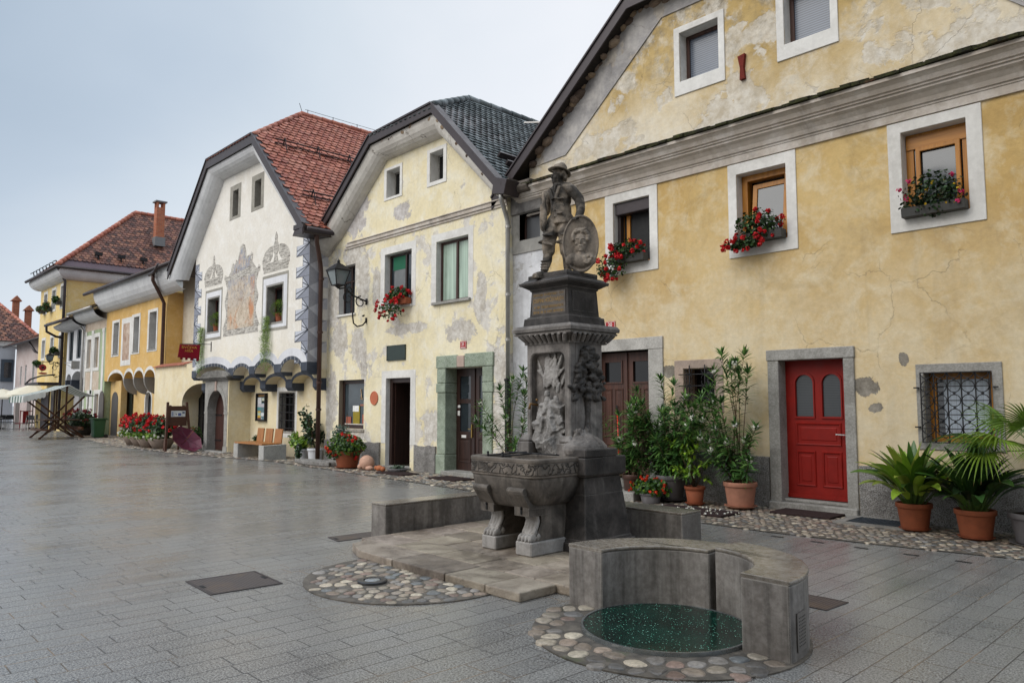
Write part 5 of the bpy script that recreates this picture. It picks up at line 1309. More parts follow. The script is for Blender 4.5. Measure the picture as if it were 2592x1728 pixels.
def low_roof(house, x0, x1, ye, ze, depth, rise, pal, tw, th, gm=None):
    m = MB(); m.add([(x0, ye, ze), (x1, ye, ze), (x1, ye + depth, ze + rise), (x0, ye + depth, ze + rise), (x0, ye, ze - .1), (x1, ye, ze - .1), (x1, ye + depth, ze + rise - .1), (x0, ye + depth, ze + rise - .1)],
        [(0, 1, 2, 3), (4, 7, 6, 5), (0, 4, 5, 1), (1, 5, 6, 2), (2, 6, 7, 3), (3, 7, 4, 0)])
    rf = m.build('roof', M_DARKMETAL, house, fix=False)
    m = MB(); lv = math.hypot(depth, rise)
    tiles(m, (x0, ye, ze), (1, 0, 0), (0, depth, rise), x1 - x0, lv, tw, th, pal, lambda u, v: 0 < u < x1 - x0 and v < lv * .98, random.Random(5), .04, .02, 3)
    m.build('tiles', M_TILE, rf, fix=False)
    m = MB(); m.tube([(x0 - .2, ye - .06, ze - .05), (x1, ye - .06, ze - .05)], .085, 8); m.build('gutter', gm or M_DARKMETAL, rf, smooth=True)
    return rf
low_roof(ho, -42.9, -30.4, 10.62, 7.26, 4.2, 1.9, TILE_BROWN, .26, .24)
downpipe(ho, [(-32.9, 10.6, 7.15), (-32.95, 10.62, 6.75), (-33.4, 11.1, 6.2), (-33.45, 11.27, 5.9), (-33.45, 11.28, 2.4), (-33.42, 11.5, 2.2), (-33.2, 11.88, 1.95), (-33.2, 11.9, .1)], .075, M_PIPEBROWN, [(-33.2, 11.9, 1.5)])
m = MB(); m.tube([(-32.0, 10.5, 7.3), (-32.4, 10.5, 7.05), (-33.2, 10.55, 7.0)], .07, 8); m.build('gutter_elbow', M_DARKMETAL, ho, smooth=True)

# ------------------------------------------------------------------ GREEN PAINTED HOUSE
hg = thing('green_house', 'pale green and beige house with painted white pilasters', 'house', (-44, Y0, 0))
M_GRN = plaster('green_lime', H('a3b08e'), H('98a684'), H('b3bda3'), H('7b8569'), grime=.35, streak=.3, seed=31)
M_BEI = plaster('beige_panel_lime', H('c3b3a0'), H('b5a38f'), H('cdc2b4'), H('948471'), grime=.35, streak=.3, seed=32)
gh_ = [(-45.45, -44.75, 3.5, 5.05), (-44.1, -43.35, 3.5, 5.1), (-44.95, -44.3, .8, 2.1), (-43.65, -42.95, .8, 2.1)]
Yg = 11.42
wall_part(hg, 'wall', [(-46.0, 0), (-42.08, 0), (-42.08, 6.6), (-46.0, 6.6)], [rect(v) for v in gh_], Yg, Yg + 8, M_GRN)
for x in (-45.98, -44.6, -42.7):
    m = MB(); m.box(x, x + .34, Yg - .02, Yg - .001, .7, 5.35); m.box(x - .05, x + .39, Yg - .03, Yg - .001, 5.30, 5.5); m.box(x - .05, x + .39, Yg - .03, Yg - .001, 1.35, 1.45); m.build('pilaster', M_WHITE, hg)
for q in ((-46.0, -42.08, 5.5, 6.6), (-45.6, -44.7, 2.3, 3.3), (-44.25, -43.1, 2.3, 3.3)): m = MB(); m.box(q[0], q[1], Yg - .006, Yg - .0006, q[2], q[3]); m.build('beige_panel', M_BEI, hg)
m = MB(); m.box(-46.0, -42.08, Yg - .03, Yg - .001, 0, .68); m.build('plinth', M_OGREY, hg)
for v in gh_: window(hg, v, Yg, .1, M_BEI, simple('beige_blind', H('a79a8a'), .7, .3, 0, .1), (v[0] - .2, v[1] + .2, v[2] - .18, v[3] + .22), M_WHITE, .05)
m = MB(); m.prism(arched(-42.75, -41.95, 0, 1.7, 2.25), Yg - .05, Yg - .001); m.build('arched_door', simple('grey_door', H('57524e'), .6), hg)
cove(hg, [(-46.0, 5.95), (-42.08, 5.95)], [(-46.0, 6.45), (-42.08, 6.45)], Yg, 10.75, M_COVE19)
low_roof(hg, -46.05, -41.9, 10.65, 6.5, 4, 1.8, TILE_BROWN, .26, .24, M_PIPEGREY)
downpipe(hg, [(-46.9, 10.7, 6.4), (-46.4, 11.2, 5.9), (-45.95, 11.3, 5.6), (-45.95, 11.32, .1)], .065, M_PIPEGREY, [(-45.95, 11.32, 4.5), (-45.95, 11.32, 2.8)])

# ------------------------------------------------------------------ NARROW WHITE HOUSE
hn = thing('narrow_white_house', 'narrow white house with dark shutters and low grey arches', 'house', (-47.9, Y0, 0))
M_NW = plaster('cold_white_lime', H('cfd0d2'), H('c3c4c6'), H('d8d8da'), H('94928f'), seed=33, streak=.25)
nh = [(-49.33, -48.42, 4.05, 5.75), (-47.69, -46.8, 4.13, 5.78)]
na_ = [(-49.6, 0), (-49.6, 2.9)] + arch_pts(-49.6, -48.55, 2.95, 3.3, 8) + arch_pts(-48.5, -46.1, 2.9, 3.42, 12) + [(-46.0, 2.9), (-46.0, 0)]
wall_part(hn, 'wall', [(-49.75, 2.95)] + na_[1:-1] + [(-46.0, 6.5), (-49.75, 6.5)], [rect(v) for v in nh], Y0 + .03, Y0 + 8, M_NW)
m = MB(); m.box(-49.75, -46.0, Y0 + .5, Y0 + .6, 0, 3.5); m.build('lower_wall', plaster('grey_low', H('a5a3a2'), H('8d8b8b'), None, H('55524f'), seed=34), hn)
m = MB(); m.box(-48.2, -46.6, Y0 + .44, Y0 + .499, 0, 2.5); m.build('dark_doorway', MAT_BLACK, hn)
for x in (-49.7, -48.55, -46.1):
    m = MB(); m.prism([(Y0 + .02, 2.95), (Y0 + .02, 2.6), (Y0 + .3, 2.2), (Y0 + .5, 2.1), (Y0 + .5, 2.95)], x - .1, x + .1, 'x'); m.build('corbel', M_SLATE, hn, fix=False)
for v in nh: window(hn, v, Y0 + .03, .06, simple('blue_grey_shutter', H('26343c'), .6), M_GLDK, None, M_NW, .09, mull=(.5,))
m = MB(); m.bar((-47.9, 11.43, 3.9), (-47.9, 10.9, 3.9), .03); m.bar((-47.9, 11.43, 3.5), (-47.9, 10.9, 3.9), .02); m.box(-46.65, -46.55, 10.95, 11.35, 3.5, 3.95); m.build('sign_bracket', M_PIPEGREY, hn)
cove(hn, [(-49.9, 5.75), (-46.0, 5.85)], [(-49.9, 6.05), (-46.0, 6.3)], Y0 + .03, 10.7, M_COVE19)
low_roof(hn, -50.4, -45.9, 10.5, 6.2, 4, 1.8, TILE_BROWN, .26, .24)
downpipe(hn, [(-50.4, 10.45, 6.1), (-50.5, 10.5, 5.8), (-50.6, 11.0, 5.55), (-50.6, 11.35, 5.5)], .07, M_DARKMETAL)

# ------------------------------------------------------------------ TALL YELLOW HOUSE
ht = thing('tall_yellow_house', 'tall yellow corner house with a brown hipped roof and a brick chimney', 'house', (-54, 11.5, 0))
M_TY = plaster('tall_yellow_lime', H('dec588'), H('d4b878'), H('dfcea8'), H('b39a62'), grime=.25, streak=.2, seed=41, patch=(H('d8cdb5'), H('c6b596')), pthr=.66)
tw_ = [(-56.35, -55.56, 7.5, 8.66), (-54.25, -53.37, 7.5, 8.7), (-52.1, -51.41, 7.5, 8.75), (-56.31, -55.52, 4.51, 5.66), (-54.07, -53.33, 4.52, 5.7), (-51.96, -51.27, 4.53, 5.73)]
XA, XB = -57.35, -50.8
wall_part(ht, 'wall', rect((XA, XB, 0, 9.2)), [rect(v) for v in tw_], 11.5, 21.0, M_TY)
for v in tw_: window(ht, v, 11.5, .3, M_WHITE, M_GLB, (v[0] - .13, v[1] + .13, v[2] - .15, v[3] + .18), M_WHITE, .05, mull=(.5,))
cv = M_COVE19
m = MB(); n_ = 6
for s_ in range(n_ + 1):
    t_ = s_ / n_ * pi / 2; e = .62 * sin(t_) ; z = 9.0 + .62 * (1 - cos(t_)); m.v += [(XA - e, 11.5 - e, z), (XB + e, 11.5 - e, z), (XB + e, 21.2, z)]
for s_ in range(n_):
    for i in range(2): a = s_ * 3 + i; m.f.append([a, a + 1, a + 4, a + 3]); m.c.append(None)
m.build('eaves_cove', cv, ht, fix=False)
ex0, ex1, ey = XA - .7, XB + .72, 10.8; ez = 9.68; rx_, ry_, rz_ = -54.0, 16.1, 14.45; yb_ = 21.4
m = MB(); m.add([(ex0, ey, ez), (ex1, ey, ez), (ex1, yb_, ez), (ex0, yb_, ez), (rx_, ry_, rz_), (rx_, yb_, rz_)], [(0, 1, 4), (1, 2, 5, 4), (0, 4, 5, 3), (2, 3, 5), (0, 3, 2, 1)])
rf = m.build('roof', simple('purple_brown_sheet', H('5b4a50'), .5, .5, .2), ht, fix=False)
m = MB(); V = Vector((rx_ - ex1, 0, rz_ - ez)); lv = V.length
tiles(m, (ex1, ey, ez), (0, 1, 0), V, yb_ - ey, lv, .25, .22, TILE_BROWN, lambda u, v: .10 < v / lv < .985 and u > (ry_ - ey) * v / lv + .05 and u < yb_ - ey, random.Random(8), .045, .0, 3)
V = Vector((0, ry_ - ey, rz_ - ez)); l2 = V.length
tiles(m, (ex0, ey, ez), (1, 0, 0), V, ex1 - ex0, l2, .25, .22, TILE_BROWN, lambda u, v: v / l2 > .05 and (rx_ - ex0) * v / l2 < u < ex1 - ex0 - (ex1 - rx_) * v / l2, random.Random(8), .045, .0, 3)
m.build('tiles', M_TILE, rf, fix=False)
m = MB(); ridge_tiles(m, (ex1, ey, ez + .1), (rx_, ry_, rz_ + .08), .13, 22, TILE_RED, random.Random(2)); ridge_tiles(m, (rx_, ry_, rz_ + .08), (rx_, yb_, rz_ + .08), .13, 14, TILE_RED, random.Random(2)); m.build('ridge_tiles', M_TILE, rf, smooth=True, fix=False)
m = MB(); m.tube([(ex0 - .1, ey - .05, ez - .03), (ex1 + .05, ey - .05, ez - .03), (ex1 + .05, yb_, ez - .03)], .09, 8); m.build('gutter', M_DARKMETAL, rf, smooth=True)
m = MB()
for i in range(8): x = ex0 + .6 + i * .85; m.bar((x, ey + .3, ez + .15), (x, ey + .22, ez + .55), .06, .05); m.bar((x, ey + .22, ez + .55), (x, ey + .05, ez + .45), .05, .05)
m.build('snow_hooks', M_IRONBLK, rf)
m = MB()
for y in (13.1, 14.4, 15.7): m.obox((ex1 - .55, y, ez + 1.1), (.25, .4, .2), None); m.bar((ex1 - .55, y, ez + .7), (ex1 - .6, y, ez + 1.1), .06)
m.build('roof_vents', M_IRONBLK, rf)
M_BRICK = None
def brick_mat():
    n = NT('chimney_brick', .85, .2); x, y, z = n.sep(n.P)
    br = n.node('ShaderNodeTexBrick'); n.put(br.inputs['Vector'], n.comb(n.math('ADD', x, y), z, 0.0)); br.inputs['Scale'].default_value = 1
    for k, v in (('Brick Width', .26), ('Row Height', .085), ('Mortar Size', .009)): br.inputs[k].default_value = v
    br.inputs['Color1'].default_value = H('9a5238'); br.inputs['Color2'].default_value = H('b06a4a'); br.inputs['Mortar'].default_value = H('8a7a6c')
    return n.done(br.outputs['Color'])
M_BRICK = brick_mat()
m = MB(); x, y = -51.95, 17.0
m.box(x - .26, x + .26, y - .26, y + .26, 12.0, 14.6)
for sx_, sy_ in ((-1, -1), (1, -1), (1, 1), (-1, 1)): m.box(x + sx_ * .26 - (.12 if sx_ > 0 else 0), x + sx_ * .26 + (.12 if sx_ < 0 else 0), y + sy_ * .26 - (.12 if sy_ > 0 else 0), y + sy_ * .26 + (.12 if sy_ < 0 else 0), 14.6, 14.95)
ch = m.build('chimney', M_BRICK, rf)
m = MB(); m.box(x - .36, x + .36, y - .36, y + .36, 14.95, 15.04); m.box(x - .32, x + .32, y - .32, y + .32, 12.0, 12.6) ; m.build('chimney_cap', simple('cap_lead', H('6f6f70'), .6), ch)
m = MB(); m.box(-50.5, -50.0, 20.0, 20.5, 10.6, 12.4); m.build('chimney', M_BRICK, rf)
downpipe(ht, [(ex1 - .1, 10.85, 9.6), (-50.75, 11.2, 9.25), (-50.72, 11.38, 8.9), (-50.72, 11.38, .1)], .085, M_DARKMETAL, [(-50.72, 11.38, z) for z in (8.0, 6.2, 4.3)])
m = MB(); m.box(-54.5, -51.0, 10.3, 11.55, 2.72, 2.86); m.box(-52.9, -52.2, 11.40, 11.49, 0, 2.6); m.box(-55.5, -53.6, 11.42, 11.49, 0, 2.5); m.build('shop_canopy', M_DARKMETAL, ht)
m = MB(); m.tube([(-54.4, 10.3, 2.8), (-54.0, 10.5, 3.1), (-53.2, 10.9, 3.3), (-52.2, 11.4, 3.35)], .05, 6); m.build('canopy_arm', M_IRONBLK, ht, smooth=True)

# ------------------------------------------------------------------ FAR HOUSES
hp = thing('pink_grey_house', 'far pinkish grey house with narrow windows left of the tall yellow one', 'house', (-65, 13, 0))
M_PK = plaster('pinkish_lime', H('c4b5b0'), H('b8a8a3'), H('ccc2be'), H('948680'), seed=51, streak=.2)
pw = [(-70.6, -70.1, 3.0, 4.55), (-68.9, -68.4, 3.0, 4.6), (-66.4, -65.7, 3.1, 4.7), (-64.3, -63.8, 3.1, 4.8)]
wall_part(hp, 'wall', rect((-72.4, -57.4, 0, 6.4)), [rect(v) for v in pw], 13.0, 19, M_PK)
for v in pw: window(hp, v, 13.0, .12, M_WHITE, M_GLB, None, M_WHITE, .06)
m = MB(); m.box(-72.4, -57.4, 12.95, 12.999, 2.75, 2.9); m.build('string_course', M_WHITE, hp)
low_roof(hp, -73.2, -57.3, 12.3, 6.25, 4.5, 2.2, TILE_BROWN, .3, .28)
downpipe(hp, [(-64.6, 12.3, 6.2), (-63.8, 12.6, 5.4), (-63.6, 12.9, 5.2), (-63.6, 12.92, .1)], .09, M_DARKMETAL)
m = MB(); m.box(-71.5, -70.2, 12.96, 12.999, 0, 2.2); m.box(-67.5, -66.3, 12.96, 12.999, 0, 2.2); m.build('door', simple('grey_wood_door', H('6f6661'), .6), hp)
hf = thing('far_white_house', 'far white house at the left edge, brown tiled roof with two small chimneys', 'house', (-74, 11, 0))
M_FW = plaster('far_white_lime', H('c9ccd2'), H('bfc2c8'), None, H('9a9a9c'), seed=52, streak=.15)
m = MB(); m.box(-84, -74, -2, 13.2, 0, 6.6); m.build('wall', M_FW, hf)
m = MB(); m.box(-73.99, -73.9, 12.38 - .15, 13.1, 3.4, 5.25)
fwn = m.build('window', simple('blue_grey_frame', H('44505c'), .6), hf)
m = MB(); m.box(-73.91, -73.88, 12.45, 12.95, 3.75, 5.0); m.build('pane', M_GL, fwn)
m = MB(); m.box(-73.98, -73.7, -2, 13.3, 6.35, 6.75); m.build('eaves_board', M_WHITE, hf)
rx2 = -79.0; e0 = (-73.6, -3, 6.75)
m = MB(); m.add([(-73.6, -3, 6.75), (-73.6, 15.2, 6.75), (-79, 12.6, 10.4), (-79, -3, 10.4), (-84.4, -3, 6.75), (-84.4, 15.2, 6.75)], [(0, 1, 2, 3), (1, 5, 2), (5, 4, 3, 2), (0, 4, 5, 1)])
rf = m.build('roof', M_DARKMETAL, hf, fix=False)
m = MB(); V = Vector((-5.4, 0, 3.65)); lv = V.length
tiles(m, (-73.6, 8.5, 6.75), (0, 1, 0), V, 6.7, lv, .33, .34, TILE_BROWN, lambda u, v: u < 6.7 - 2.6 * v / lv, random.Random(3), .07, .04, 4)
m.build('tiles', M_TILE, rf, fix=False)
m = MB(); ridge_tiles(m, (-79, 12.6, 10.45), (-73.6, 15.2, 6.85), .14, 16, TILE_RED, random.Random(1)); m.build('ridge_tiles', M_TILE, rf, smooth=True, fix=False)
for (x, y, z0_, z1_) in ((-80.5, 14.2, 8.6, 10.9), (-80.5, 15.2, 8.0, 10.1)):
    m = MB(); m.box(x - .25, x + .25, y - .25, y + .25, z0_, z1_); m.prism([(y - .42, z1_), (y + .42, z1_), (y, z1_ + .5)], x - .4, x + .4, 'x'); m.build('chimney', M_BRICK, rf)
# ------------------------------------------------------------------ FOUNTAIN
FK = .95; FO = Vector((-5.80, 6.08, .081))
def fl(mb):
    """fountain drawings are to a larger scale: bring them to size, local to the fountain's foot"""
    mb.v = [((v[0] + 6.105) * FK, (v[1] - 6.4) * FK, v[2] * FK) for v in mb.v]; return mb
fo = thing('fountain', 'dark weathered stone fountain with a lion footed basin and a tall pedestal', 'fountain', FO)
def fstone(name, a, b, dk, k, seed, pale=None, streak=.3, gthr=(.42, .62)):
    return stone(name, a, b, dk, k, 5, .8, .7, streak=streak, pale=pale, seed=seed, bd=.008, gscale=2.2, gthr=gthr, spec=.35, edge=H('8f8a85'), er=.010)
M_F1 = fstone('fountain_stone', H('8f8984'), H('706a66'), H('22201f'), .68, 1, H('a8a39d'))
M_F2 = fstone('fountain_black_crust', H('514c49'), H('3b3735'), H('141313'), .85, 2, H('726d69'), .35, (.38, .6))
M_F3 = fstone('fountain_pale_stone', H('a39f9b'), H('8a8682'), H('3a3735'), .5, 3, H('b8b3ae'), .2, (.5, .7))
M_F4 = fstone('basin_stone', H('776f67'), H('5a534c'), H('1f1c1a'), .7, 4, H('958d84'), .45)
XC = -6.105
def frus(m, z0, x0, y00, y01, z1, x1, y10, y11):
    vs = [(XC - x0, y00, z0), (XC + x0, y00, z0), (XC + x0, y01, z0), (XC - x0, y01, z0), (XC - x1, y10, z1), (XC + x1, y10, z1), (XC + x1, y11, z1), (XC - x1, y11, z1)]
    return m.add(vs, [(0, 3, 2, 1), (4, 5, 6, 7), (0, 1, 5, 4), (1, 2, 6, 5), (2, 3, 7, 6), (3, 0, 4, 7)])
# lower body
m = MB(); frus(m, .13, .685, 6.26, 7.06, .62, .625, 6.33, 7.0); frus(m, .619, .625, 6.33, 7.0, .80, .60, 6.345, 6.98); frus(m, 0, .73, 6.22, 7.1, .10, .725, 6.225, 7.095); frus(m, .099, .70, 6.245, 7.075, .135, .69, 6.255, 7.065)
fl(m).build('pedestal_base', M_F2, fo, local=True, bevel=.008)
m = MB(); m.box(XC - .66, XC + .66, 6.29, 6.60, .83, 1.02); m.box(XC - .655, XC + .655, 6.605, 7.02, .826, 1.025); frus(m, .799, .61, 6.335, 6.99, .829, .645, 6.30, 7.01)
fl(m).build('base_slab', M_F2, fo, local=True, bevel=.012, seg=2)
# shaft with its niche
nx0, nx1 = -6.385, -5.845
niche = [(nx0, 1.03)] + [(nx0, 2.13), (nx0 + .015, 2.18), (nx0 + .06, 2.21), (nx1 - .06, 2.21), (nx1 - .015, 2.18), (nx1, 2.13)] + [(nx1, 1.03)]
m = MB(); m.prism([(XC - .35, 1.02), (nx0, 1.02)] + niche[1:-1] + [(nx1, 1.02), (XC + .35, 1.02), (XC + .35, 2.33), (XC - .35, 2.33)], 6.40, 6.50); m.box(XC - .3498, XC + .3498, 6.495, 6.98, 1.02, 2.33)
sh = fl(m).build('shaft', M_F1, fo, local=True, bevel=.012, fix=2)
for (a, b) in ((XC - .45, XC - .25), (XC + .205, XC + .405)):
    m = MB(); m.box(a, b, 6.33, 6.6, 1.021, 1.165); m.box(a + .012, b - .012, 6.345, 6.59, 1.166, 1.19)
    c = (a + b) / 2; m.add([(a + .008, 6.34, 1.19), (b - .008, 6.34, 1.19), (b - .008, 6.59, 1.19), (a + .008, 6.59, 1.19), (a + .05, 6.385, 1.25), (b - .05, 6.385, 1.25), (b - .05, 6.58, 1.25), (a + .05, 6.58, 1.25)], [(0, 1, 5, 4), (1, 2, 6, 5), (2, 3, 7, 6), (3, 0, 4, 7), (4, 5, 6, 7)])
    fl(m).build('corner_foot', M_F1, fo, local=True, bevel=.008)
m = MB(); m.box(XC + .40, XC + .66, 6.30, 6.86, 1.026, 1.115); fl(m).build('side_block', M_F2, fo, local=True, bevel=.01)
rr = random.Random(77)
m = MB()
m.ell((XC + .42, 6.57, 1.10), (.23, .29, .15), 20, 10); m.ell((XC + .36, 6.6, 1.17), (.13, .2, .12), 16, 10)
for i in range(110):
    a = rr.uniform(-1.4, 1.4); f = rr.random(); x = XC + .40 + .2 * f * cos(a); y = 6.58 + .27 * f * sin(a); z = 1.255 - .13 * f * f
    m.ell((x, y, z), (.011, .011, rr.uniform(.03, .055)), 5, 5, Matrix.Rotation(-a, 3, 'Z').inverted() @ Matrix.Rotation(1.1 + .3 * f, 3, 'Y'))
for i in range(26):
    y = 6.44 + .3 * rr.random(); m.ell((XC + .37 + .05 * rr.random(), y, 1.24 + .05 * rr.random()), (.02, .012, .07), 6, 5, Matrix.Rotation(rr.uniform(-.9, .9), 3, 'X'))
for v in range(1): pass
remeshed(fl(m), 'carved_mound', M_F1, fo, .011, 1, .006, 40, .004, 110)
m = MB()
for i in range(150):
    t_ = rr.random() ** .8; z = 2.28 - .62 * t_
    lay = .5 + .5 * abs(sin(t_ * 10.5)); wd = (.05 + .27 * min(1, t_ * 1.5)) * (.65 + .35 * lay)
    y = 6.70 + wd * rr.uniform(-1, 1); s_ = rr.uniform(.025, .055)
    m.ell((XC + .35 + rr.uniform(.0, .07) * (1 - abs(y - 6.7) / .4), y, z), (s_ * .9, s_ * 1.25, s_ * .7), 7, 5, Matrix.Rotation(rr.uniform(-.6, .6), 3, 'X'))
m.tube([(XC + .355, 6.68, 1.75), (XC + .35, 6.69, 1.45), (XC + .355, 6.67, 1.2)], [.045, .03, .05], 8)
m.tube([(XC + .355, 6.73, 1.75), (XC + .35, 6.72, 1.45), (XC + .355, 6.74, 1.2)], [.03, .02, .03], 8)
remeshed(fl(m), 'carved_tree', fstone('tree_relief_stone', H('5a5653'), H('403d3b'), H('151414'), .8, 6, H('7d7875'), .2), fo, .009, 1, .008, 38, .005, 120)
m = MB()
def rrot(k): return Matrix.Rotation(rr.uniform(-k, k), 3, 'Y') @ Matrix.Rotation(rr.uniform(-k, k) * .6, 3, 'X') @ Matrix.Rotation(rr.uniform(-k, k), 3, 'Z')
for (x, z, w_, h_) in ((-.02, 1.10, .44, .20), (-.08, 1.22, .30, .22), (.10, 1.20, .26, .20), (.02, 1.34, .30, .20), (-.10, 1.40, .20, .18), (.13, 1.36, .16, .2), (.03, 1.48, .22, .16), (-.07, 1.53, .16, .12), (.12, 1.52, .14, .18)):
    m.obox((XC + x, 6.46, z), (w_, .16 + rr.uniform(-.03, .04), h_), rrot(.55))
for i in range(10):
    z = 1.06 + .45 * rr.random(); m.obox((XC + .2 * rr.uniform(-1, 1), 6.43, z), (rr.uniform(.06, .14), .10, rr.uniform(.05, .12)), rrot(.9))
for (a, b, r_) in (((.05, 1.62), (-.06, 1.50), .038), ((.05, 1.60), (.10, 1.44), .04), ((-.04, 1.62), (-.12, 1.56), .026), ((.10, 1.70), (.16, 1.58), .03), ((.14, 1.74), (.17, 1.86), .022)):
    m.tube([(XC + a[0], 6.425, a[1]), (XC + (a[0] + b[0]) / 2, 6.41, (a[1] + b[1]) / 2), (XC + b[0], 6.43, b[1])], [r_, r_ * 1.1, r_ * .8], 9)
m.ell((XC - .02, 6.42, 1.62), (.055, .05, .085), 8, 6); m.ell((XC - .09, 6.40, 1.60), (.05, .035, .03), 8, 6); m.ell((XC - .03, 6.42, 1.73), (.04, .04, .045), 8, 6); m.ell((XC + .06, 6.42, 1.58), (.04, .04, .09), 8, 6)
for i in range(34):
    a = rr.uniform(-1.0, 1.0); L = rr.uniform(.10, .2); bx = XC + .14 * rr.uniform(-1, 1); bz = 1.80 + .12 * rr.random()
    m.ell((bx + sin(a) * L * .8, 6.49 - .03 * rr.random(), bz + cos(a) * L * .8), (.026, .014, L), 6, 6, Matrix.Rotation(a, 3, 'Y'))
rel_ = remeshed(fl(m), 'carved_figures', fstone('relief_stone', H('a8a4a0'), H('878380'), H('2c2a28'), .62, 7, H('b9b4af'), .25), fo, .008, 1, .006, 36, .004, 110)
m = MB(); m.tube([(XC - .17, 6.41, 1.60), (XC - .22, 6.33, 1.615), (XC - .225, 6.32, 1.55)], [.016, .014, .018], 8); m.ell((XC - .16, 6.38, 1.66), .018, 8, 6); fl(m).build('brass_spout', simple('spout_brass', H('6f5433'), .4, .5, .7, .2), fo, smooth=True, local=True)
# big cornice with fluted band
m = MB()
for (z0, a, z1, b) in ((2.318, .365, 2.338, .37), (2.338, .355, 2.35, .36), (2.425, .455, 2.445, .46), (2.448, .445, 2.46, .45), (2.462, .475, 2.50, .48), (2.50, .48, 2.535, .455)): frus(m, z0, a, 6.75 - a, 6.7 + a - .02, z1, b, 6.75 - b, 6.7 + b - .02)
n_ = 8
for i in range(n_):
    t0, t1 = pi / 2 * i / n_, pi / 2 * (i + 1) / n_
    z0, z1 = 2.35 + .077 * sin(t0), 2.35 + .077 * sin(t1); a, b = .36 + .085 * (1 - cos(t0)), .36 + .085 * (1 - cos(t1))
    frus(m, z0, a, 6.75 - a, 6.68 + a, z1, b, 6.75 - b, 6.68 + b)
for i in range(9):
    f = (i + .5) / 9 * 2 - 1
    for (p, q) in (((XC + f * .34, 6.75 - .385, 2.345), (XC + f * .42, 6.75 - .46, 2.425)), ((XC + .385, 6.72 + f * .33, 2.345), (XC + .46, 6.72 + f * .40, 2.425))):
        m.tube([p, ((p[0] + q[0]) / 2, (p[1] + q[1]) / 2, 2.392), q], [.024, .028, .02], 8)
fl(m).build('fluted_cornice', M_F1, fo, local=True, fix=False)
m = MB(); frus(m, 2.535, .375, 6.36, 7.02, 2.635, .365, 6.37, 7.01); frus(m, 2.634, .345, 6.385, 6.99, 2.655, .325, 6.40, 6.98); frus(m, 2.654, .315, 6.415, 6.975, 2.975, .295, 6.43, 6.955)
ib = fl(m).build('inscription_block', M_F2, fo, local=True, bevel=.006)
m = MB(); frus(m, 2.965, .305, 6.42, 6.965, 2.99, .315, 6.405, 6.975); frus(m, 2.99, .32, 6.40, 6.98, 3.03, .385, 6.335, 7.05); frus(m, 3.03, .40, 6.32, 7.06, 3.065, .405, 6.315, 7.065); frus(m, 3.065, .39, 6.33, 7.05, 3.10, .345, 6.38, 7.0)
fl(m).build('top_cornice', M_F2, fo, local=True, bevel=.006)
m = MB(); m.box(XC - .27, XC + .27, 6.415, 6.435, 2.68, 2.94); pn = fl(m).build('inscription_panel', stone('dull_panel', H('6f675f'), H('57504a'), H('2b2825'), .5, 8, .3, .6, seed=9), fo, local=True)
M_GILT = stone('worn_gilding', H('a9853f'), H('84652c'), H('5f5346'), .6, 30, .2, .5, seed=2, spec=.6)
T3 = lambda cz: (lambda x, y, z: (((XC + x) + 6.105) * FK, (6.4135 - z - 6.4) * FK, (cz + y) * FK))
text_part('JOSIPINI HOČEVARJEVI', 'inscription', M_GILT, pn, .07, T3(2.842), .001, width=.50)
m = MB()
for zc, hh_ in ((2.912, .028), (2.765, .032), (2.706, .03)):
    x = XC - .245
    while x < XC + .24:
        w_ = rr.uniform(.006, .012)
        if rr.random() < .88:
            m.box(x, x + .0045, 6.4125, 6.415, zc - hh_ / 2, zc + hh_ / 2)
            if rr.random() < .6: m.box(x, x + w_, 6.4125, 6.415, zc + rr.choice((-.5, 0, .42)) * hh_ * .9 - .002, zc + rr.choice((0, .42)) * hh_ * .5 + .002)
        x += w_ + .006
fl(m).build('worn_lettering', M_GILT, pn, local=True)
m = MB(); m.box(XC + .305, XC + .315, 6.5, 6.9, 2.70, 2.93); fl(m).build('side_panel', M_F2, fo, local=True)
# basin
BX, BY = XC, 5.985
def plan(k, dy=0, n=6, r=.15):
    hx, y0, y1 = .555 * k, BY - .365 * k, 6.34
    q = []
    for (cx, cy, a0) in ((XC - hx + r * k, y0 + r * k, 180), (XC + hx - r * k, y0 + r * k, 270)):
        for i in range(n + 1): a = radians(a0 + 90 * i / n); q.append((cx + r * k * cos(a), cy + r * k * sin(a)))
    q += [(XC + hx, y1), (XC - hx, y1)]
    return q
def loft(m, rings, cap0=False, cap1=False):
    k = len(rings[0][0]); n0 = len(m.v)
    for (q, z) in rings: m.v += [(p[0], p[1], z) for p in q]
    for i in range(len(rings) - 1):
        for j in range(k): m.f.append([n0 + i * k + j, n0 + i * k + (j + 1) % k, n0 + (i + 1) * k + (j + 1) % k, n0 + (i + 1) * k + j]); m.c.append(None)
    if cap0: m.f.append([n0 + j for j in range(k)][::-1]); m.c.append(None)
    if cap1: m.f.append([n0 + (len(rings) - 1) * k + j for j in range(k)]); m.c.append(None)
m = MB()
inner = lambda k, z: ([(XC + (p[0] - XC) * k, min(BY + (p[1] - BY) * k, 6.24)) for p in plan(1)], z)
loft(m, [(plan(.985), .829), (plan(1), .84), (plan(1), .985), (plan(1.012), .995), (plan(1.012), 1.02), (plan(.995), 1.032), inner(.84, 1.03), inner(.82, 1.015), inner(.80, .90)], True, True)
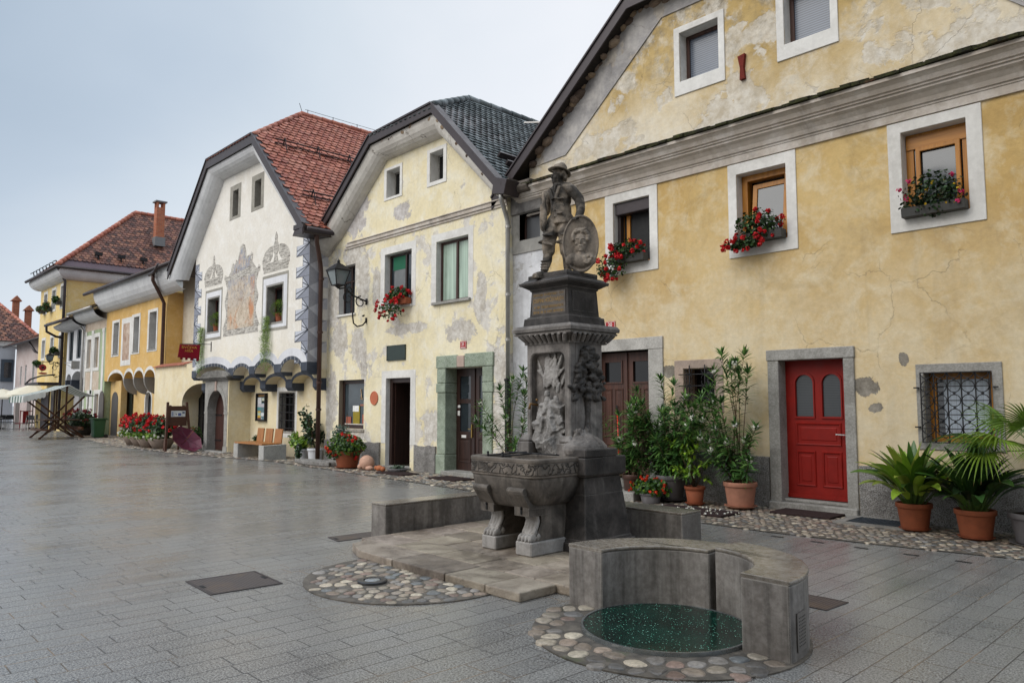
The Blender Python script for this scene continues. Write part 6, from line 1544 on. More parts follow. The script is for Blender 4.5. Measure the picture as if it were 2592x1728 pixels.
def rim_mat():
    n = NT('carved_rim', .7, .35); P = n.P; x, y, z = n.sep(P)
    m_ = n.noise(P, 5, 8, .65); u = n.math('ADD', x, y)
    v = n.comb(n.math('MULTIPLY', u, 10.5), n.math('MULTIPLY', z, 10.5), 0.0)
    wv = n.vadd(v, n.map(n.noise(v, .9, 2, .5, col=True), (2.2, 2.2, 0)))
    e = n.vor(wv, .9, 'DISTANCE_TO_EDGE'); f1 = n.vor(wv, 1.6, 'F1')
    h = n.ramp(e, (.02, 0.0), (.13, 1.0)); zz = n.math('MULTIPLY', n.ramp(z, (.0, 0.0), (1.0, 1.0)), 1)
    band = n.math('MULTIPLY', n.ramp(n.math('DIVIDE', n.math('SUBTRACT', z, .81), .01), (.0, 0.0), (1.0, 1.0)), n.ramp(n.math('DIVIDE', n.math('SUBTRACT', z, .925), .01), (.0, 1.0), (1.0, 0.0)))
    hh = n.math('MULTIPLY', n.math('ADD', h, n.math('MULTIPLY', f1, .6)), band)
    c = n.mix(n.ramp(m_, (.35, 0.0), (.65, 1.0)), H('766d64'), H('554e47'))
    c = n.mix(n.math('MULTIPLY', n.math('SUBTRACT', 1.0, h), n.math('MULTIPLY', band, .75)), c, H('1b1917'))
    c = n.mix(n.ramp(n.noise(P, 2.2, 8, .7), (.5, 0.0), (.65, .6)), c, H('2a2623'))
    return n.done(c, None, n.bump(n.math('ADD', hh, n.math('MULTIPLY', m_, .4)), .9, .014))
fl(m).build('basin_rim', rim_mat(), fo, local=True, fix=2, bevel=.006)
m = MB(); loft(m, [(plan(.55, r=.2), .49), (plan(.66, r=.2), .505), (plan(.78, r=.19), .55), (plan(.87, r=.17), .62), (plan(.93, r=.16), .71), (plan(.962), .80), (plan(.965), .831)], True, True)
fl(m).build('basin_bowl', M_F4, fo, local=True, smooth=True, fix=2)
m = MB(); loft(m, [inner(.81, .945), inner(.80, .946)], True, True); fl(m).build('water', simple('dark_water', H('11140f'), .04, .6), fo, local=True)
m = MB()
for x in (-6.36, -6.12): m.tube([(x, 5.68, 1.04), (x, 6.3, 1.05)], .009, 6); m.tube([(x, 5.69, 1.02), (x, 5.69, 1.07)], .012, 8); m.ell((x, 5.69, 1.075), .015, 8, 6)
m.tube([(-6.5, 6.15, 1.05), (-5.7, 6.15, 1.05)], .009, 6)
fl(m).build('bucket_rest', M_IRONBLK, fo, smooth=True, local=True)
# lion footed legs
def leg(xa, xb):
    m = MB()
    m.box(xa - .012, xb + .012, 5.72, 6.3, 0, .148)
    base = fl(m); 
    prof = [(6.3, .15), (5.80, .15), (5.80, .20), (5.86, .26), (5.90, .33), (5.905, .40), (5.87, .46), (5.815, .50), (5.815, .53), (6.3, .53)]
    m2 = MB(); m2.prism(prof, xa + .012, xb - .012, 'x'); m2.box(xa - .002, xb + .002, 5.70, 6.0, .42, .535)
    # scrolled console under the bowl
    con = [(5.71, .50), (5.60, .66), (5.595, .70), (5.62, .725), (5.665, .715), (5.76, .62), (5.95, .5)]
    m2.prism(con, xa - .01, xb + .01, 'x'); m2.tube([(xa - .014, 5.625, .69), (xb + .014, 5.625, .69)], .036, 12)
    o = (m2)
    L = base.build('leg', M_F3, fo, local=True, bevel=.012)
    fl(o).build('console', M_F4, L, local=True, bevel=.008, fix=2)
    m3 = MB(); w_ = (xb - xa)
    m3.ell(((xa + xb) / 2, 5.86, .20), (w_ * .5, .085, .085), 12, 8)
    for i in range(4):
        x = xa + w_ * (.14 + .24 * i)
        m3.ell((x, 5.785, .185), (w_ * .13, .06, .042), 9, 7); m3.ell((x, 5.745, .165), (w_ * .085, .03, .024), 8, 6)
    for i in range(4):
        x = xa + w_ * (.17 + .22 * i)
        m3.tube([(x, 5.80, .23), (x, 5.845, .29), (x, 5.87, .36), (x, 5.845, .44), (x, 5.80, .49)], [.022, .026, .026, .026, .022], 8)
    remeshed(fl(m3), 'lion_paw', M_F3, L, .007, 1, .002, 60)
    m4 = MB(); m4.box((xa + xb) / 2 - .01, (xa + xb) / 2 + .01, 5.688, 5.70, .44, .50); m4.ell(((xa + xb) / 2, 5.69, .505), .014, 8, 6); fl(m4).build('keyhole', MAT_BLACK, L, local=True)
leg(-6.49, -6.28); leg(-5.94, -5.72)

# ------------------------------------------------------------------ STATUE of a boy with a portrait medallion, on the pedestal
SO = Vector(((-6.12 + 6.105) * FK, (6.66 - 6.4) * FK, 3.10 * FK)) + FO
M_ST = fstone('statue_stone', H('988b7c'), H('72675b'), H('1a1816'), .9, 12, H('b9ac9a'), .3, (.46, .58))
st = thing('boy_statue', 'dark stone statue of a boy in a hat, hand resting on an oval portrait medallion', 'statue', SO)
def sl_(mb): mb.v = [(v[0] * FK, v[1] * FK, v[2] * FK) for v in mb.v]; return mb
m = MB(); m.box(-.31, .32, -.26, .30, .0, .05); m.prism([(-.31, .049), (.32, .049), (.32, .068), (.0, .072), (-.2, .062), (-.31, .055)], -.26, .30); sl_(m).build('plinth', M_F2, st, local=True, bevel=.01)
def cap(m, pts, rs, n=12):
    m.tube(pts, rs, n); m.ell(pts[0], rs[0], n, 8); m.ell(pts[-1], rs[-1], n, 8)
Z = .065
m = MB()
# boots, legs, baggy breeches
for (hx, hy, kx, ky, ax, ay, tx, ty) in ((-.075, -.03, -.085, -.135, -.088, -.20, -.105, -.35), (.075, .02, .08, .0, .075, .035, .06, -.11)):
    cap(m, [(hx, hy, .74), ((hx + kx) / 2, (hy + ky) / 2 - .02, .58), (kx, ky, .42)], [.094, .092, .08])
    cap(m, [(kx, ky, .44), (kx, ky + .005, .36)], [.08, .079])
    for i in range(5): m.ell((kx + .04 * sin(i * 2.1), ky - .03 + .03 * cos(i * 2.1), .40 + .035 * i), (.075, .07, .02), 10, 6, Matrix.Rotation(.35 * sin(i * 1.7), 3, 'Y'))
    cap(m, [(kx, ky, .36), ((kx + ax) / 2, (ky + ay) / 2 + .015, .24), (ax, ay, .12)], [.056, .060, .046])
    for i in range(4): m.ell((ax, ay, .12 + .035 * i), (.054, .056, .014), 10, 6)
    cap(m, [(ax, ay + .01, .055), ((ax + tx) / 2, (ay + ty) / 2, .05), (tx, ty, .032)], [.05, .045, .034])
    m.obox(((ax + tx) / 2, (ay + ty) / 2 + .0, .012), (.085, .2, .022), Matrix.Rotation(math.atan2(tx - ax, -(ty - ay)), 3, 'Z'))
# jacket
m.ell((0, .0, 1.00), (.148, .105, .175), 16, 10); m.ell((0, -.005, .86), (.132, .105, .17), 16, 10)
m.add(*(lambda n: ([(( .155 * cos(2 * pi * i / n)) * k + ox, (.122 * sin(2 * pi * i / n)) * k, z) for (k, z, ox) in ((.86, .92, 0), (.95, .80, 0), (1.03, .70, .01), (1.02, .685, .01)) for i in range(n)],
      [(j * n + i, j * n + (i + 1) % n, (j + 1) * n + (i + 1) % n, (j + 1) * n + i) for j in range(3) for i in range(n)] + [list(range(n))[::-1], [3 * n + i for i in range(n)]]))(20))
m.ell((-.152, .0, 1.10), (.068, .068, .065), 10, 8); m.ell((.152, .0, 1.10), (.068, .068, .065), 10, 8)
cap(m, [(-.12, .0, 1.13), (0, .0, 1.155), (.12, .0, 1.13)], [.06, .07, .06])
# arms
cap(m, [(.18, .0, 1.09), (.25, .05, .97), (.275, .055, .88)], [.066, .062, .056]); cap(m, [(.275, .055, .88), (.285, .03, .80), (.285, -.0, .735)], [.056, .052, .046])
cap(m, [(-.185, -.0, 1.09), (-.235, -.0, .98), (-.24, -.02, .89)], [.066, .060, .055]); cap(m, [(-.24, -.02, .89), (-.19, -.10, .87), (-.14, -.165, .885)], [.055, .05, .042])
for i in range(4): m.ell((.272 - .004 * i, .05, .86 + .03 * i), (.064, .062, .012), 10, 6, Matrix.Rotation(.4, 3, 'Y'))
# hands with fingers: the left lies over the rim of the medallion, the right grips a bundle
m.ell((.285, -.025, .715), (.036, .04, .022), 10, 8)
for i, (o_, L) in enumerate(((-.027, .052), (-.009, .06), (.010, .058), (.028, .046))): cap(m, [(.285 + o_, -.045, .718), (.285 + o_, -.045 - L * .55, .713), (.285 + o_ * 1.05, -.048 - L * .8, .690)], [.0105, .010, .008], 8)
cap(m, [(.252, -.02, .712), (.240, -.045, .70)], [.0105, .008], 8)
m.ell((-.125, -.185, .885), (.036, .038, .042), 10, 8)
for i, (o_, L) in enumerate(((.028, .04), (.010, .046), (-.009, .045), (-.026, .036))): cap(m, [(-.14, -.21, .885 + o_), (-.125, -.225, .885 + o_), (-.10, -.22, .885 + o_ * .95), (-.088, -.20, .885 + o_ * .9)], [.0105, .0105, .010, .008], 8)
cap(m, [(-.12, -.2, .925), (-.10, -.215, .935)], [.0115, .009], 8)
m.ell((-.115, -.19, .80), (.05, .04, .17), 12, 8, Matrix.Rotation(.08, 3, 'Y')); m.ell((-.10, -.195, .98), (.028, .02, .11), 10, 8, Matrix.Rotation(-.12, 3, 'Y')); m.ell((-.135, -.175, .70), (.045, .035, .10), 10, 8); m.ell((-.08, -.2, .74), (.03, .03, .14), 10, 8)
# lapels, buttons, pocket flaps, scarf
m.obox((-.055, -.115, 1.06), (.05, .03, .16), Matrix.Rotation(-.42, 3, 'Y')); m.obox((.055, -.115, 1.06), (.05, .03, .16), Matrix.Rotation(.42, 3, 'Y'))
for z in (.93, .85, .77): m.ell((.01, -.128, z), .011, 8, 6)
m.obox((.09, -.118, .80), (.075, .03, .02), Matrix.Rotation(.3, 3, 'Z')); m.obox((.085, -.105, .98), (.06, .03, .016), Matrix.Rotation(.3, 3, 'Z'))
m.ell((0, -.05, 1.165), (.07, .065, .035), 12, 8); m.ell((0, -.1, 1.12), (.02, .02, .05), 8, 6)
cap(m, [(0, -.005, 1.15), (0, -.02, 1.22)], [.052, .048])
# head: skull, jaw, face
hc = Vector((0, -.035, 1.29)); Rz = Matrix.Rotation(radians(-26), 3, 'Z')
hp_ = lambda x, y, z: tuple(hc + Rz @ Vector((x, y, z)))
m.ell(hp_(0, .012, .02), (.073, .088, .085), 14, 10, Rz); m.ell(hp_(0, -.022, -.045), (.052, .056, .058), 12, 8, Rz); m.ell(hp_(0, -.066, -.088), (.022, .02, .018), 8, 6)
m.ell(hp_(0, -.088, -.018), (.0115, .02, .027), 8, 6); m.ell(hp_(0, -.094, -.034), (.014, .013, .010), 8, 6)
m.ell(hp_(0, -.078, -.058), (.022, .012, .006), 8, 6); m.ell(hp_(0, -.076, -.070), (.019, .012, .006), 8, 6)
for sg in (-1, 1):
    m.ell(hp_(sg * .030, -.070, .016), (.022, .014, .008), 8, 6); m.ell(hp_(sg * .030, -.066, -.001), (.013, .012, .009), 8, 6); m.ell(hp_(sg * .036, -.055, -.03), (.022, .022, .02), 8, 6)
    m.ell(hp_(sg * .074, .012, -.005), (.012, .02, .028), 8, 6)
for i in range(22):
    a = pi * (.05 + .9 * i / 21); m.ell(hp_(.078 * cos(a), .02 + .07 * sin(a), rr.uniform(-.04, .045)), (.022, .022, .028), 7, 5)
body = remeshed(sl_(m), 'body', M_ST, st, .0075, 1, .004, 16, .0018, 55)
m = MB(); rot = Matrix.Rotation(radians(-26), 3, 'Z') @ Matrix.Rotation(radians(-16), 3, 'X')
hh_ = Vector((0, -.02, 1.345))
pr = [(.0, .105), (.05, .10), (.078, .078), (.088, .03), (.09, .008), (.11, .0), (.13, -.008), (.142, .0), (.142, .010), (.125, .006), (.105, .012), (.0, .012)]
m.lathe((0, 0, 0), pr[::-1], 28); m.v = [tuple(hh_ + rot @ Vector((v[0], v[1] * 1.05, v[2] + .012 * cos(2 * math.atan2(v[1], v[0]))))) for v in m.v]
remeshed(sl_(m), 'hat', M_ST, st, .007, 1, .003, 20)
# medallion
m = MB(); nrm = Vector((.62, -.78, 0)).normalized(); uu = Vector((-nrm.y, nrm.x, 0)); cc = Vector((.315, -.0, .405))
def mp_(a, b, d): return tuple(cc + uu * a + Vector((0, 0, 1)) * b + nrm * d)
n_ = 48
ring = [(.215 * cos(2 * pi * i / n_), .345 * sin(2 * pi * i / n_)) for i in range(n_)]
m.v = [mp_(a, b, d) for (k, d) in ((1, -.03), (1, .03), (.94, .035), (.90, .018)) for (a, b) in [(p[0] * k, p[1] * k) for p in ring]]
m.f = [[j * n_ + i, j * n_ + (i + 1) % n_, (j + 1) * n_ + (i + 1) % n_, (j + 1) * n_ + i] for j in range(3) for i in range(n_)] + [list(range(n_))[::-1], [3 * n_ + i for i in range(n_)]]; m.c = [None] * len(m.f)
rm = Matrix((uu, -nrm, Vector((0, 0, 1)))).transposed()
E_ = lambda a, b, d, r, rot=None: m.ell(mp_(a, b, d), r, 12, 8, rm @ rot if rot else rm)
E_(.0, .03, .02, (.082, .06, .115)); E_(.0, -.04, .03, (.062, .045, .07)); E_(.0, .02, .082, (.012, .02, .03)); E_(.0, -.035, .072, (.024, .012, .005)); E_(0, -.085, .055, (.022, .018, .016))
for sg in (-1, 1): E_(sg * .032, .052, .074, (.024, .010, .006)); E_(sg * .045, -.01, .058, (.020, .016, .02)); E_(sg * .033, .033, .066, (.012, .008, .005)); E_(sg * .10, -.19, .015, (.09, .035, .07), Matrix.Rotation(sg * .5, 3, 'Y'))
E_(0, -.12, .02, (.038, .035, .07)); E_(0, -.2, .022, (.11, .04, .09))
for i in range(26):
    a = pi * (-.12 + 1.24 * i / 25); E_(.088 * cos(a), .075 + .085 * sin(a), .03 + .015 * rr.random(), (.026, .03, .026))
for i in range(14): E_(rr.uniform(-.075, .075), .145 + rr.uniform(-.02, .03), .05, (.028, .026, .022))
for i in range(16): E_(.09 + rr.uniform(-.05, .05), -.2 + rr.uniform(-.05, .05), .05, (.016, .016, .016))
remeshed(sl_(m), 'portrait_medallion', fstone('medallion_stone', H('93877a'), H('71675c'), H('221f1d'), .75, 13, H('ad a294'.replace(' ', '')), .3, (.48, .64)), st, .0055, 1, .0012, 40)
# ------------------------------------------------------------------ PLANTS
M_LEAF = vcol('leaf', .42, .25, 26, .45, 0, .35)
M_LEAFG = vcol('glossy_leaf', .28, .15, 14, .5, .15, .12)
M_PETAL = vcol('petal', .55, .12, 60, .3, 0, .25)
M_STEM = simple('stem', H('5b4b38'), .8, .2, 0, .25, 20)
M_SOIL = simple('soil', H('2b221b'), .95, .1, 0, .3, 30, .8)
GR = [H(h) for h in ('2f4a1e', '3a5a24', '274019', '47692c', '335222', '1f3516')]
GRD = [H(h) for h in ('1c2e18', '243a1c', '2d4722', '182614', '33502a')]
GRL = [H(h) for h in ('5f8026', '74962c', '4c6c22', '86a236', '5a7626')]
OLE = [H(h) for h in ('446a34', '527a3c', '37582c', '628a48', '759a50', '2f4c26')]
REDS = [H(h) for h in ('c41a22', 'd8262e', 'b0141c', 'e0343a', 'a01018')]
ORS = [H(h) for h in ('c83a1c', 'd84a24', 'b83018')]
WHT = [H(h) for h in ('e4e2d6', 'd6d4c4', 'efeee6')]
def jit(c, r, k=.2): f = r.uniform(1 - k, 1 + k); return (c[0] * f, c[1] * f, c[2] * f, 1)
def rvec(r):
    z = r.uniform(-1, 1); a = r.uniform(0, 2 * pi); s_ = math.sqrt(1 - z * z); return Vector((s_ * cos(a), s_ * sin(a), z))
def leaf(mb, p, d, up, L, w_, col, bend=.15, n=3):
    """one leaf blade from p along d, a folded strip"""
    d = Vector(d).normalized(); s_ = d.cross(Vector(up))
    s_ = s_.normalized() if s_.length > .05 else d.orthogonal().normalized()
    u = s_.cross(d).normalized(); p = Vector(p); vs = []; fs = []
    for i in range(n + 1):
        t_ = i / n; wd = w_ * .5 * max(.06, sin(pi * min(1, t_ * .92 + .06)) ** .8); c = p + d * (L * t_) - u * (bend * L * t_ * t_)
        vs += [c - s_ * wd + u * wd * .22, c, c + s_ * wd + u * wd * .22]
    for i in range(n): a = i * 3; fs += [(a, a + 1, a + 4, a + 3), (a + 1, a + 2, a + 5, a + 4)]
    mb.add(vs, fs, col)
def round_leaf(mb, p, nrm, s_, col, r, k=6):
    nrm = Vector(nrm).normalized(); a = nrm.orthogonal().normalized(); b = nrm.cross(a); p = Vector(p); t0 = r.uniform(0, 6)
    vs = [p - nrm * s_ * .18] + [p + (a * cos(t0 + 2 * pi * i / k) + b * sin(t0 + 2 * pi * i / k)) * s_ * r.uniform(.8, 1.1) for i in range(k)]
    mb.add(vs, [(0, 1 + i, 1 + (i + 1) % k) for i in range(k)], col)
def bush(mb, c, rad, n, s_, pal, r, shell=.45, up=.35, k=6):
    c = Vector(c)
    for _ in range(n):
        d = rvec(r); f = r.uniform(shell, 1) ** .7 * (1 + .18 * mnoise.noise(d * 2.3 + c * 3)); p = c + Vector((d.x * rad[0], d.y * rad[1], d.z * rad[2])) * f
        nn = (d + rvec(r) * .8 + Vector((0, 0, up))).normalized()
        round_leaf(mb, p, nn, s_ * r.uniform(.6, 1.2), jit(r.choice(pal), r), r, k)
def blossom(mb, c, rad, n, s_, pal, r):
    c = Vector(c)
    for _ in range(n):
        d = rvec(r); p = c + d * rad * r.uniform(.55, 1.0); round_leaf(mb, p, d + rvec(r) * .5, s_ * r.uniform(.7, 1.2), jit(r.choice(pal), r, .15), r, 5)
def blossoms(mb, c, rad, n, crad, per, s_, pal, r, low=-1.0, lim=1.05):
    c = Vector(c)
    for _ in range(n):
        d = rvec(r)
        while d.z < low: d = rvec(r)
        f = r.uniform(.85, lim)
        blossom(mb, c + Vector((d.x * rad[0], d.y * rad[1], d.z * rad[2])) * f, crad * r.uniform(.7, 1.2), per, s_, pal, r)
def pot_prof(r0, r1, h, lip=.02): return [(r0, 0), (r0 + .004, .012), (r1 * .955, h * .80), (r1 * .96, h * .81), (r1 + lip * .5, h * .82), (r1 + lip * .5, h * .97), (r1 + lip * .35, h), (r1 - .012, h), (r1 - .02, h * .9), (0, h * .9)]
def pot(root, c, r0, r1, h, mat, saucer=None, sx=1, sy=1, name='pot'):
    m = MB(); m.lathe((c[0], c[1], c[2] + (.03 if saucer else 0)), pot_prof(r0, r1, h), 32, None, sx, sy); o = m.build(name, mat, root, smooth=False, bevel=.003)
    o.data.polygons.foreach_set('use_smooth', [True] * len(o.data.polygons))
    m = MB(); m.lathe((c[0], c[1], c[2] + (.03 if saucer else 0)), [(r1 - .022, h * .9), (r1 - .02, h * .915), (r1 * .4, h * .94), (0, h * .93)], 20, None, sx, sy); m.build('soil', M_SOIL, o)
    if saucer:
        m = MB(); m.lathe(c, [(saucer * .8, .0), (saucer, .035), (saucer + .008, .035), (saucer + .004, .028), (saucer * .8, .008), (0, .008)], 28); m.build('saucer', mat, root, smooth=True)
    return o
def shoot(st, lf, p0, p1, sag, r, L, w_, pal, start=.35, dens=34, rad=.008, fl=None, flp=.0, tip=True):
    """an oleander-like shoot: curved stem with whorls of narrow leaves"""
    p0, p1 = Vector(p0), Vector(p1); ln = (p1 - p0).length; n = 10; pts = []
    side = Vector((r.uniform(-1, 1), r.uniform(-1, 1), 0)) * .06 * ln
    for i in range(n + 1):
        t_ = i / n; pts.append(p0.lerp(p1, t_) + side * sin(pi * t_) + Vector((0, 0, sag * sin(pi * t_ * .5) * t_)))
    st.tube(pts, [rad * (1 - .6 * i / n) for i in range(n + 1)], 6)
    N = int(dens * ln * (1 - start) * 1.5)
    for i in range(N):
        t_ = start + (1 - start) * (i + r.random()) / N; k = min(int(t_ * n), n - 1); q = pts[k].lerp(pts[k + 1], t_ * n - k); d = (pts[k + 1] - pts[k]).normalized()
        a = r.uniform(0, 2 * pi); o = d.orthogonal().normalized(); o = Matrix.Rotation(a, 3, d) @ o
        f = .55 + .45 * (1 - t_) + r.uniform(-.15, .25)
        leaf(lf, q, d * (1 - f) + o * (.35 + f * .7) + Vector((0, 0, .08)), d, L * r.uniform(.65, 1.1), w_ * r.uniform(.8, 1.15), jit(r.choice(pal), r, .22), r.uniform(.05, .45))
    if tip:
        for _ in range(14): leaf(lf, pts[-1], (p1 - pts[-3]).normalized() + rvec(r) * .75, (0, 0, 1), L * r.uniform(.6, 1), w_, jit(r.choice(pal[2:]), r, .25), .12)
    if fl is not None and r.random() < flp: blossom(fl, pts[-1] + Vector((0, 0, .03)), .055, 26, .019, WHT, r)
    return pts
r8 = random.Random(88)
M_GREYPOT = simple('grey_plastic_pot', H('625f60'), .55, .4, 0, .12, 8)
M_PINKPOT = simple('pale_terracotta', H('a5745f'), .8, .25, 0, .14, 9, .2)
# tall oleander in the pale terracotta pot (standing beside the red door)
def oleander(label, c, r0, r1, h, mat, shoots, sauc, flp, L=.15, group='oleanders by the brown double door'):
    t_ = thing('potted_oleander', label, 'potted plant', c, group)
    pot(t_, c, r0, r1, h, mat, sauc)
    st_, lf, fl_ = MB(), MB(), MB(); zb = h * .92
    for (dx, dy, z, s_, dn) in shoots:
        b = (c[0] + r8.uniform(-.08, .08), c[1] + r8.uniform(-.06, .06), zb)
        shoot(st_, lf, b, (c[0] + dx, c[1] + dy, z), r8.uniform(-.05, .08), r8, L, .032, OLE, s_, dn, .009, fl_, flp)
    st_.build('stems', M_STEM, t_, smooth=True, fix=False); lf.build('leaves', M_LEAF, t_, fix=False)
    if fl_.v: fl_.build('flowers', M_PETAL, t_, fix=False)
    return t_
U = r8.uniform
oleander('tall white flowering oleander in a pale terracotta pot nearest the red door', (-6.05, 10.62, .03), .19, .245, .36, M_PINKPOT,
    [(-.05, .1, 2.0, .62, 60), (-.30, .05, 2.42, .70, 55), (-.12, .0, 2.2, .68, 55), (.12, .0, 2.28, .72, 55), (.2, -.05, 2.1, .72, 55), (-.45, .05, 2.05, .68, 50), (.02, -.1, 2.25, .75, 50), (.34, -.12, 1.22, .45, 60), (-.35, -.1, 1.45, .3, 60), (-.15, -.25, 1.55, .3, 60), (-.5, .1, 1.6, .35, 60), (.05, -.2, 1.3, .3, 60), (-.25, -.3, 1.2, .25, 60), (-.5, -.3, 1.1, .2, 60), (.28, -.2, .8, .2, 60), (-.3, -.35, .8, .2, 60), (-.62, -.1, 1.6, .3, 60), (-.4, -.2, 1.75, .35, 60), (.18, -.15, 1.0, .3, 60), (-.05, -.3, 1.0, .2, 60), (-.4, -.25, 1.0, .25, 60), (-.55, -.15, 1.35, .3, 60), (.1, .05, .95, .2, 60)], .24, .75, .2)
oleander('bushy oleander in a grey plastic pot, second from the red door', (-7.32, 10.62, .03), .19, .25, .38, M_GREYPOT,
    [(U(-.75, .65), U(-.45, .15), U(.6, 1.7), .18, 60) for _ in range(40)] + [(-.75, -.1, 1.55, .3, 60), (-.6, -.1, 1.75, .3, 60), (-.2, .05, 1.95, .4, 60), (.1, .0, 1.9, .4, 60), (.55, .1, 1.65, .35, 60), (.7, .05, 1.45, .3, 60), (-.55, -.3, .75, .2, 60), (-.65, -.3, .95, .2, 60)], .26, .35, .2)
oleander('oleander in a brown pot in front of the brown double door step', (-7.95, 10.42, .0), .13, .17, .42, M_PIPEBROWN,
    [(U(-.45, .4), U(-.25, .2), U(.6, 1.6), .22, 55) for _ in range(15)] + [(-.7, -.2, 1.55, .4, 50), (-.55, -.25, .85, .3, 50), (-.35, -.3, .55, .2, 60)], None, .3, .19)
# oleander between the houses, behind the basin
oleander('thin white flowering oleander standing between the houses behind the fountain basin', (-10.75, 10.35, .0), .15, .19, .35, M_TERRA,
    [(-.55, -.25, 1.15, .45, 70), (-.35, -.1, 1.9, .6, 70), (.1, .1, 2.25, .66, 80), (.25, .0, 1.75, .5, 70), (-.05, -.2, 1.3, .4, 60), (.3, -.1, 1.25, .4, 60), (-.2, .0, .9, .3, 60), (.15, -.15, .85, .3, 60), (-.8, -.35, 1.3, .6, 80), (-.1, 0, 2.05, .6, 70), (.2, .1, 2.0, .6, 70), (-.7, -.3, 1.5, .6, 70)], None, .8, .22, None)
# bright green citrus-like shrub in a small pot
t_ = thing('potted_citrus', 'bright green glossy leaved shrub in a small terracotta pot among the oleanders', 'potted plant', (-6.75, 10.45, .02))
pot(t_, (-6.75, 10.45, .02), .115, .155, .26, M_TERRA, .15)
st_, lf = MB(), MB()
for i in range(15):
    a = U(0, 6.28); L = U(.2, .46); p1 = (-6.75 + L * cos(a), 10.45 + L * .6 * sin(a) - .05, U(.42, 1.2) - L * .3); b = Vector((-6.75, 10.45, .26)); md = b.lerp(Vector(p1), .6) + Vector((0, 0, .16))
    st_.tube([b, md, p1], [.006, .004, .002], 5)
    for k in range(22):
        f = U(.35, 1.05); q = md.lerp(Vector(p1), (f - .5) * 2) if f > .5 else b.lerp(md, f * 2)
        leaf(lf, q, rvec(r8) + Vector((cos(a) * .5, sin(a) * .5 - .2, -.25)), (0, 0, 1), U(.07, .125), U(.035, .055), jit(r8.choice(GRL + GR[:2]), r8), .25)
for k in range(60): leaf(lf, (-6.75 + U(-.12, .12), 10.42 + U(-.1, .1), U(.7, 1.2)), rvec(r8) + Vector((0, -.3, -.1)), (0, 0, 1), U(.08, .13), .05, jit(r8.choice(GRL), r8), .25)
st_.build('stems', M_STEM, t_, smooth=True, fix=False); lf.build('leaves', M_LEAFG, t_, fix=False)
# orange impatiens
t_ = thing('potted_impatiens', 'low pot of orange red flowers beside the grey oleander pot', 'potted plant', (-7.42, 10.2, 0))
pot(t_, (-7.42, 10.2, 0), .14, .18, .17, M_GREYPOT)
lf, fl_ = MB(), MB(); bush(lf, (-7.42, 10.2, .25), (.36, .25, .17), 520, .032, GR + GRL[:2], r8, .35); blossoms(fl_, (-7.42, 10.18, .25), (.38, .27, .18), 30, .022, 8, .02, ORS, r8, -.5)
lf.build('leaves', M_LEAF, t_, fix=False); fl_.build('flowers', M_PETAL, t_, fix=False)
# fallen petals
m = MB()
for _ in range(34):
    x, y = r8.gauss(-6.35, .33), r8.gauss(9.78, .14); blossom(m, (x, y, .05), .018, 5, .014, WHT, r8)
tag(m.build('fallen_petals', M_PETAL, fix=False), 'scattered white oleander petals fallen on the dark mat and cobbles', 'petals', kind='stuff')
# aspidistras
def aspidistra(label, c, r0, r1, h, mat, n, size, pal, lean=(0, 0)):
    t_ = thing('potted_aspidistra', label, 'potted plant', c, 'aspidistras under the barred window')
    pot(t_, c, r0, r1, h, mat, r0 * 1.15)
    lf = MB()
    for i in range(n):
        a = 2 * pi * (i * .381966) + U(-.2, .2); f = (i + .5) / n; el = .06 + 1.15 * f ** .8; L = size * U(.75, 1.1); w_ = U(.10, .15)
        p = Vector((c[0] + cos(a) * r1 * .45 * f, c[1] + sin(a) * r1 * .45 * f, c[2] + h * .92)); hd = Vector((cos(a), sin(a), 0)) ; pet = U(.14, .32)
        q = p + (Vector((0, 0, 1)) * cos(el * .6) + hd * sin(el * .6)) * pet
        lf.tube([p, q], .006, 5, False, H('4d6330'))
        col = jit(r8.choice(pal), r8, .25); N = 8; s0 = Vector((-sin(a), cos(a), 0)); tw = U(-.5, .5); vs = []; fs = []; pos = q.copy(); ang = el * .7
        for k in range(N + 1):
            t2 = k / N; wd = w_ * .5 * max(.04, sin(pi * (t2 * .93 + .05)) ** .75) * (1.15 - .3 * t2); d = Vector((0, 0, 1)) * cos(ang) + hd * sin(ang); nn = hd * cos(ang) - Vector((0, 0, 1)) * sin(ang)
            s_ = (s0 * cos(tw * t2) + nn * sin(tw * t2)).normalized(); vs += [pos - s_ * wd - nn * wd * .35, pos, pos + s_ * wd - nn * wd * .35]
            pos = pos + d * (L / N); ang += (.12 + .95 * f * U(.5, 1.1)) / N * 1.5
        for k in range(N): b = k * 3; fs += [(b, b + 1, b + 4, b + 3), (b + 1, b + 2, b + 5, b + 4)]
        lf.add(vs, fs, col)
    lf.build('leaves', M_LEAFG, t_, smooth=True, fix=False)
aspidistra('yellowish green aspidistra in a terracotta pot, left one of the pair under the barred window', (-3.5, 10.42, .01), .155, .205, .32, M_TERRA, 92, .58, GRL + GR[:2] + [H('8d9a3e'), H('7d8a3a')])
aspidistra('dark green aspidistra in a terracotta pot, right one of the pair next to the palm', (-2.78, 10.3, .01), .165, .215, .32, M_TERRA, 84, .58, GRD + GR[:3])
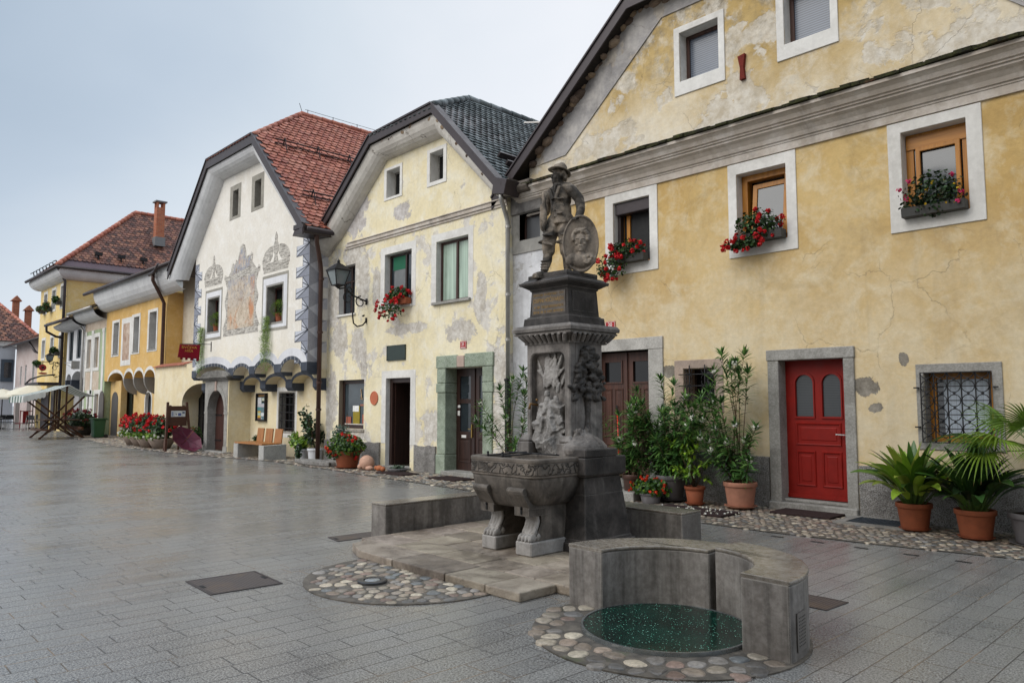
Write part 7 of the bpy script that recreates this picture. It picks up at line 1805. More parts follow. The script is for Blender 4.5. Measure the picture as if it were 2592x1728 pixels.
# fan palm in a grey planter
t_ = thing('potted_palm', 'fan palm with shaggy trunk in a grey planter at the right edge', 'potted plant', (-2.12, 10.4, 0))
pot(t_, (-2.12, 10.4, 0), .27, .34, .34, M_GREYPOT, .34)
m = MB(); m.tube([(-2.12, 10.4, .3), (-2.13, 10.4, .6), (-2.12, 10.38, .95), (-2.11, 10.37, 1.15)], [.075, .085, .08, .05], 12)
for _ in range(520):
    z = U(.32, 1.15); a = U(0, 6.28); m.tube([(-2.12 + .075 * cos(a), 10.4 + .075 * sin(a), z), (-2.12 + .105 * cos(a + .2), 10.4 + .105 * sin(a + .2), z + U(-.08, .10))], [.005, .002], 4, False)
m.build('trunk', simple('palm_fibre', H('3d3024'), .95, .1, 0, .35, 30, .6), t_, fix=False)
def frond(az, el, pl, L, pal, droop):
    lf = MB(); hd = Vector((cos(az), sin(az), 0)); p0 = Vector((-2.11, 10.37, 1.08)); d = hd * cos(el) + Vector((0, 0, sin(el))); pts = [p0 + d * pl * k / 6 - Vector((0, 0, .10 * pl * (k / 6) ** 2)) for k in range(7)]
    lf.tube(pts, [.012 - .001 * k for k in range(7)], 6, True, H('5d6b2c')); hub = pts[-1]; d = (pts[-1] - pts[-2]).normalized(); s_ = d.cross(Vector((0, 0, 1))).normalized(); u = s_.cross(d)
    n = 34; col0 = r8.choice(pal)
    for k in range(n):
        a = radians(-125 + 250 * k / (n - 1)); dd = (d * cos(a) + s_ * sin(a) + u * .18 * cos(2 * a)).normalized(); LL = L * (1 - .25 * abs(a) / 2.2) * U(.9, 1.05); w_ = .026
        vs = []; fs = []; sd = dd.cross(u).normalized(); N = 7
        for j in range(N + 1):
            t2 = j / N; c = hub + dd * LL * t2 - Vector((0, 0, droop * LL * max(0, t2 - .35) ** 1.7)); wd = w_ * .5 * min(1, .25 + t2 * 2.2) * (1 - t2 ** 3 * .9)
            vs += [c - sd * wd + u * wd * .5, c, c + sd * wd + u * wd * .5]
        for j in range(N): b = j * 3; fs += [(b, b + 1, b + 4, b + 3), (b + 1, b + 2, b + 5, b + 4)]
        c_ = jit(col0, r8, .25)
        lf.add(vs, fs, c_)
        if r8.random() < .5: lf.add([tuple(vs[-3]), tuple(vs[-1]), tuple(vs[-2] + (vs[-2] - vs[-5]) * .5)], [(0, 1, 2)], H('8a6a35'))
    lf.build('frond', M_LEAF, t_, fix=False)
PALM = [H(h) for h in ('6f8a2c', '5d7a2c', '86993a', '4a6a2c')]
for az, el, pl, L, dr in ((178, .28, .62, .62, .75), (205, .02, .55, .55, .9), (160, .75, .55, .55, .5), (235, .35, .55, .55, .7), (300, .3, .6, .55, .7), (20, .4, .5, .5, .6), (90, .9, .5, .5, .5), (265, .8, .5, .5, .45), (340, .1, .5, .5, .8)): frond(radians(az), el, pl, L, PALM, dr)
# window boxes
def flower_box(label, x0, x1, Y, z, depth, h, boxmat, pal, npal, nb, fpal, spread, hang, cat='flower box', tall=0, second=None, dens=1, fx=0, cpx=24, fs=.021):
    t_ = thing('flower_box', label, cat, ((x0 + x1) / 2, Y, z), 'flower boxes on the window sills')
    m = MB(); m.prism([(Y - depth + .015, z), (Y, z), (Y, z + h), (Y - depth, z + h)], x0, x1, 'x'); m.build('box', boxmat, t_, bevel=.006)
    lf, fl_ = MB(), MB(); c = ((x0 + x1) / 2 + fx, Y - depth * .65, z + h + spread[2] * .45)
    bush(lf, c, spread, int(750 * dens), .026, pal, r8, .3)
    if hang: bush(lf, (c[0] + hang[0], Y - depth - .06, z - hang[3] * .3), (hang[1], hang[2], hang[3]), int(380 * dens), .024, pal, r8, .3)
    blossoms(fl_, (c[0], c[1] - .03, c[2] - .02), (spread[0] * 1.05, spread[1] * 1.15, spread[2]), int(nb * 1.4), .045, cpx, fs, fpal, r8, -.8)
    if hang: blossoms(fl_, (c[0] + hang[0], Y - depth - .09, z - hang[3] * .3), (hang[1] * 1.1, hang[2] * 1.1, hang[3] * 1.1), int(nb * 1.5), .045, cpx, fs, fpal, r8)
    if second: blossoms(fl_, (c[0] + .12, c[1] - .04, c[2] - .05), (spread[0] * .6, spread[1], spread[2] * .7), 26, .012, 5, .013, second, r8)
    lf.build('foliage', M_LEAF, t_, fix=False); fl_.build('flowers', M_PETAL, t_, fix=False)
    return t_
M_BOX = simple('dark_planter', H('3a3936'), .6, .4, 0, .15, 9)
flower_box('flower box overflowing with red geraniums under the open window with a dark roller shutter', -8.82, -8.02, 11.06, 4.2, .17, .14, M_BOX, GRD + GR, 0, 17, REDS, (.44, .16, .20), (-.28, .36, .14, .24))
flower_box('flower box of red geraniums on the tilted honey coloured window, between the other two', -6.24, -5.41, 11.08, 4.19, .17, .14, M_BOX, GRD + GR, 0, 13, REDS, (.42, .16, .27), (-.2, .36, .12, .10))
flower_box('flower box with dark shrubs, magenta and yellow flowers on the rightmost window', -3.68, -2.89, 11.1, 4.17, .17, .13, M_BOX, GRD + [H('3a3a24')], 0, 5, [H('b02050'), H('c83068')], (.42, .15, .32), None, second=[H('c8a422'), H('d8b830')], cpx=9)
t_ = flower_box('terracotta box with a round mass of red geraniums on the pale house window', -15.3, -14.92, 10.82, 4.05, .19, .15, M_TERRA, GR, 0, 22, REDS, (.4, .17, .22), (-.18, .46, .2, .3), fx=-.18)
# hanging green plants of the white house
def hanging(label, c, pr, h, tail):
    t_ = thing('hanging_plant', label, 'potted plant', c, 'green plants on the white house sills')
    m = MB(); m.lathe(c, pot_prof(pr * .8, pr, h), 18); m.build('pot', M_TERRA, t_, smooth=True)
    lf = MB()
    for _ in range(700):
        d = rvec(r8); p = Vector(c) + Vector((d.x * .38, d.y * .14 - .05, .16 + h + d.z * .2)); leaf(lf, p, d + Vector((0, -.2, .5)), (0, 0, 1), U(.05, .11), .014, jit(r8.choice(GRL), r8), .3, 2)
    for _ in range(70):
        x, y = c[0] + tail[0] + r8.gauss(0, tail[1]), c[1] - .2 + U(-.05, .05); L = tail[2] * U(.5, 1)
        for k in range(int(24 * L)):
            f = U(0, 1); leaf(lf, (x + .05 * sin(f * 5 + x * 9), y, c[2] + h * .8 - L * f), rvec(r8) + Vector((0, -.2, -.8)), (0, 1, 0), U(.04, .09), .011, jit(r8.choice(GRL + [H('a3b860')]), r8), .3, 2)
    lf.build('foliage', M_LEAF, t_, fix=False)
hanging('light green trailing plant in a terracotta pot on the left painted window', (-25.45, 10.36, 4.07), .16, .24, (-.95, .12, 1.7))
hanging('light green trailing plant in a terracotta pot on the right painted window', (-20.85, 10.36, 4.04), .16, .24, (-.55, .13, 1.75))

# geranium tub and its neighbours at the corner of the pale house
t_ = thing('geranium_tub', 'big terracotta tub of red geraniums by the shop window', 'potted plant', (-16.55, 10.1, .02))
pot(t_, (-16.55, 10.1, .02), .25, .33, .40, M_TERRA, .30)
lf, fl_ = MB(), MB(); bush(lf, (-16.55, 10.05, .58), (.62, .42, .30), 1500, .034, GR + GRL[:2], r8, .3); bush(lf, (-16.95, 10.15, .85), (.28, .25, .26), 420, .028, [H('4f6458'), H('5f7568'), H('3d5046')], r8, .2)
bush(lf, (-16.75, 9.85, .4), (.4, .2, .2), 300, .03, GR, r8, .3)
blossoms(fl_, (-16.55, 10.03, .55), (.66, .46, .33), 26, .042, 12, .026, ORS + REDS[:2], r8, -.9)
lf.build('foliage', M_LEAF, t_, fix=False); fl_.build('flowers', M_PETAL, t_, fix=False)
m = MB(); m.tube([(-16.6, 10.1, .5), (-16.63, 10.12, 1.35)], .008, 5); m.build('stake', M_STEM, t_)
M_WPOT = simple('white_glaze', H('cfd0d4'), .3, .5, 0, .05, 4)
t_ = thing('white_pot_shrub', 'yellow green leaved plant in a white pot left of the rubber shrub', 'potted plant', (-19.95, 10.72, .02))
pot(t_, (-19.95, 10.72, .02), .17, .21, .3, M_WPOT)
lf = MB(); bush(lf, (-20.0, 10.65, .5), (.45, .28, .2), 330, .05, GRL, r8, .2); bush(lf, (-20.3, 10.6, .62), (.25, .15, .22), 110, .045, GRL, r8, .2); lf.build('foliage', M_LEAFG, t_, fix=False)
t_ = thing('rubber_shrub', 'dark glossy rubber plant shrub in a pale pot beside the downpipe', 'potted plant', (-19.25, 10.72, .02))
pot(t_, (-19.25, 10.72, .02), .19, .23, .34, M_WPOT)
lf, st_ = MB(), MB()
for i in range(16):
    a = U(0, 6.28); p1 = Vector((-19.35 + U(.15, .55) * cos(a), 10.65 + .25 * sin(a), U(.7, 1.5))); b = Vector((-19.25, 10.72, .3)); st_.tube([b, b.lerp(p1, .5) + Vector((0, 0, .1)), p1], [.012, .008, .004], 5)
    for k in range(26): q = b.lerp(p1, U(.4, 1.05)); round_leaf(lf, q + rvec(r8) * .09, rvec(r8) + Vector((0, -.5, .3)), U(.035, .06), jit(r8.choice(GRD), r8), r8, 6)
bush(lf, (-19.65, 10.4, .25), (.12, .1, .25), 150, .04, GRD, r8, .2)
st_.build('stems', M_STEM, t_, fix=False); lf.build('leaves', M_LEAFG, t_, fix=False)
m = MB(); rr = random.Random(12); n_ = 26; q = [(-18.1 + .95 * cos(2 * pi * i / n_) * rr.uniform(.85, 1.1), 10.08 + .28 * sin(2 * pi * i / n_) * rr.uniform(.8, 1.1)) for i in range(n_)]
m.prism(q, .02, .12, 'z'); tag(m.build('stone_slab', M_ROUGH, bevel=.02, seg=2), 'flat rough stone slab lying on the cobbles left of the geranium tub', 'stone slab')
def ornament(label, c, parts, col):
    m = MB()
    for (dx, dy, dz, r_) in parts: m.ell((c[0] + dx, c[1] + dy, c[2] + dz), r_, 14, 10)
    return tag(m.build('clay_snail', simple('clay_' + str(len(bpy.data.materials)), col, .7, .3, 0, .15, 12, .2), smooth=True), label, 'garden ornament')
ornament('round pale clay snail ornament on the cobbles right of the geranium tub', (-15.75, 10.15, 0), [(0, 0, .18, (.20, .18, .19)), (-.05, -.16, .10, (.07, .06, .06)), (.17, -.04, .07, (.12, .09, .06)), (-.19, 0, .07, (.06, .06, .05))], H('b8917c'))
ornament('small orange clay ornament beside the round pale one', (-15.28, 10.2, 0), [(0, 0, .08, (.12, .08, .07)), (.15, 0, .07, (.06, .06, .06)), (-.08, -.04, .09, (.05, .05, .05))], H('a5623f'))
t_ = thing('low_bowl_plant', 'low dark bowl with small succulents against the plinth', 'potted plant', (-14.75, 10.35, .02)); m = MB(); m.lathe((-14.75, 10.35, .02), [(.2, 0), (.26, .08), (.25, .085), (0, .07)], 20); m.build('bowl', M_GREYPOT, t_, smooth=True)
lf = MB(); bush(lf, (-14.75, 10.35, .12), (.2, .16, .07), 130, .03, [H('4c5c4c'), H('5e6e5a')], r8, .2); lf.build('foliage', M_LEAF, t_, fix=False)
# flower tubs before the orange house
for i, (x, y, wh) in enumerate(((-31.6, 9.75, 0), (-30.4, 9.65, 1), (-29.25, 9.55, 2), (-28.2, 9.6, 3))):
    t_ = thing('flower_tub', ('stone tub of red flowers, first from the green bin', 'stone tub of red and white flowers, second from the green bin', 'stone tub of red and yellow green flowers, third from the green bin', 'stone tub of red and white flowers nearest the wooden board')[i], 'flower tub', (x, y, .02), 'flower tubs before the orange house')
    m = MB(); m.lathe((x, y, .02), [(.28, 0), (.45, .30), (.47, .36), (.42, .36), (0, .33)], 20); m.build('tub', M_OLDST, t_, smooth=True)
    lf, fl_ = MB(), MB(); bush(lf, (x, y, .75), (.75, .5, .42), 900, .05, GR + GRD, r8, .3); bush(lf, (x, y - .3, .45), (.55, .25, .18), 220, .05, GRL, r8, .3)
    blossoms(fl_, (x, y - .05, .82), (.75, .52, .42), 44, .06, 8, .04, REDS, r8, -.4); blossoms(fl_, (x, y - .28, .5), (.6, .3, .2), 26 if wh != 2 else 6, .04, 7, .03, WHT, r8)
    lf.build('foliage', M_LEAF, t_, fix=False); fl_.build('flowers', M_PETAL, t_, fix=False)
t_ = thing('dark_flower_tub', 'dark tub of deep red flowers behind the market stall', 'flower tub', (-42.6, 10.6, 0)); m = MB(); m.lathe((-42.6, 10.6, 0), [(.4, 0), (.55, .5), (.5, .5), (0, .45)], 16); m.build('tub', M_BOX, t_, smooth=True)
lf, fl_ = MB(), MB(); bush(lf, (-42.6, 10.55, .75), (1.1, .7, .5), 900, .07, GRD, r8, .3); blossoms(fl_, (-42.6, 10.5, .85), (1.15, .75, .5), 40, .08, 8, .05, [H('6a1018'), H('8a1820')], r8, -.2); lf.build('foliage', M_LEAF, t_, fix=False); fl_.build('flowers', M_PETAL, t_, fix=False)
t_ = thing('niche_shrub', 'small potted shrub beside the umbrella in front of the arched niche', 'potted plant', (-26.9, 10.2, 0)); pot(t_, (-26.9, 10.2, 0), .15, .2, .25, M_TERRA); lf = MB(); bush(lf, (-26.9, 10.2, .5), (.42, .3, .32), 420, .045, GR, r8, .2); lf.build('foliage', M_LEAF, t_, fix=False)
for i, (x, z, s_) in enumerate(((-56.0, 7.4, .3), (-54.3, 7.4, .5), (-51.9, 7.6, .32), (-51.8, 4.5, .3), (-56.1, 3.9, .3))):
    t_ = thing('sill_plant', ('small plant on the top left window of the tall yellow house', 'large reddish plant on the top middle window of the tall yellow house', 'green plant on the top right window of the tall yellow house', 'green plant on the lower right window of the tall yellow house', 'hanging plant above the round red sign')[i], 'potted plant', (x, 11.3, z), 'plants on the tall yellow house')
    m = MB(); m.box(x - .3, x + .3, 11.2, 11.45, z, z + .2); m.build('box', M_BOX, t_); lf = MB(); bush(lf, (x, 11.2, z + .3), (s_, .25, s_ * .7), 220, .07, GR + ([H('7a4a30')] if i < 2 else []), r8, .2, k=5); lf.build('foliage', M_LEAF, t_, fix=False)
# ------------------------------------------------------------------ SIGNS, LAMPS, FURNITURE
M_ENAMEL = simple('red_enamel', H('9c1c1e'), .25, .5, 0, .06, 6); M_LETW = simple('white_lettering', H('e6e3dd'), .5)
def plate(label, x, z, w_, h_, Y, num, under):
    t_ = thing('number_plate', label, 'house number', (x, Y, z))
    m = MB(); m.box(x - w_ / 2, x + w_ / 2, Y - .018, Y, z - h_ / 2, z + h_ / 2); m.build('plate', M_ENAMEL, t_, bevel=.006)
    text_part(num, 'number', M_LETW, t_, h_ * .62, lambda a, b, c: (x + a, Y - .019 - c, z + b + h_ * .10), .0008)
    m = MB()
    m.frame((x - w_ / 2 + .008, x + w_ / 2 - .008, z - h_ / 2 + .008, z + h_ / 2 - .008), (x - w_ / 2 + .013, x + w_ / 2 - .013, z - h_ / 2 + .013, z + h_ / 2 - .013), Y - .0195, Y - .018)
    for i in range(7): m.box(x - w_ * .32 + i * w_ * .092, x - w_ * .32 + i * w_ * .092 + w_ * .06, Y - .0195, Y - .018, z - h_ * .38, z - h_ * .30)
    m.build('small_line', M_LETW, t_)
def plate_fix(o): pass
plate('red enamel house number 21 above the green stone doorway', -12.96, 2.93, .22, .17, Y2 - .002, '21', 1)
plate('red enamel house number 20 beside the fountain cornice on the right yellow house', -8.94, 3.08, .24, .16, Y3 - .002, '20', 1)
t_ = thing('bronze_plaque', 'dark green bronze plaque above the open doorway', 'plaque', (-15.56, Y2, 2.88)); m = MB(); m.box(-15.96, -15.16, Y2 - .03, Y2 - .004, 2.69, 3.07); m.frame((-15.96, -15.16, 2.69, 3.07), (-15.94, -15.18, 2.71, 3.05), Y2 - .034, Y2 - .03)
m.build('plate', simple('dark_bronze', H('2e3a36'), .4, .5, .4, .25, 9, .1), t_)
m = MB()
for x in (-15.93, -15.19):
    for z in (2.72, 3.04): m.ell((x, Y2 - .034, z), .014, 8, 6)
m.build('bolt', M_IRONBLK, t_)
m = MB(); m.lathe((0, 0, 0), [(.0, -.008), (.175, -.008), (.18, .0), (.175, .012), (.15, .014), (.145, .008), (0, .008)], 36); m.v = [(-16.525 + v[0], Y2 - .012 - v[2], 1.755 + v[1]) for v in m.v]
tag(m.build('clay_disc', simple('clay_disc', H('b5674a'), .7, .3, 0, .12, 10, .2)), 'round terracotta disc fixed to the pale house wall', 'wall disc')
# lantern on a scrolled iron bracket
def lantern(name, label, X, Yw, za, zb, yl, zt, s_=1.0, wallz=None):
    t_ = thing(name, label, 'street lamp', (X, Yw, za))
    m = MB(); b = (yl, zt)
    m.obox((X, Yw - .02, za), (.06, .03, .16)); m.obox((X, Yw - .02, zb), (.05, .03, .14))
    m.tube([(X, Yw, za), (X, Yw - .42, za + .12), (X, yl + .20, zt - .62), (X, yl + .03, zt - .66), (X, yl, zt - .58)], .022, 8)
    m.tube([(X, Yw - .42, za + .12), (X, Yw - .43, zb + .1), (X, Yw - .40, zb - .10), (X, Yw - .28, zb - .18), (X, Yw - .12, zb - .13), (X, Yw, zb)], .02, 8)
    def spiral(cy, cz, r0, a0, a1, sg=1):
        n = 22; m.tube([(X, cy + r0 * (1 - .72 * i / n) * cos(a0 + (a1 - a0) * i / n), cz + sg * r0 * (1 - .72 * i / n) * sin(a0 + (a1 - a0) * i / n)) for i in range(n + 1)], [.019 * (1 - .5 * i / n) for i in range(n + 1)], 6)
    spiral(yl + .30, zt - .88, .17, 1.2, 8.2); spiral(Yw - .20, za - .03, .16, 1.5, 8.5, 1); spiral(Yw - .55, za + .26, .10, -1.2, 5.4, 1)
    for (y, z, a) in ((Yw - .1, zb + .12, .4), (yl + .42, zt - .78, 1.0), (Yw - .25, za + .08, -.6)): m.ell((X, y, z), (.012, .05, .025), 8, 6, Matrix.Rotation(a, 3, 'X'))
    br = m.build('bracket', M_IRONBLK, t_, smooth=True, fix=False)
    m = MB(); P4 = lambda r, z: [(X - r, yl - r, z), (X + r, yl - r, z), (X + r, yl + r, z), (X - r, yl + r, z)]
    zb_, zm = zt - .50 * s_, zt - .17 * s_
    for i in range(4):
        m.bar(P4(.105 * s_, zb_)[i], P4(.19 * s_, zm)[i], .022); 
        for (r, z, e) in ((.105 * s_, zb_, .026), (.195 * s_, zm, .03)): m.bar(P4(r, z)[i], P4(r, z)[(i + 1) % 4], e)
    m.add(P4(.215 * s_, zm + .012) + P4(.055 * s_, zt - .02), [(0, 1, 5, 4), (1, 2, 6, 5), (2, 3, 7, 6), (3, 0, 4, 7), (4, 5, 6, 7), (0, 3, 2, 1)])
    m.lathe((X, yl, zt - .03), [(.06, 0), (.065, .02), (.03, .05), (.045, .08), (.012, .13), (0, .15)], 12); m.lathe((X, yl, zb_ - .09), [(.02, 0), (.045, .03), (.11 * s_, .09), (.11 * s_, .10), (0, .1)], 12)
    hd_ = m.build('lantern_head', M_IRONBLK, t_, fix=False)
    m = MB(); m.add(P4(.095 * s_, zb_ + .01) + P4(.18 * s_, zm - .01), [(0, 1, 5, 4), (1, 2, 6, 5), (2, 3, 7, 6), (3, 0, 4, 7)]); m.build('lantern_glass', glass('lantern_glass', H('8f999b'), .1), hd_, fix=False)
    m = MB(); m.lathe((X, yl, zb_ + .03), [(.03, 0), (.04, .1), (.05, .2), (.0, .24)], 10); m.build('bulb', simple('milky_bulb', H('d8d8d2'), .4), hd_)
lantern('wall_lamp', 'black lantern on a scrolled iron bracket on the pale house wall', -16.95, Y2, 4.30, 3.80, 9.98, 5.22, 1.15)
lantern('wall_lamp', 'black lantern on an iron bracket on the tall yellow house in the distance', -51.2, 11.5, 3.95, 3.35, 10.87, 4.6, .95)
t_ = thing('round_sign', 'round red hanging sign with a small oval plate on the tall yellow house', 'sign', (-51.25, 10.55, 3.7)); m = MB()
n_ = 28
def discx(m, y, z, ry, rz, x0, x1): m.prism([(y + ry * cos(2 * pi * i / n_), z + rz * sin(2 * pi * i / n_)) for i in range(n_)], x0, x1, 'x')
discx(m, 10.55, 3.72, .19, .19, -51.27, -51.22); m.build('disc', M_ENAMEL, t_)
m = MB(); discx(m, 10.57, 3.38, .23, .055, -51.27, -51.22); m.build('oval_plate', M_ENAMEL, t_)
m = MB(); discx(m, 10.55, 3.72, .075, .06, -51.22, -51.21); m.build('dark_emblem', M_IRONBLK, t_)
m = MB(); m.tube([(-51.25, 11.5, 4.05), (-51.25, 10.5, 4.05)], .02, 6); m.tube([(-51.25, 10.55, 4.05), (-51.25, 10.55, 3.9)], .01, 5); m.tube([(-51.25, 10.5, 3.55), (-51.25, 10.5, 3.4)], .008, 5); m.build('arm', M_IRONBLK, t_)
# banner of the white house
t_ = thing('banner', 'dark red banner with gold lettering hanging from an iron rod on the white house', 'banner', (-25.67, Y1, 3.62))
m = MB(); m.tube([(-25.67, Y1, 3.63), (-25.67, 9.2, 3.60)], .012, 6); m.box(-25.70, -25.64, Y1 - .012, Y1, 3.38, 3.72); m.build('rod', M_IRONBLK, t_)
m = MB(); N = 16
tp = lambda f: (9.86 - .64 * f); 
def flagp(f, g): return (-25.67 + .035 * sin(f * 7 + g * 2) * g, 9.88 - .68 * f - .14 * g * (0.35 + .2 * f) + (-.10 * g if False else 0), 3.60 - .02 * f - g * (.56 - .06 * f))
vs = [flagp(i / N, j / 8) for j in range(9) for i in range(N + 1)]; fs = []
for j in range(8):
    for i in range(N):
        if j >= 7 and (i // 2) % 2 == 1: continue
        fs.append((j * (N + 1) + i, j * (N + 1) + i + 1, (j + 1) * (N + 1) + i + 1, (j + 1) * (N + 1) + i))
m.add(vs, fs); fg = m.build('cloth', simple('crimson_cloth', H('7d1022'), .8, .2, 0, .12, 9), t_, smooth=True, fix=False)
mod = fg.modifiers.new('th', 'SOLIDIFY'); mod.thickness = .006
M_GOLD = simple('gold_thread', H('c89a3c'), .6, .4, 0, .1, 20)
for (txt, f0, f1, g, sz) in (('ŠIVČEVA', .13, .93, .20, .115), ('HIŠA', .30, .72, .42, .115)):
    def T(x, y, z, f0=f0, f1=f1, g=g, sz=sz, L=.5):
        f = (f0 + f1) / 2 - x / .68 ; p = flagp(f, g - y / .55); return (p[0] + .006 + z, p[1], p[2])
    cu = text_part(txt, 'lettering', M_GOLD, fg, sz, lambda x, y, z: T(x, y, z), .0005, width=.62 * (f1 - f0))
# painted board on wooden legs, umbrella leaning by it
t_ = thing('information_board', 'brown wooden information board on splayed legs with a strip of pictures', 'information board', (-26.5, 9.5, 0))
M_BRD = wood('brown_board', H('5a3b2a'), H('452c20'), .55, 'y'); XBd = -26.45
m = MB()
for (y0, y1, x0, x1) in ((9.17, 9.08, XBd, XBd + .1), (9.79, 9.93, XBd, XBd + .1)): m.bar((x0 - .03, y0, 1.66), (x1 + .05, y1, 0), .07)
for (y0, y1) in ((9.27, 9.27), (9.70, 9.74)): m.bar((XBd - .06, y0, 1.55), (XBd - .55, y1, 0), .06)
m.build('leg', M_BRD, t_)
m = MB(); m.box(XBd - .02, XBd + .02, 9.18, 9.80, .86, 1.53); bb = m.build('panel', M_BRD, t_, bevel=.004)
m = MB(); m.col = None
m.box(XBd + .021, XBd + .024, 9.27, 9.74, 1.17, 1.37, H('d8d9d6'))
for (a, b, z0, z1, c) in ((9.285, 9.345, 1.19, 1.34, '8f9bb0'), (9.38, 9.44, 1.28, 1.35, 'c9ccc8'), (9.42, 9.45, 1.23, 1.27, '22252b'), (9.50, 9.60, 1.2, 1.29, '5b6a9a'), (9.64, 9.72, 1.27, 1.34, '707a88'), (9.365, 9.37, 1.17, 1.37, '55524e'), (9.625, 9.63, 1.17, 1.37, '55524e')): m.box(XBd + .0245, XBd + .026, a, b, z0, z1, H(c))
m.build('picture_strip', vcol('printed_paper', .5, .1, 20), bb)
t_ = thing('umbrella', 'open dark plum umbrella lying on the ground by the wooden board', 'umbrella', (-25.85, 9.5, .3))
uc = Vector((-25.85, 9.55, .27)); ax = Vector((.62, .22, .60)).normalized(); ua = ax.orthogonal().normalized(); ub = ax.cross(ua); m = MB(); n_ = 8; rings = [(0, -.18), (.24, -.12), (.43, .0), (.56, .12)]
for (r_, d) in rings:
    for i in range(n_ * 3): a = 2 * pi * i / (n_ * 3); k = 1 - (.06 if i % 3 else 0) * (r_ / .47); m.v.append(tuple(uc + ax * d + (ua * cos(a) + ub * sin(a)) * (r_ + .001) * k))
for j in range(3):
    for i in range(n_ * 3): m.f.append([j * n_ * 3 + i, j * n_ * 3 + (i + 1) % (n_ * 3), (j + 1) * n_ * 3 + (i + 1) % (n_ * 3), (j + 1) * n_ * 3 + i]); m.c.append(None)
zmin = min(v[2] for v in m.v); m.v = [(v[0], v[1], v[2] - zmin + .03) for v in m.v]; uc.z += .03 - zmin
cn = m.build('canopy', simple('plum_cloth', H('6a2c40'), .5, .4, 0, .12, 5), t_, fix=False)
m = MB(); m.tube([uc - ax * .22, uc + ax * .56], .008, 6); e = uc + ax * .56; m.tube([e + ax * .05 * k * .4 * 0 + ax * (.06 * sin(k * .5)) + ub * .05 * (1 - cos(k * .5)) for k in range(8)], .013, 8); m.build('handle', wood('cane', H('8a4e26'), H('6e3b1c'), .4), t_, smooth=True)
m = MB()
for i in range(8): a = 2 * pi * i / 8; m.tube([uc + ax * .12, uc + ax * .10 + (ua * cos(a) + ub * sin(a)) * .54], .004, 4)
m.build('ribs', M_IRONBLK, t_)
# notice case on the white house
t_ = thing('notice_case', 'narrow dark glazed notice case on the wall above the bench', 'notice board', (-23.2, YB, 1.5)); xa, xb = -23.55, -22.88
m = MB(); m.frame((xa, xb, 1.05, 1.95), (xa + .045, xb - .045, 1.09, 1.91), YB - .10, YB - .003); m.box(xa + .01, xb - .01, YB - .05, YB - .004, 1.06, 1.94); cs = m.build('case', M_IRONBLK, t_)
m = MB()
def pa(u0, u1, v0, v1, c, k=0): m.box(xa + (xb - xa) * u0, xa + (xb - xa) * u1, YB - .056 - k * .001, YB - .051, 1.05 + .9 * v0, 1.05 + .9 * v1, H(c))
pa(.1, .9, .06, .85, '5d7780'); pa(.1, .9, .86, .96, '2a2018', 1)
for (u0, u1, v0, v1, c) in ((.12, .5, .62, .84, 'c8c8ca'), (.54, .86, .66, .82, 'b9bfae'), (.56, .8, .66, .72, '4a4a42'), (.12, .86, .5, .62, 'b5b4ba'), (.12, .5, .4, .5, '4d8486'), (.14, .46, .3, .36, 'c0a24c'), (.14, .46, .2, .3, 'a9b9a0'), (.14, .46, .12, .2, 'c39a3c'), (.5, .84, .18, .30, 'cfd3d4'), (.12, .5, .06, .12, '6b4a42'), (.42, .56, .08, .12, 'e0e0de')): pa(u0, u1, v0, v1, c, 2)
for i in range(6): pa(.18 + i * .11, .25 + i * .11, .92, .95, '9a6a34', 3); pa(.2 + i * .1, .26 + i * .1, .875, .9, 'a87a3c', 3)
m.build('leaflets', vcol('leaflet_paper', .3, .12, 40, .5), cs)
# bench with concrete ends
t_ = thing('street_bench', 'bench with two concrete blocks, a wooden seat and three upright wooden back boards', 'bench', (-21.4, 10.1, 0))
M_BCON = stone('bench_concrete', H('a5a39d'), H('93918c'), H('76736d'), .3, 7, .3, .8, speck=.35, seed=5)
for (xa_, xb_) in ((-22.42, -22.12), (-20.72, -20.40)):
    m = MB(); m.prism([(9.72, 0), (10.42, 0), (10.42, .44), (9.72, .42)], xa_, xb_, 'x'); m.build('concrete_end', M_BCON, t_, bevel=.012, seg=2)
M_BW = wood('bench_wood', H('a8703a'), H('8a5728'), .4); M_BWX = wood('bench_wood_level', H('a8703a'), H('8a5728'), .4, 'x')
m = MB()
for i in range(3): m.box(-22.40, -20.55, 9.74 + i * .21, 9.93 + i * .21, .425, .47)
m.build('seat', M_BWX, t_, bevel=.006)
for (a, b) in ((-22.72, -22.30), (-22.16, -21.70), (-21.56, -21.10)):
    m = MB(); m.obox(((a + b) / 2 + .42, 10.42, .64), (b - a, .035, .46), Matrix.Rotation(-.10, 3, 'X')); m.build('back_board', M_BW, t_, bevel=.006)
t_ = thing('planter_behind_bench', 'small green plant in a concrete trough behind the bench', 'potted plant', (-22.6, 10.55, 0)); m = MB(); m.box(-23.0, -22.45, 10.46, 10.66, 0, .42); m.build('trough', M_BCON, t_, bevel=.01)
lf = MB(); bush(lf, (-22.6, 10.55, .52), (.28, .1, .14), 150, .035, GR, r8, .2); lf.build('foliage', M_LEAF, t_, fix=False)
# broom at the brown door
t_ = thing('broom', 'red handled broom leaning at the brown double door', 'broom', (-8.35, 10.75, .3)); m = MB(); m.tube([(-8.62, 10.9, .62), (-8.92, 11.24, 1.50)], .012, 8); m.build('handle', simple('red_lacquer', H('c8321e'), .35), t_, smooth=True)
m = MB(); m.tube([(-8.92, 11.24, 1.5), (-8.95, 11.27, 1.58)], .013, 8); m.build('grip', MAT_BLACK, t_)
m = MB(); m.tube([(-8.47, 10.74, .31), (-8.62, 10.9, .63)], [.06, .02], 8); m.build('brush', simple('bristles', H('5a4a30'), .95), t_)
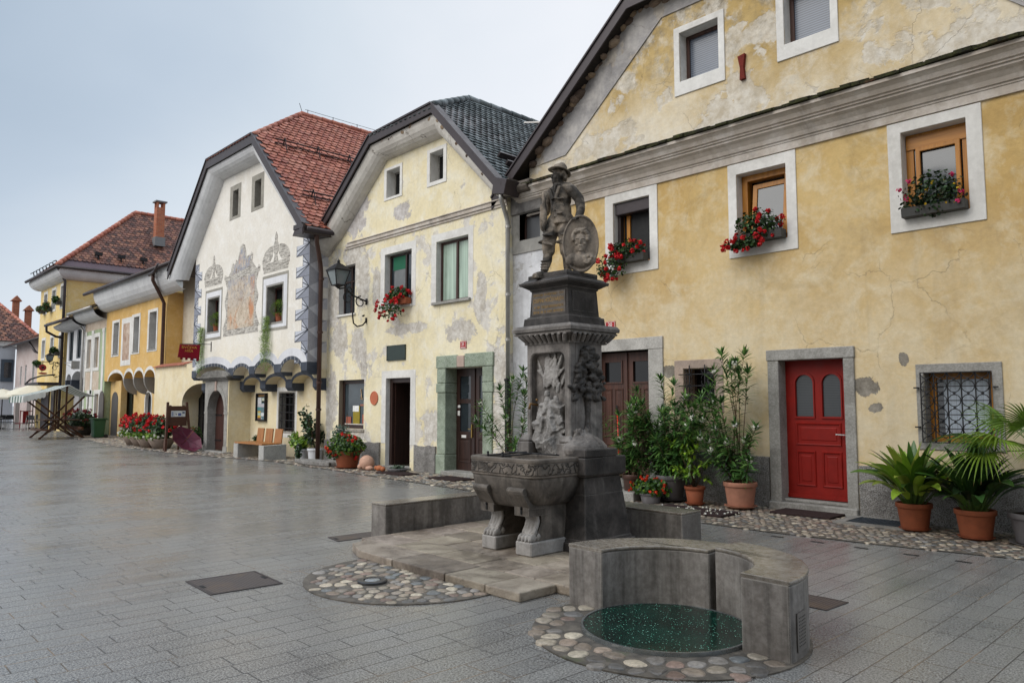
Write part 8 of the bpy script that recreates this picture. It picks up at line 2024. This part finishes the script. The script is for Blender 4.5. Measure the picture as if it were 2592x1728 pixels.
# wheelie bin
t_ = thing('wheeled_bin', 'dark green plastic wheeled bin before the green house', 'bin', (-39.2, 10.45, 0)); M_BIN = simple('green_plastic', H('1d4a2c'), .4, .5, 0, .1, 5)
m = MB(); m.add([(-39.45, 10.24, .04), (-38.98, 10.24, .04), (-38.98, 10.66, .04), (-39.45, 10.66, .04), (-39.5, 10.18, .86), (-38.92, 10.18, .86), (-38.92, 10.72, .86), (-39.5, 10.72, .86)], [(0, 3, 2, 1), (4, 5, 6, 7), (0, 1, 5, 4), (1, 2, 6, 5), (2, 3, 7, 6), (3, 0, 4, 7)]); m.build('body', M_BIN, t_, bevel=.03, seg=2)
m = MB(); m.box(-39.54, -38.88, 10.14, 10.76, .865, .93); m.tube([(-39.5, 10.8, .86), (-38.95, 10.8, .86)], .025, 8); m.build('lid', M_BIN, t_, bevel=.02, seg=2)
for x in (-39.52, -38.92): m = MB(); m.tube([(x, 10.72, .09), (x + .05, 10.72, .09)], .09, 12); m.build('wheel', MAT_BLACK, t_)
# market stall
t_ = thing('market_stall', 'wooden market stall with a green and white striped awning', 'market stall', (-40.5, 9.0, 0)); M_STW = wood('stall_wood', H('56331f'), H('34200f'), .6); XS = -40.4
m = MB()
for x in (XS - .9, XS + .9):
    m.bar((x, 8.15, .02), (x, 9.9, 1.95), .07); m.bar((x, 9.95, .02), (x, 7.75, 1.9), .07); m.bar((x, 9.15, .3), (x, 9.15, 2.42), .07); m.bar((x, 8.1, .02), (x, 9.2, .85), .06); m.bar((x, 9.9, .02), (x, 8.6, .85), .06)
m.bar((XS - 1, 9.15, 2.40), (XS + 1, 9.15, 2.40), .06); m.bar((XS - 1, 8.2, .45), (XS + 1, 8.2, .45), .05); m.bar((XS - 1, 9.8, .45), (XS + 1, 9.8, .45), .05)
m.build('frame', M_STW, t_)
m = MB()
for i in range(5): m.box(XS - 1.1, XS + 1.1, 8.30 + i * .3, 8.56 + i * .3, .84, .88)
m.build('table', M_STW, t_)
def stripe_mat():
    n = NT('striped_awning', .75, .2); x, y, z = n.sep(n.P); f = n.math('FRACT', n.math('MULTIPLY', x, 1.7))
    c = n.mix(n.ramp(f, (.62, 0.0), (.66, 1.0)), H('f0f1ee'), H('3d6f63')); c = n.mix(n.ramp(n.noise(n.P, 3, 4), (.4, 0.0), (.7, .3)), c, H('9aa29c'))
    n.done(c); t2 = n.node('ShaderNodeBsdfTranslucent'); n.put(t2.inputs[0], c); mx = n.node('ShaderNodeMixShader'); mx.inputs[0].default_value = .45
    n.t.links.new(n.b.outputs[0], mx.inputs[1]); n.t.links.new(t2.outputs[0], mx.inputs[2]); n.t.links.new(mx.outputs[0], n.t.nodes['Material Output'].inputs[0]); return n.m
m = MB(); N = 10
for (ya, za, yb, zb) in ((9.15, 2.45, 7.35, 1.93), (9.15, 2.45, 10.3, 1.95)):
    for i in range(N):
        f, g_ = i / N, (i + 1) / N; s_ = lambda q: -.06 * sin(pi * q)
        m.add([(XS - 1.5, ya + (yb - ya) * f, za + (zb - za) * f + s_(f)), (XS + 1.4, ya + (yb - ya) * f, za + (zb - za) * f + s_(f)), (XS + 1.4, ya + (yb - ya) * g_, za + (zb - za) * g_ + s_(g_)), (XS - 1.5, ya + (yb - ya) * g_, za + (zb - za) * g_ + s_(g_))], [(0, 1, 2, 3)])
k = 22
for i in range(k): a = XS - 1.5 + 2.9 * i / k; b = XS - 1.5 + 2.9 * (i + 1) / k; m.add([(a, 7.35, 1.93), (b, 7.35, 1.93), (b, 7.34, 1.68), ((a + b) / 2, 7.34, 1.64), (a, 7.34, 1.68)], [(0, 1, 2, 3, 4)])
for i in range(6): a = 7.35 + .85 * i / 6; b = 7.35 + .85 * (i + 1) / 6; za = 1.93 + .52 * (a - 7.35) / 1.8; zb = 1.93 + .52 * (b - 7.35) / 1.8; m.add([(XS + 1.4, a, za), (XS + 1.4, b, zb), (XS + 1.4, b, zb - .25), (XS + 1.4, (a + b) / 2, za - .28), (XS + 1.4, a, za - .25)], [(0, 1, 2, 3, 4)])
m.build('awning', stripe_mat(), t_, fix=False).modifiers.new('th', 'SOLIDIFY').thickness = .008
m = MB()
for i in range(9): m.bar((XS - 1.45 + i * .35, 9.6, .5), (XS - 1.45 + i * .35 + .2, 9.7, .5), .1)
for (y0, y1) in ((8.0, 8.35), (9.5, 9.75)): m.box(XS - .5, XS + 1.6, y0, y1, .40, .45)
m.build('plank', M_STW, t_)
# cafe parasols, chairs, tables far away
M_CREAM = simple('cream_canvas', H('d6d0bf'), .8, .2, 0, .08, 3)
def parasol(label, x, y, zt, r_, ze):
    t_ = thing('cafe_parasol', label, 'parasol', (x, y, 0), 'cream cafe parasols'); m = MB(); m.tube([(x, y, 0), (x, y, zt + .05)], .03, 8); m.lathe((x, y, 0), [(.3, 0), (.3, .06), (.05, .1)], 16); m.build('pole', M_IRONBLK, t_)
    m = MB(); n_ = 8
    m.add([(x, y, zt)] + [(x + r_ * cos(2 * pi * i / n_), y + r_ * sin(2 * pi * i / n_), ze) for i in range(n_)] + [(x + r_ * cos(2 * pi * i / n_), y + r_ * sin(2 * pi * i / n_), ze - .12) for i in range(n_)], [(0, 1 + i, 1 + (i + 1) % n_) for i in range(n_)] + [(1 + i, 1 + n_ + i, 1 + n_ + (i + 1) % n_, 1 + (i + 1) % n_) for i in range(n_)]); m.build('canopy', M_CREAM, t_, fix=False)
parasol('cream cafe parasol at the left edge of the square', -57, 9.6, 2.55, 1.75, 2.0); parasol('cream cafe parasol partly behind the market stall', -56.5, 11.2, 2.9, 2.0, 2.15)
def chair():
    t_ = thing('cafe_chair', 'dark cafe chair', 'chair', (0, 0, 0), 'cafe chairs'); m = MB(); m.box(-.22, .22, -.22, .22, .43, .46); m.build('seat', M_IRONBLK, t_, local=True)
    m = MB(); m.box(-.22, .22, .19, .22, .62, .9); m.build('backrest', M_IRONBLK, t_, local=True)
    for sx_ in (-1, 1):
        for sy_ in (-1, 1): m = MB(); m.bar((sx_ * .2, sy_ * .2, .9 if sy_ > 0 else .45), (sx_ * .23, sy_ * .26, 0), .03); m.build('leg', M_PIPEGREY, t_, local=True)
    return t_
c0 = chair(); lab = ['dark cafe chair at the very left edge, first in the row', 'dark cafe chair second from the left edge', 'dark cafe chair third from the left edge, beside the parasol pole', 'dark cafe chair nearest the market stall', 'dark cafe chair behind the market stall legs', 'dark cafe chair by the red railing']
for i, (x, y, a) in enumerate(((-55.9, 9.3, 1.2), (-55.8, 9.55, 1.4), (-55.7, 9.85, 1.5), (-52.5, 10.2, .6), (-54.0, 10.7, 2.2), (-56.5, 11.3, .2))):
    o = c0 if i == 0 else copy_tree(c0); o.location = (x, y, 0); o.rotation_euler = (0, 0, a); o['label'] = lab[i]
t_ = thing('cafe_table', 'round cafe table among the chairs at the left edge', 'table', (-56.4, 9.5, 0)); m = MB(); m.lathe((-56.4, 9.5, 0), [(.4, .70), (.4, .73), (0, .73)], 20); m.build('tabletop', M_PIPEGREY, t_); m = MB(); m.tube([(-56.4, 9.5, 0), (-56.4, 9.5, .7)], .03, 8); m.lathe((-56.4, 9.5, 0), [(.22, 0), (.22, .02), (.03, .04)], 14); m.build('leg', M_IRONBLK, t_)
t_ = thing('red_barrier', 'small red metal barrier with flower box before the pinkish grey house', 'barrier', (-58.5, 11.3, 0)); m = MB(); M_RB = simple('red_paint_rail', H('9a2028'), .5)
for y in (10.9, 11.6): m.bar((-58.5, y, 0), (-58.5, y, 1.15), .05)
m.bar((-58.5, 10.9, 1.1), (-58.5, 11.6, 1.1), .05); m.box(-58.55, -58.45, 11.05, 11.35, .25, 1.1); m.bar((-58.5, 10.6, .3), (-58.5, 11.1, .3), .06); m.build('rail', M_RB, t_)
# ------------------------------------------------------------------ unseen house behind the viewer, added to shade the right side; shows in panes
hx = thing('unseen_house_opposite', 'tall unseen house across the square, added to shade the right side and reflect in panes', 'house', (6, -4, 0))
m = MB(); m.prism([(-4.2, 0), (24, 0), (24, 9.6), (-4.2, 9.6)], -13, -2.6); m.build('wall', plaster('opposite_lime', H('a89878'), H('998a6c'), None, H('6f6450'), seed=61), hx, fix=False)
m = MB(); m.prism([(-13.6, 9.6), (-2.0, 9.6), (-7.8, 14.6)], -4.8, 24.5, 'x'); m.build('roof', simple('opposite_roof', H('4a3a34'), .8), hx)
for i in range(5):
    for z in (1.1, 4.8): x = -2.6 + i * 4; window(hx, (x, x + 1.1, z, z + 1.6), -2.62, .0, M_WHITE, M_GLDK, None, None, .08, mull=(.5,))
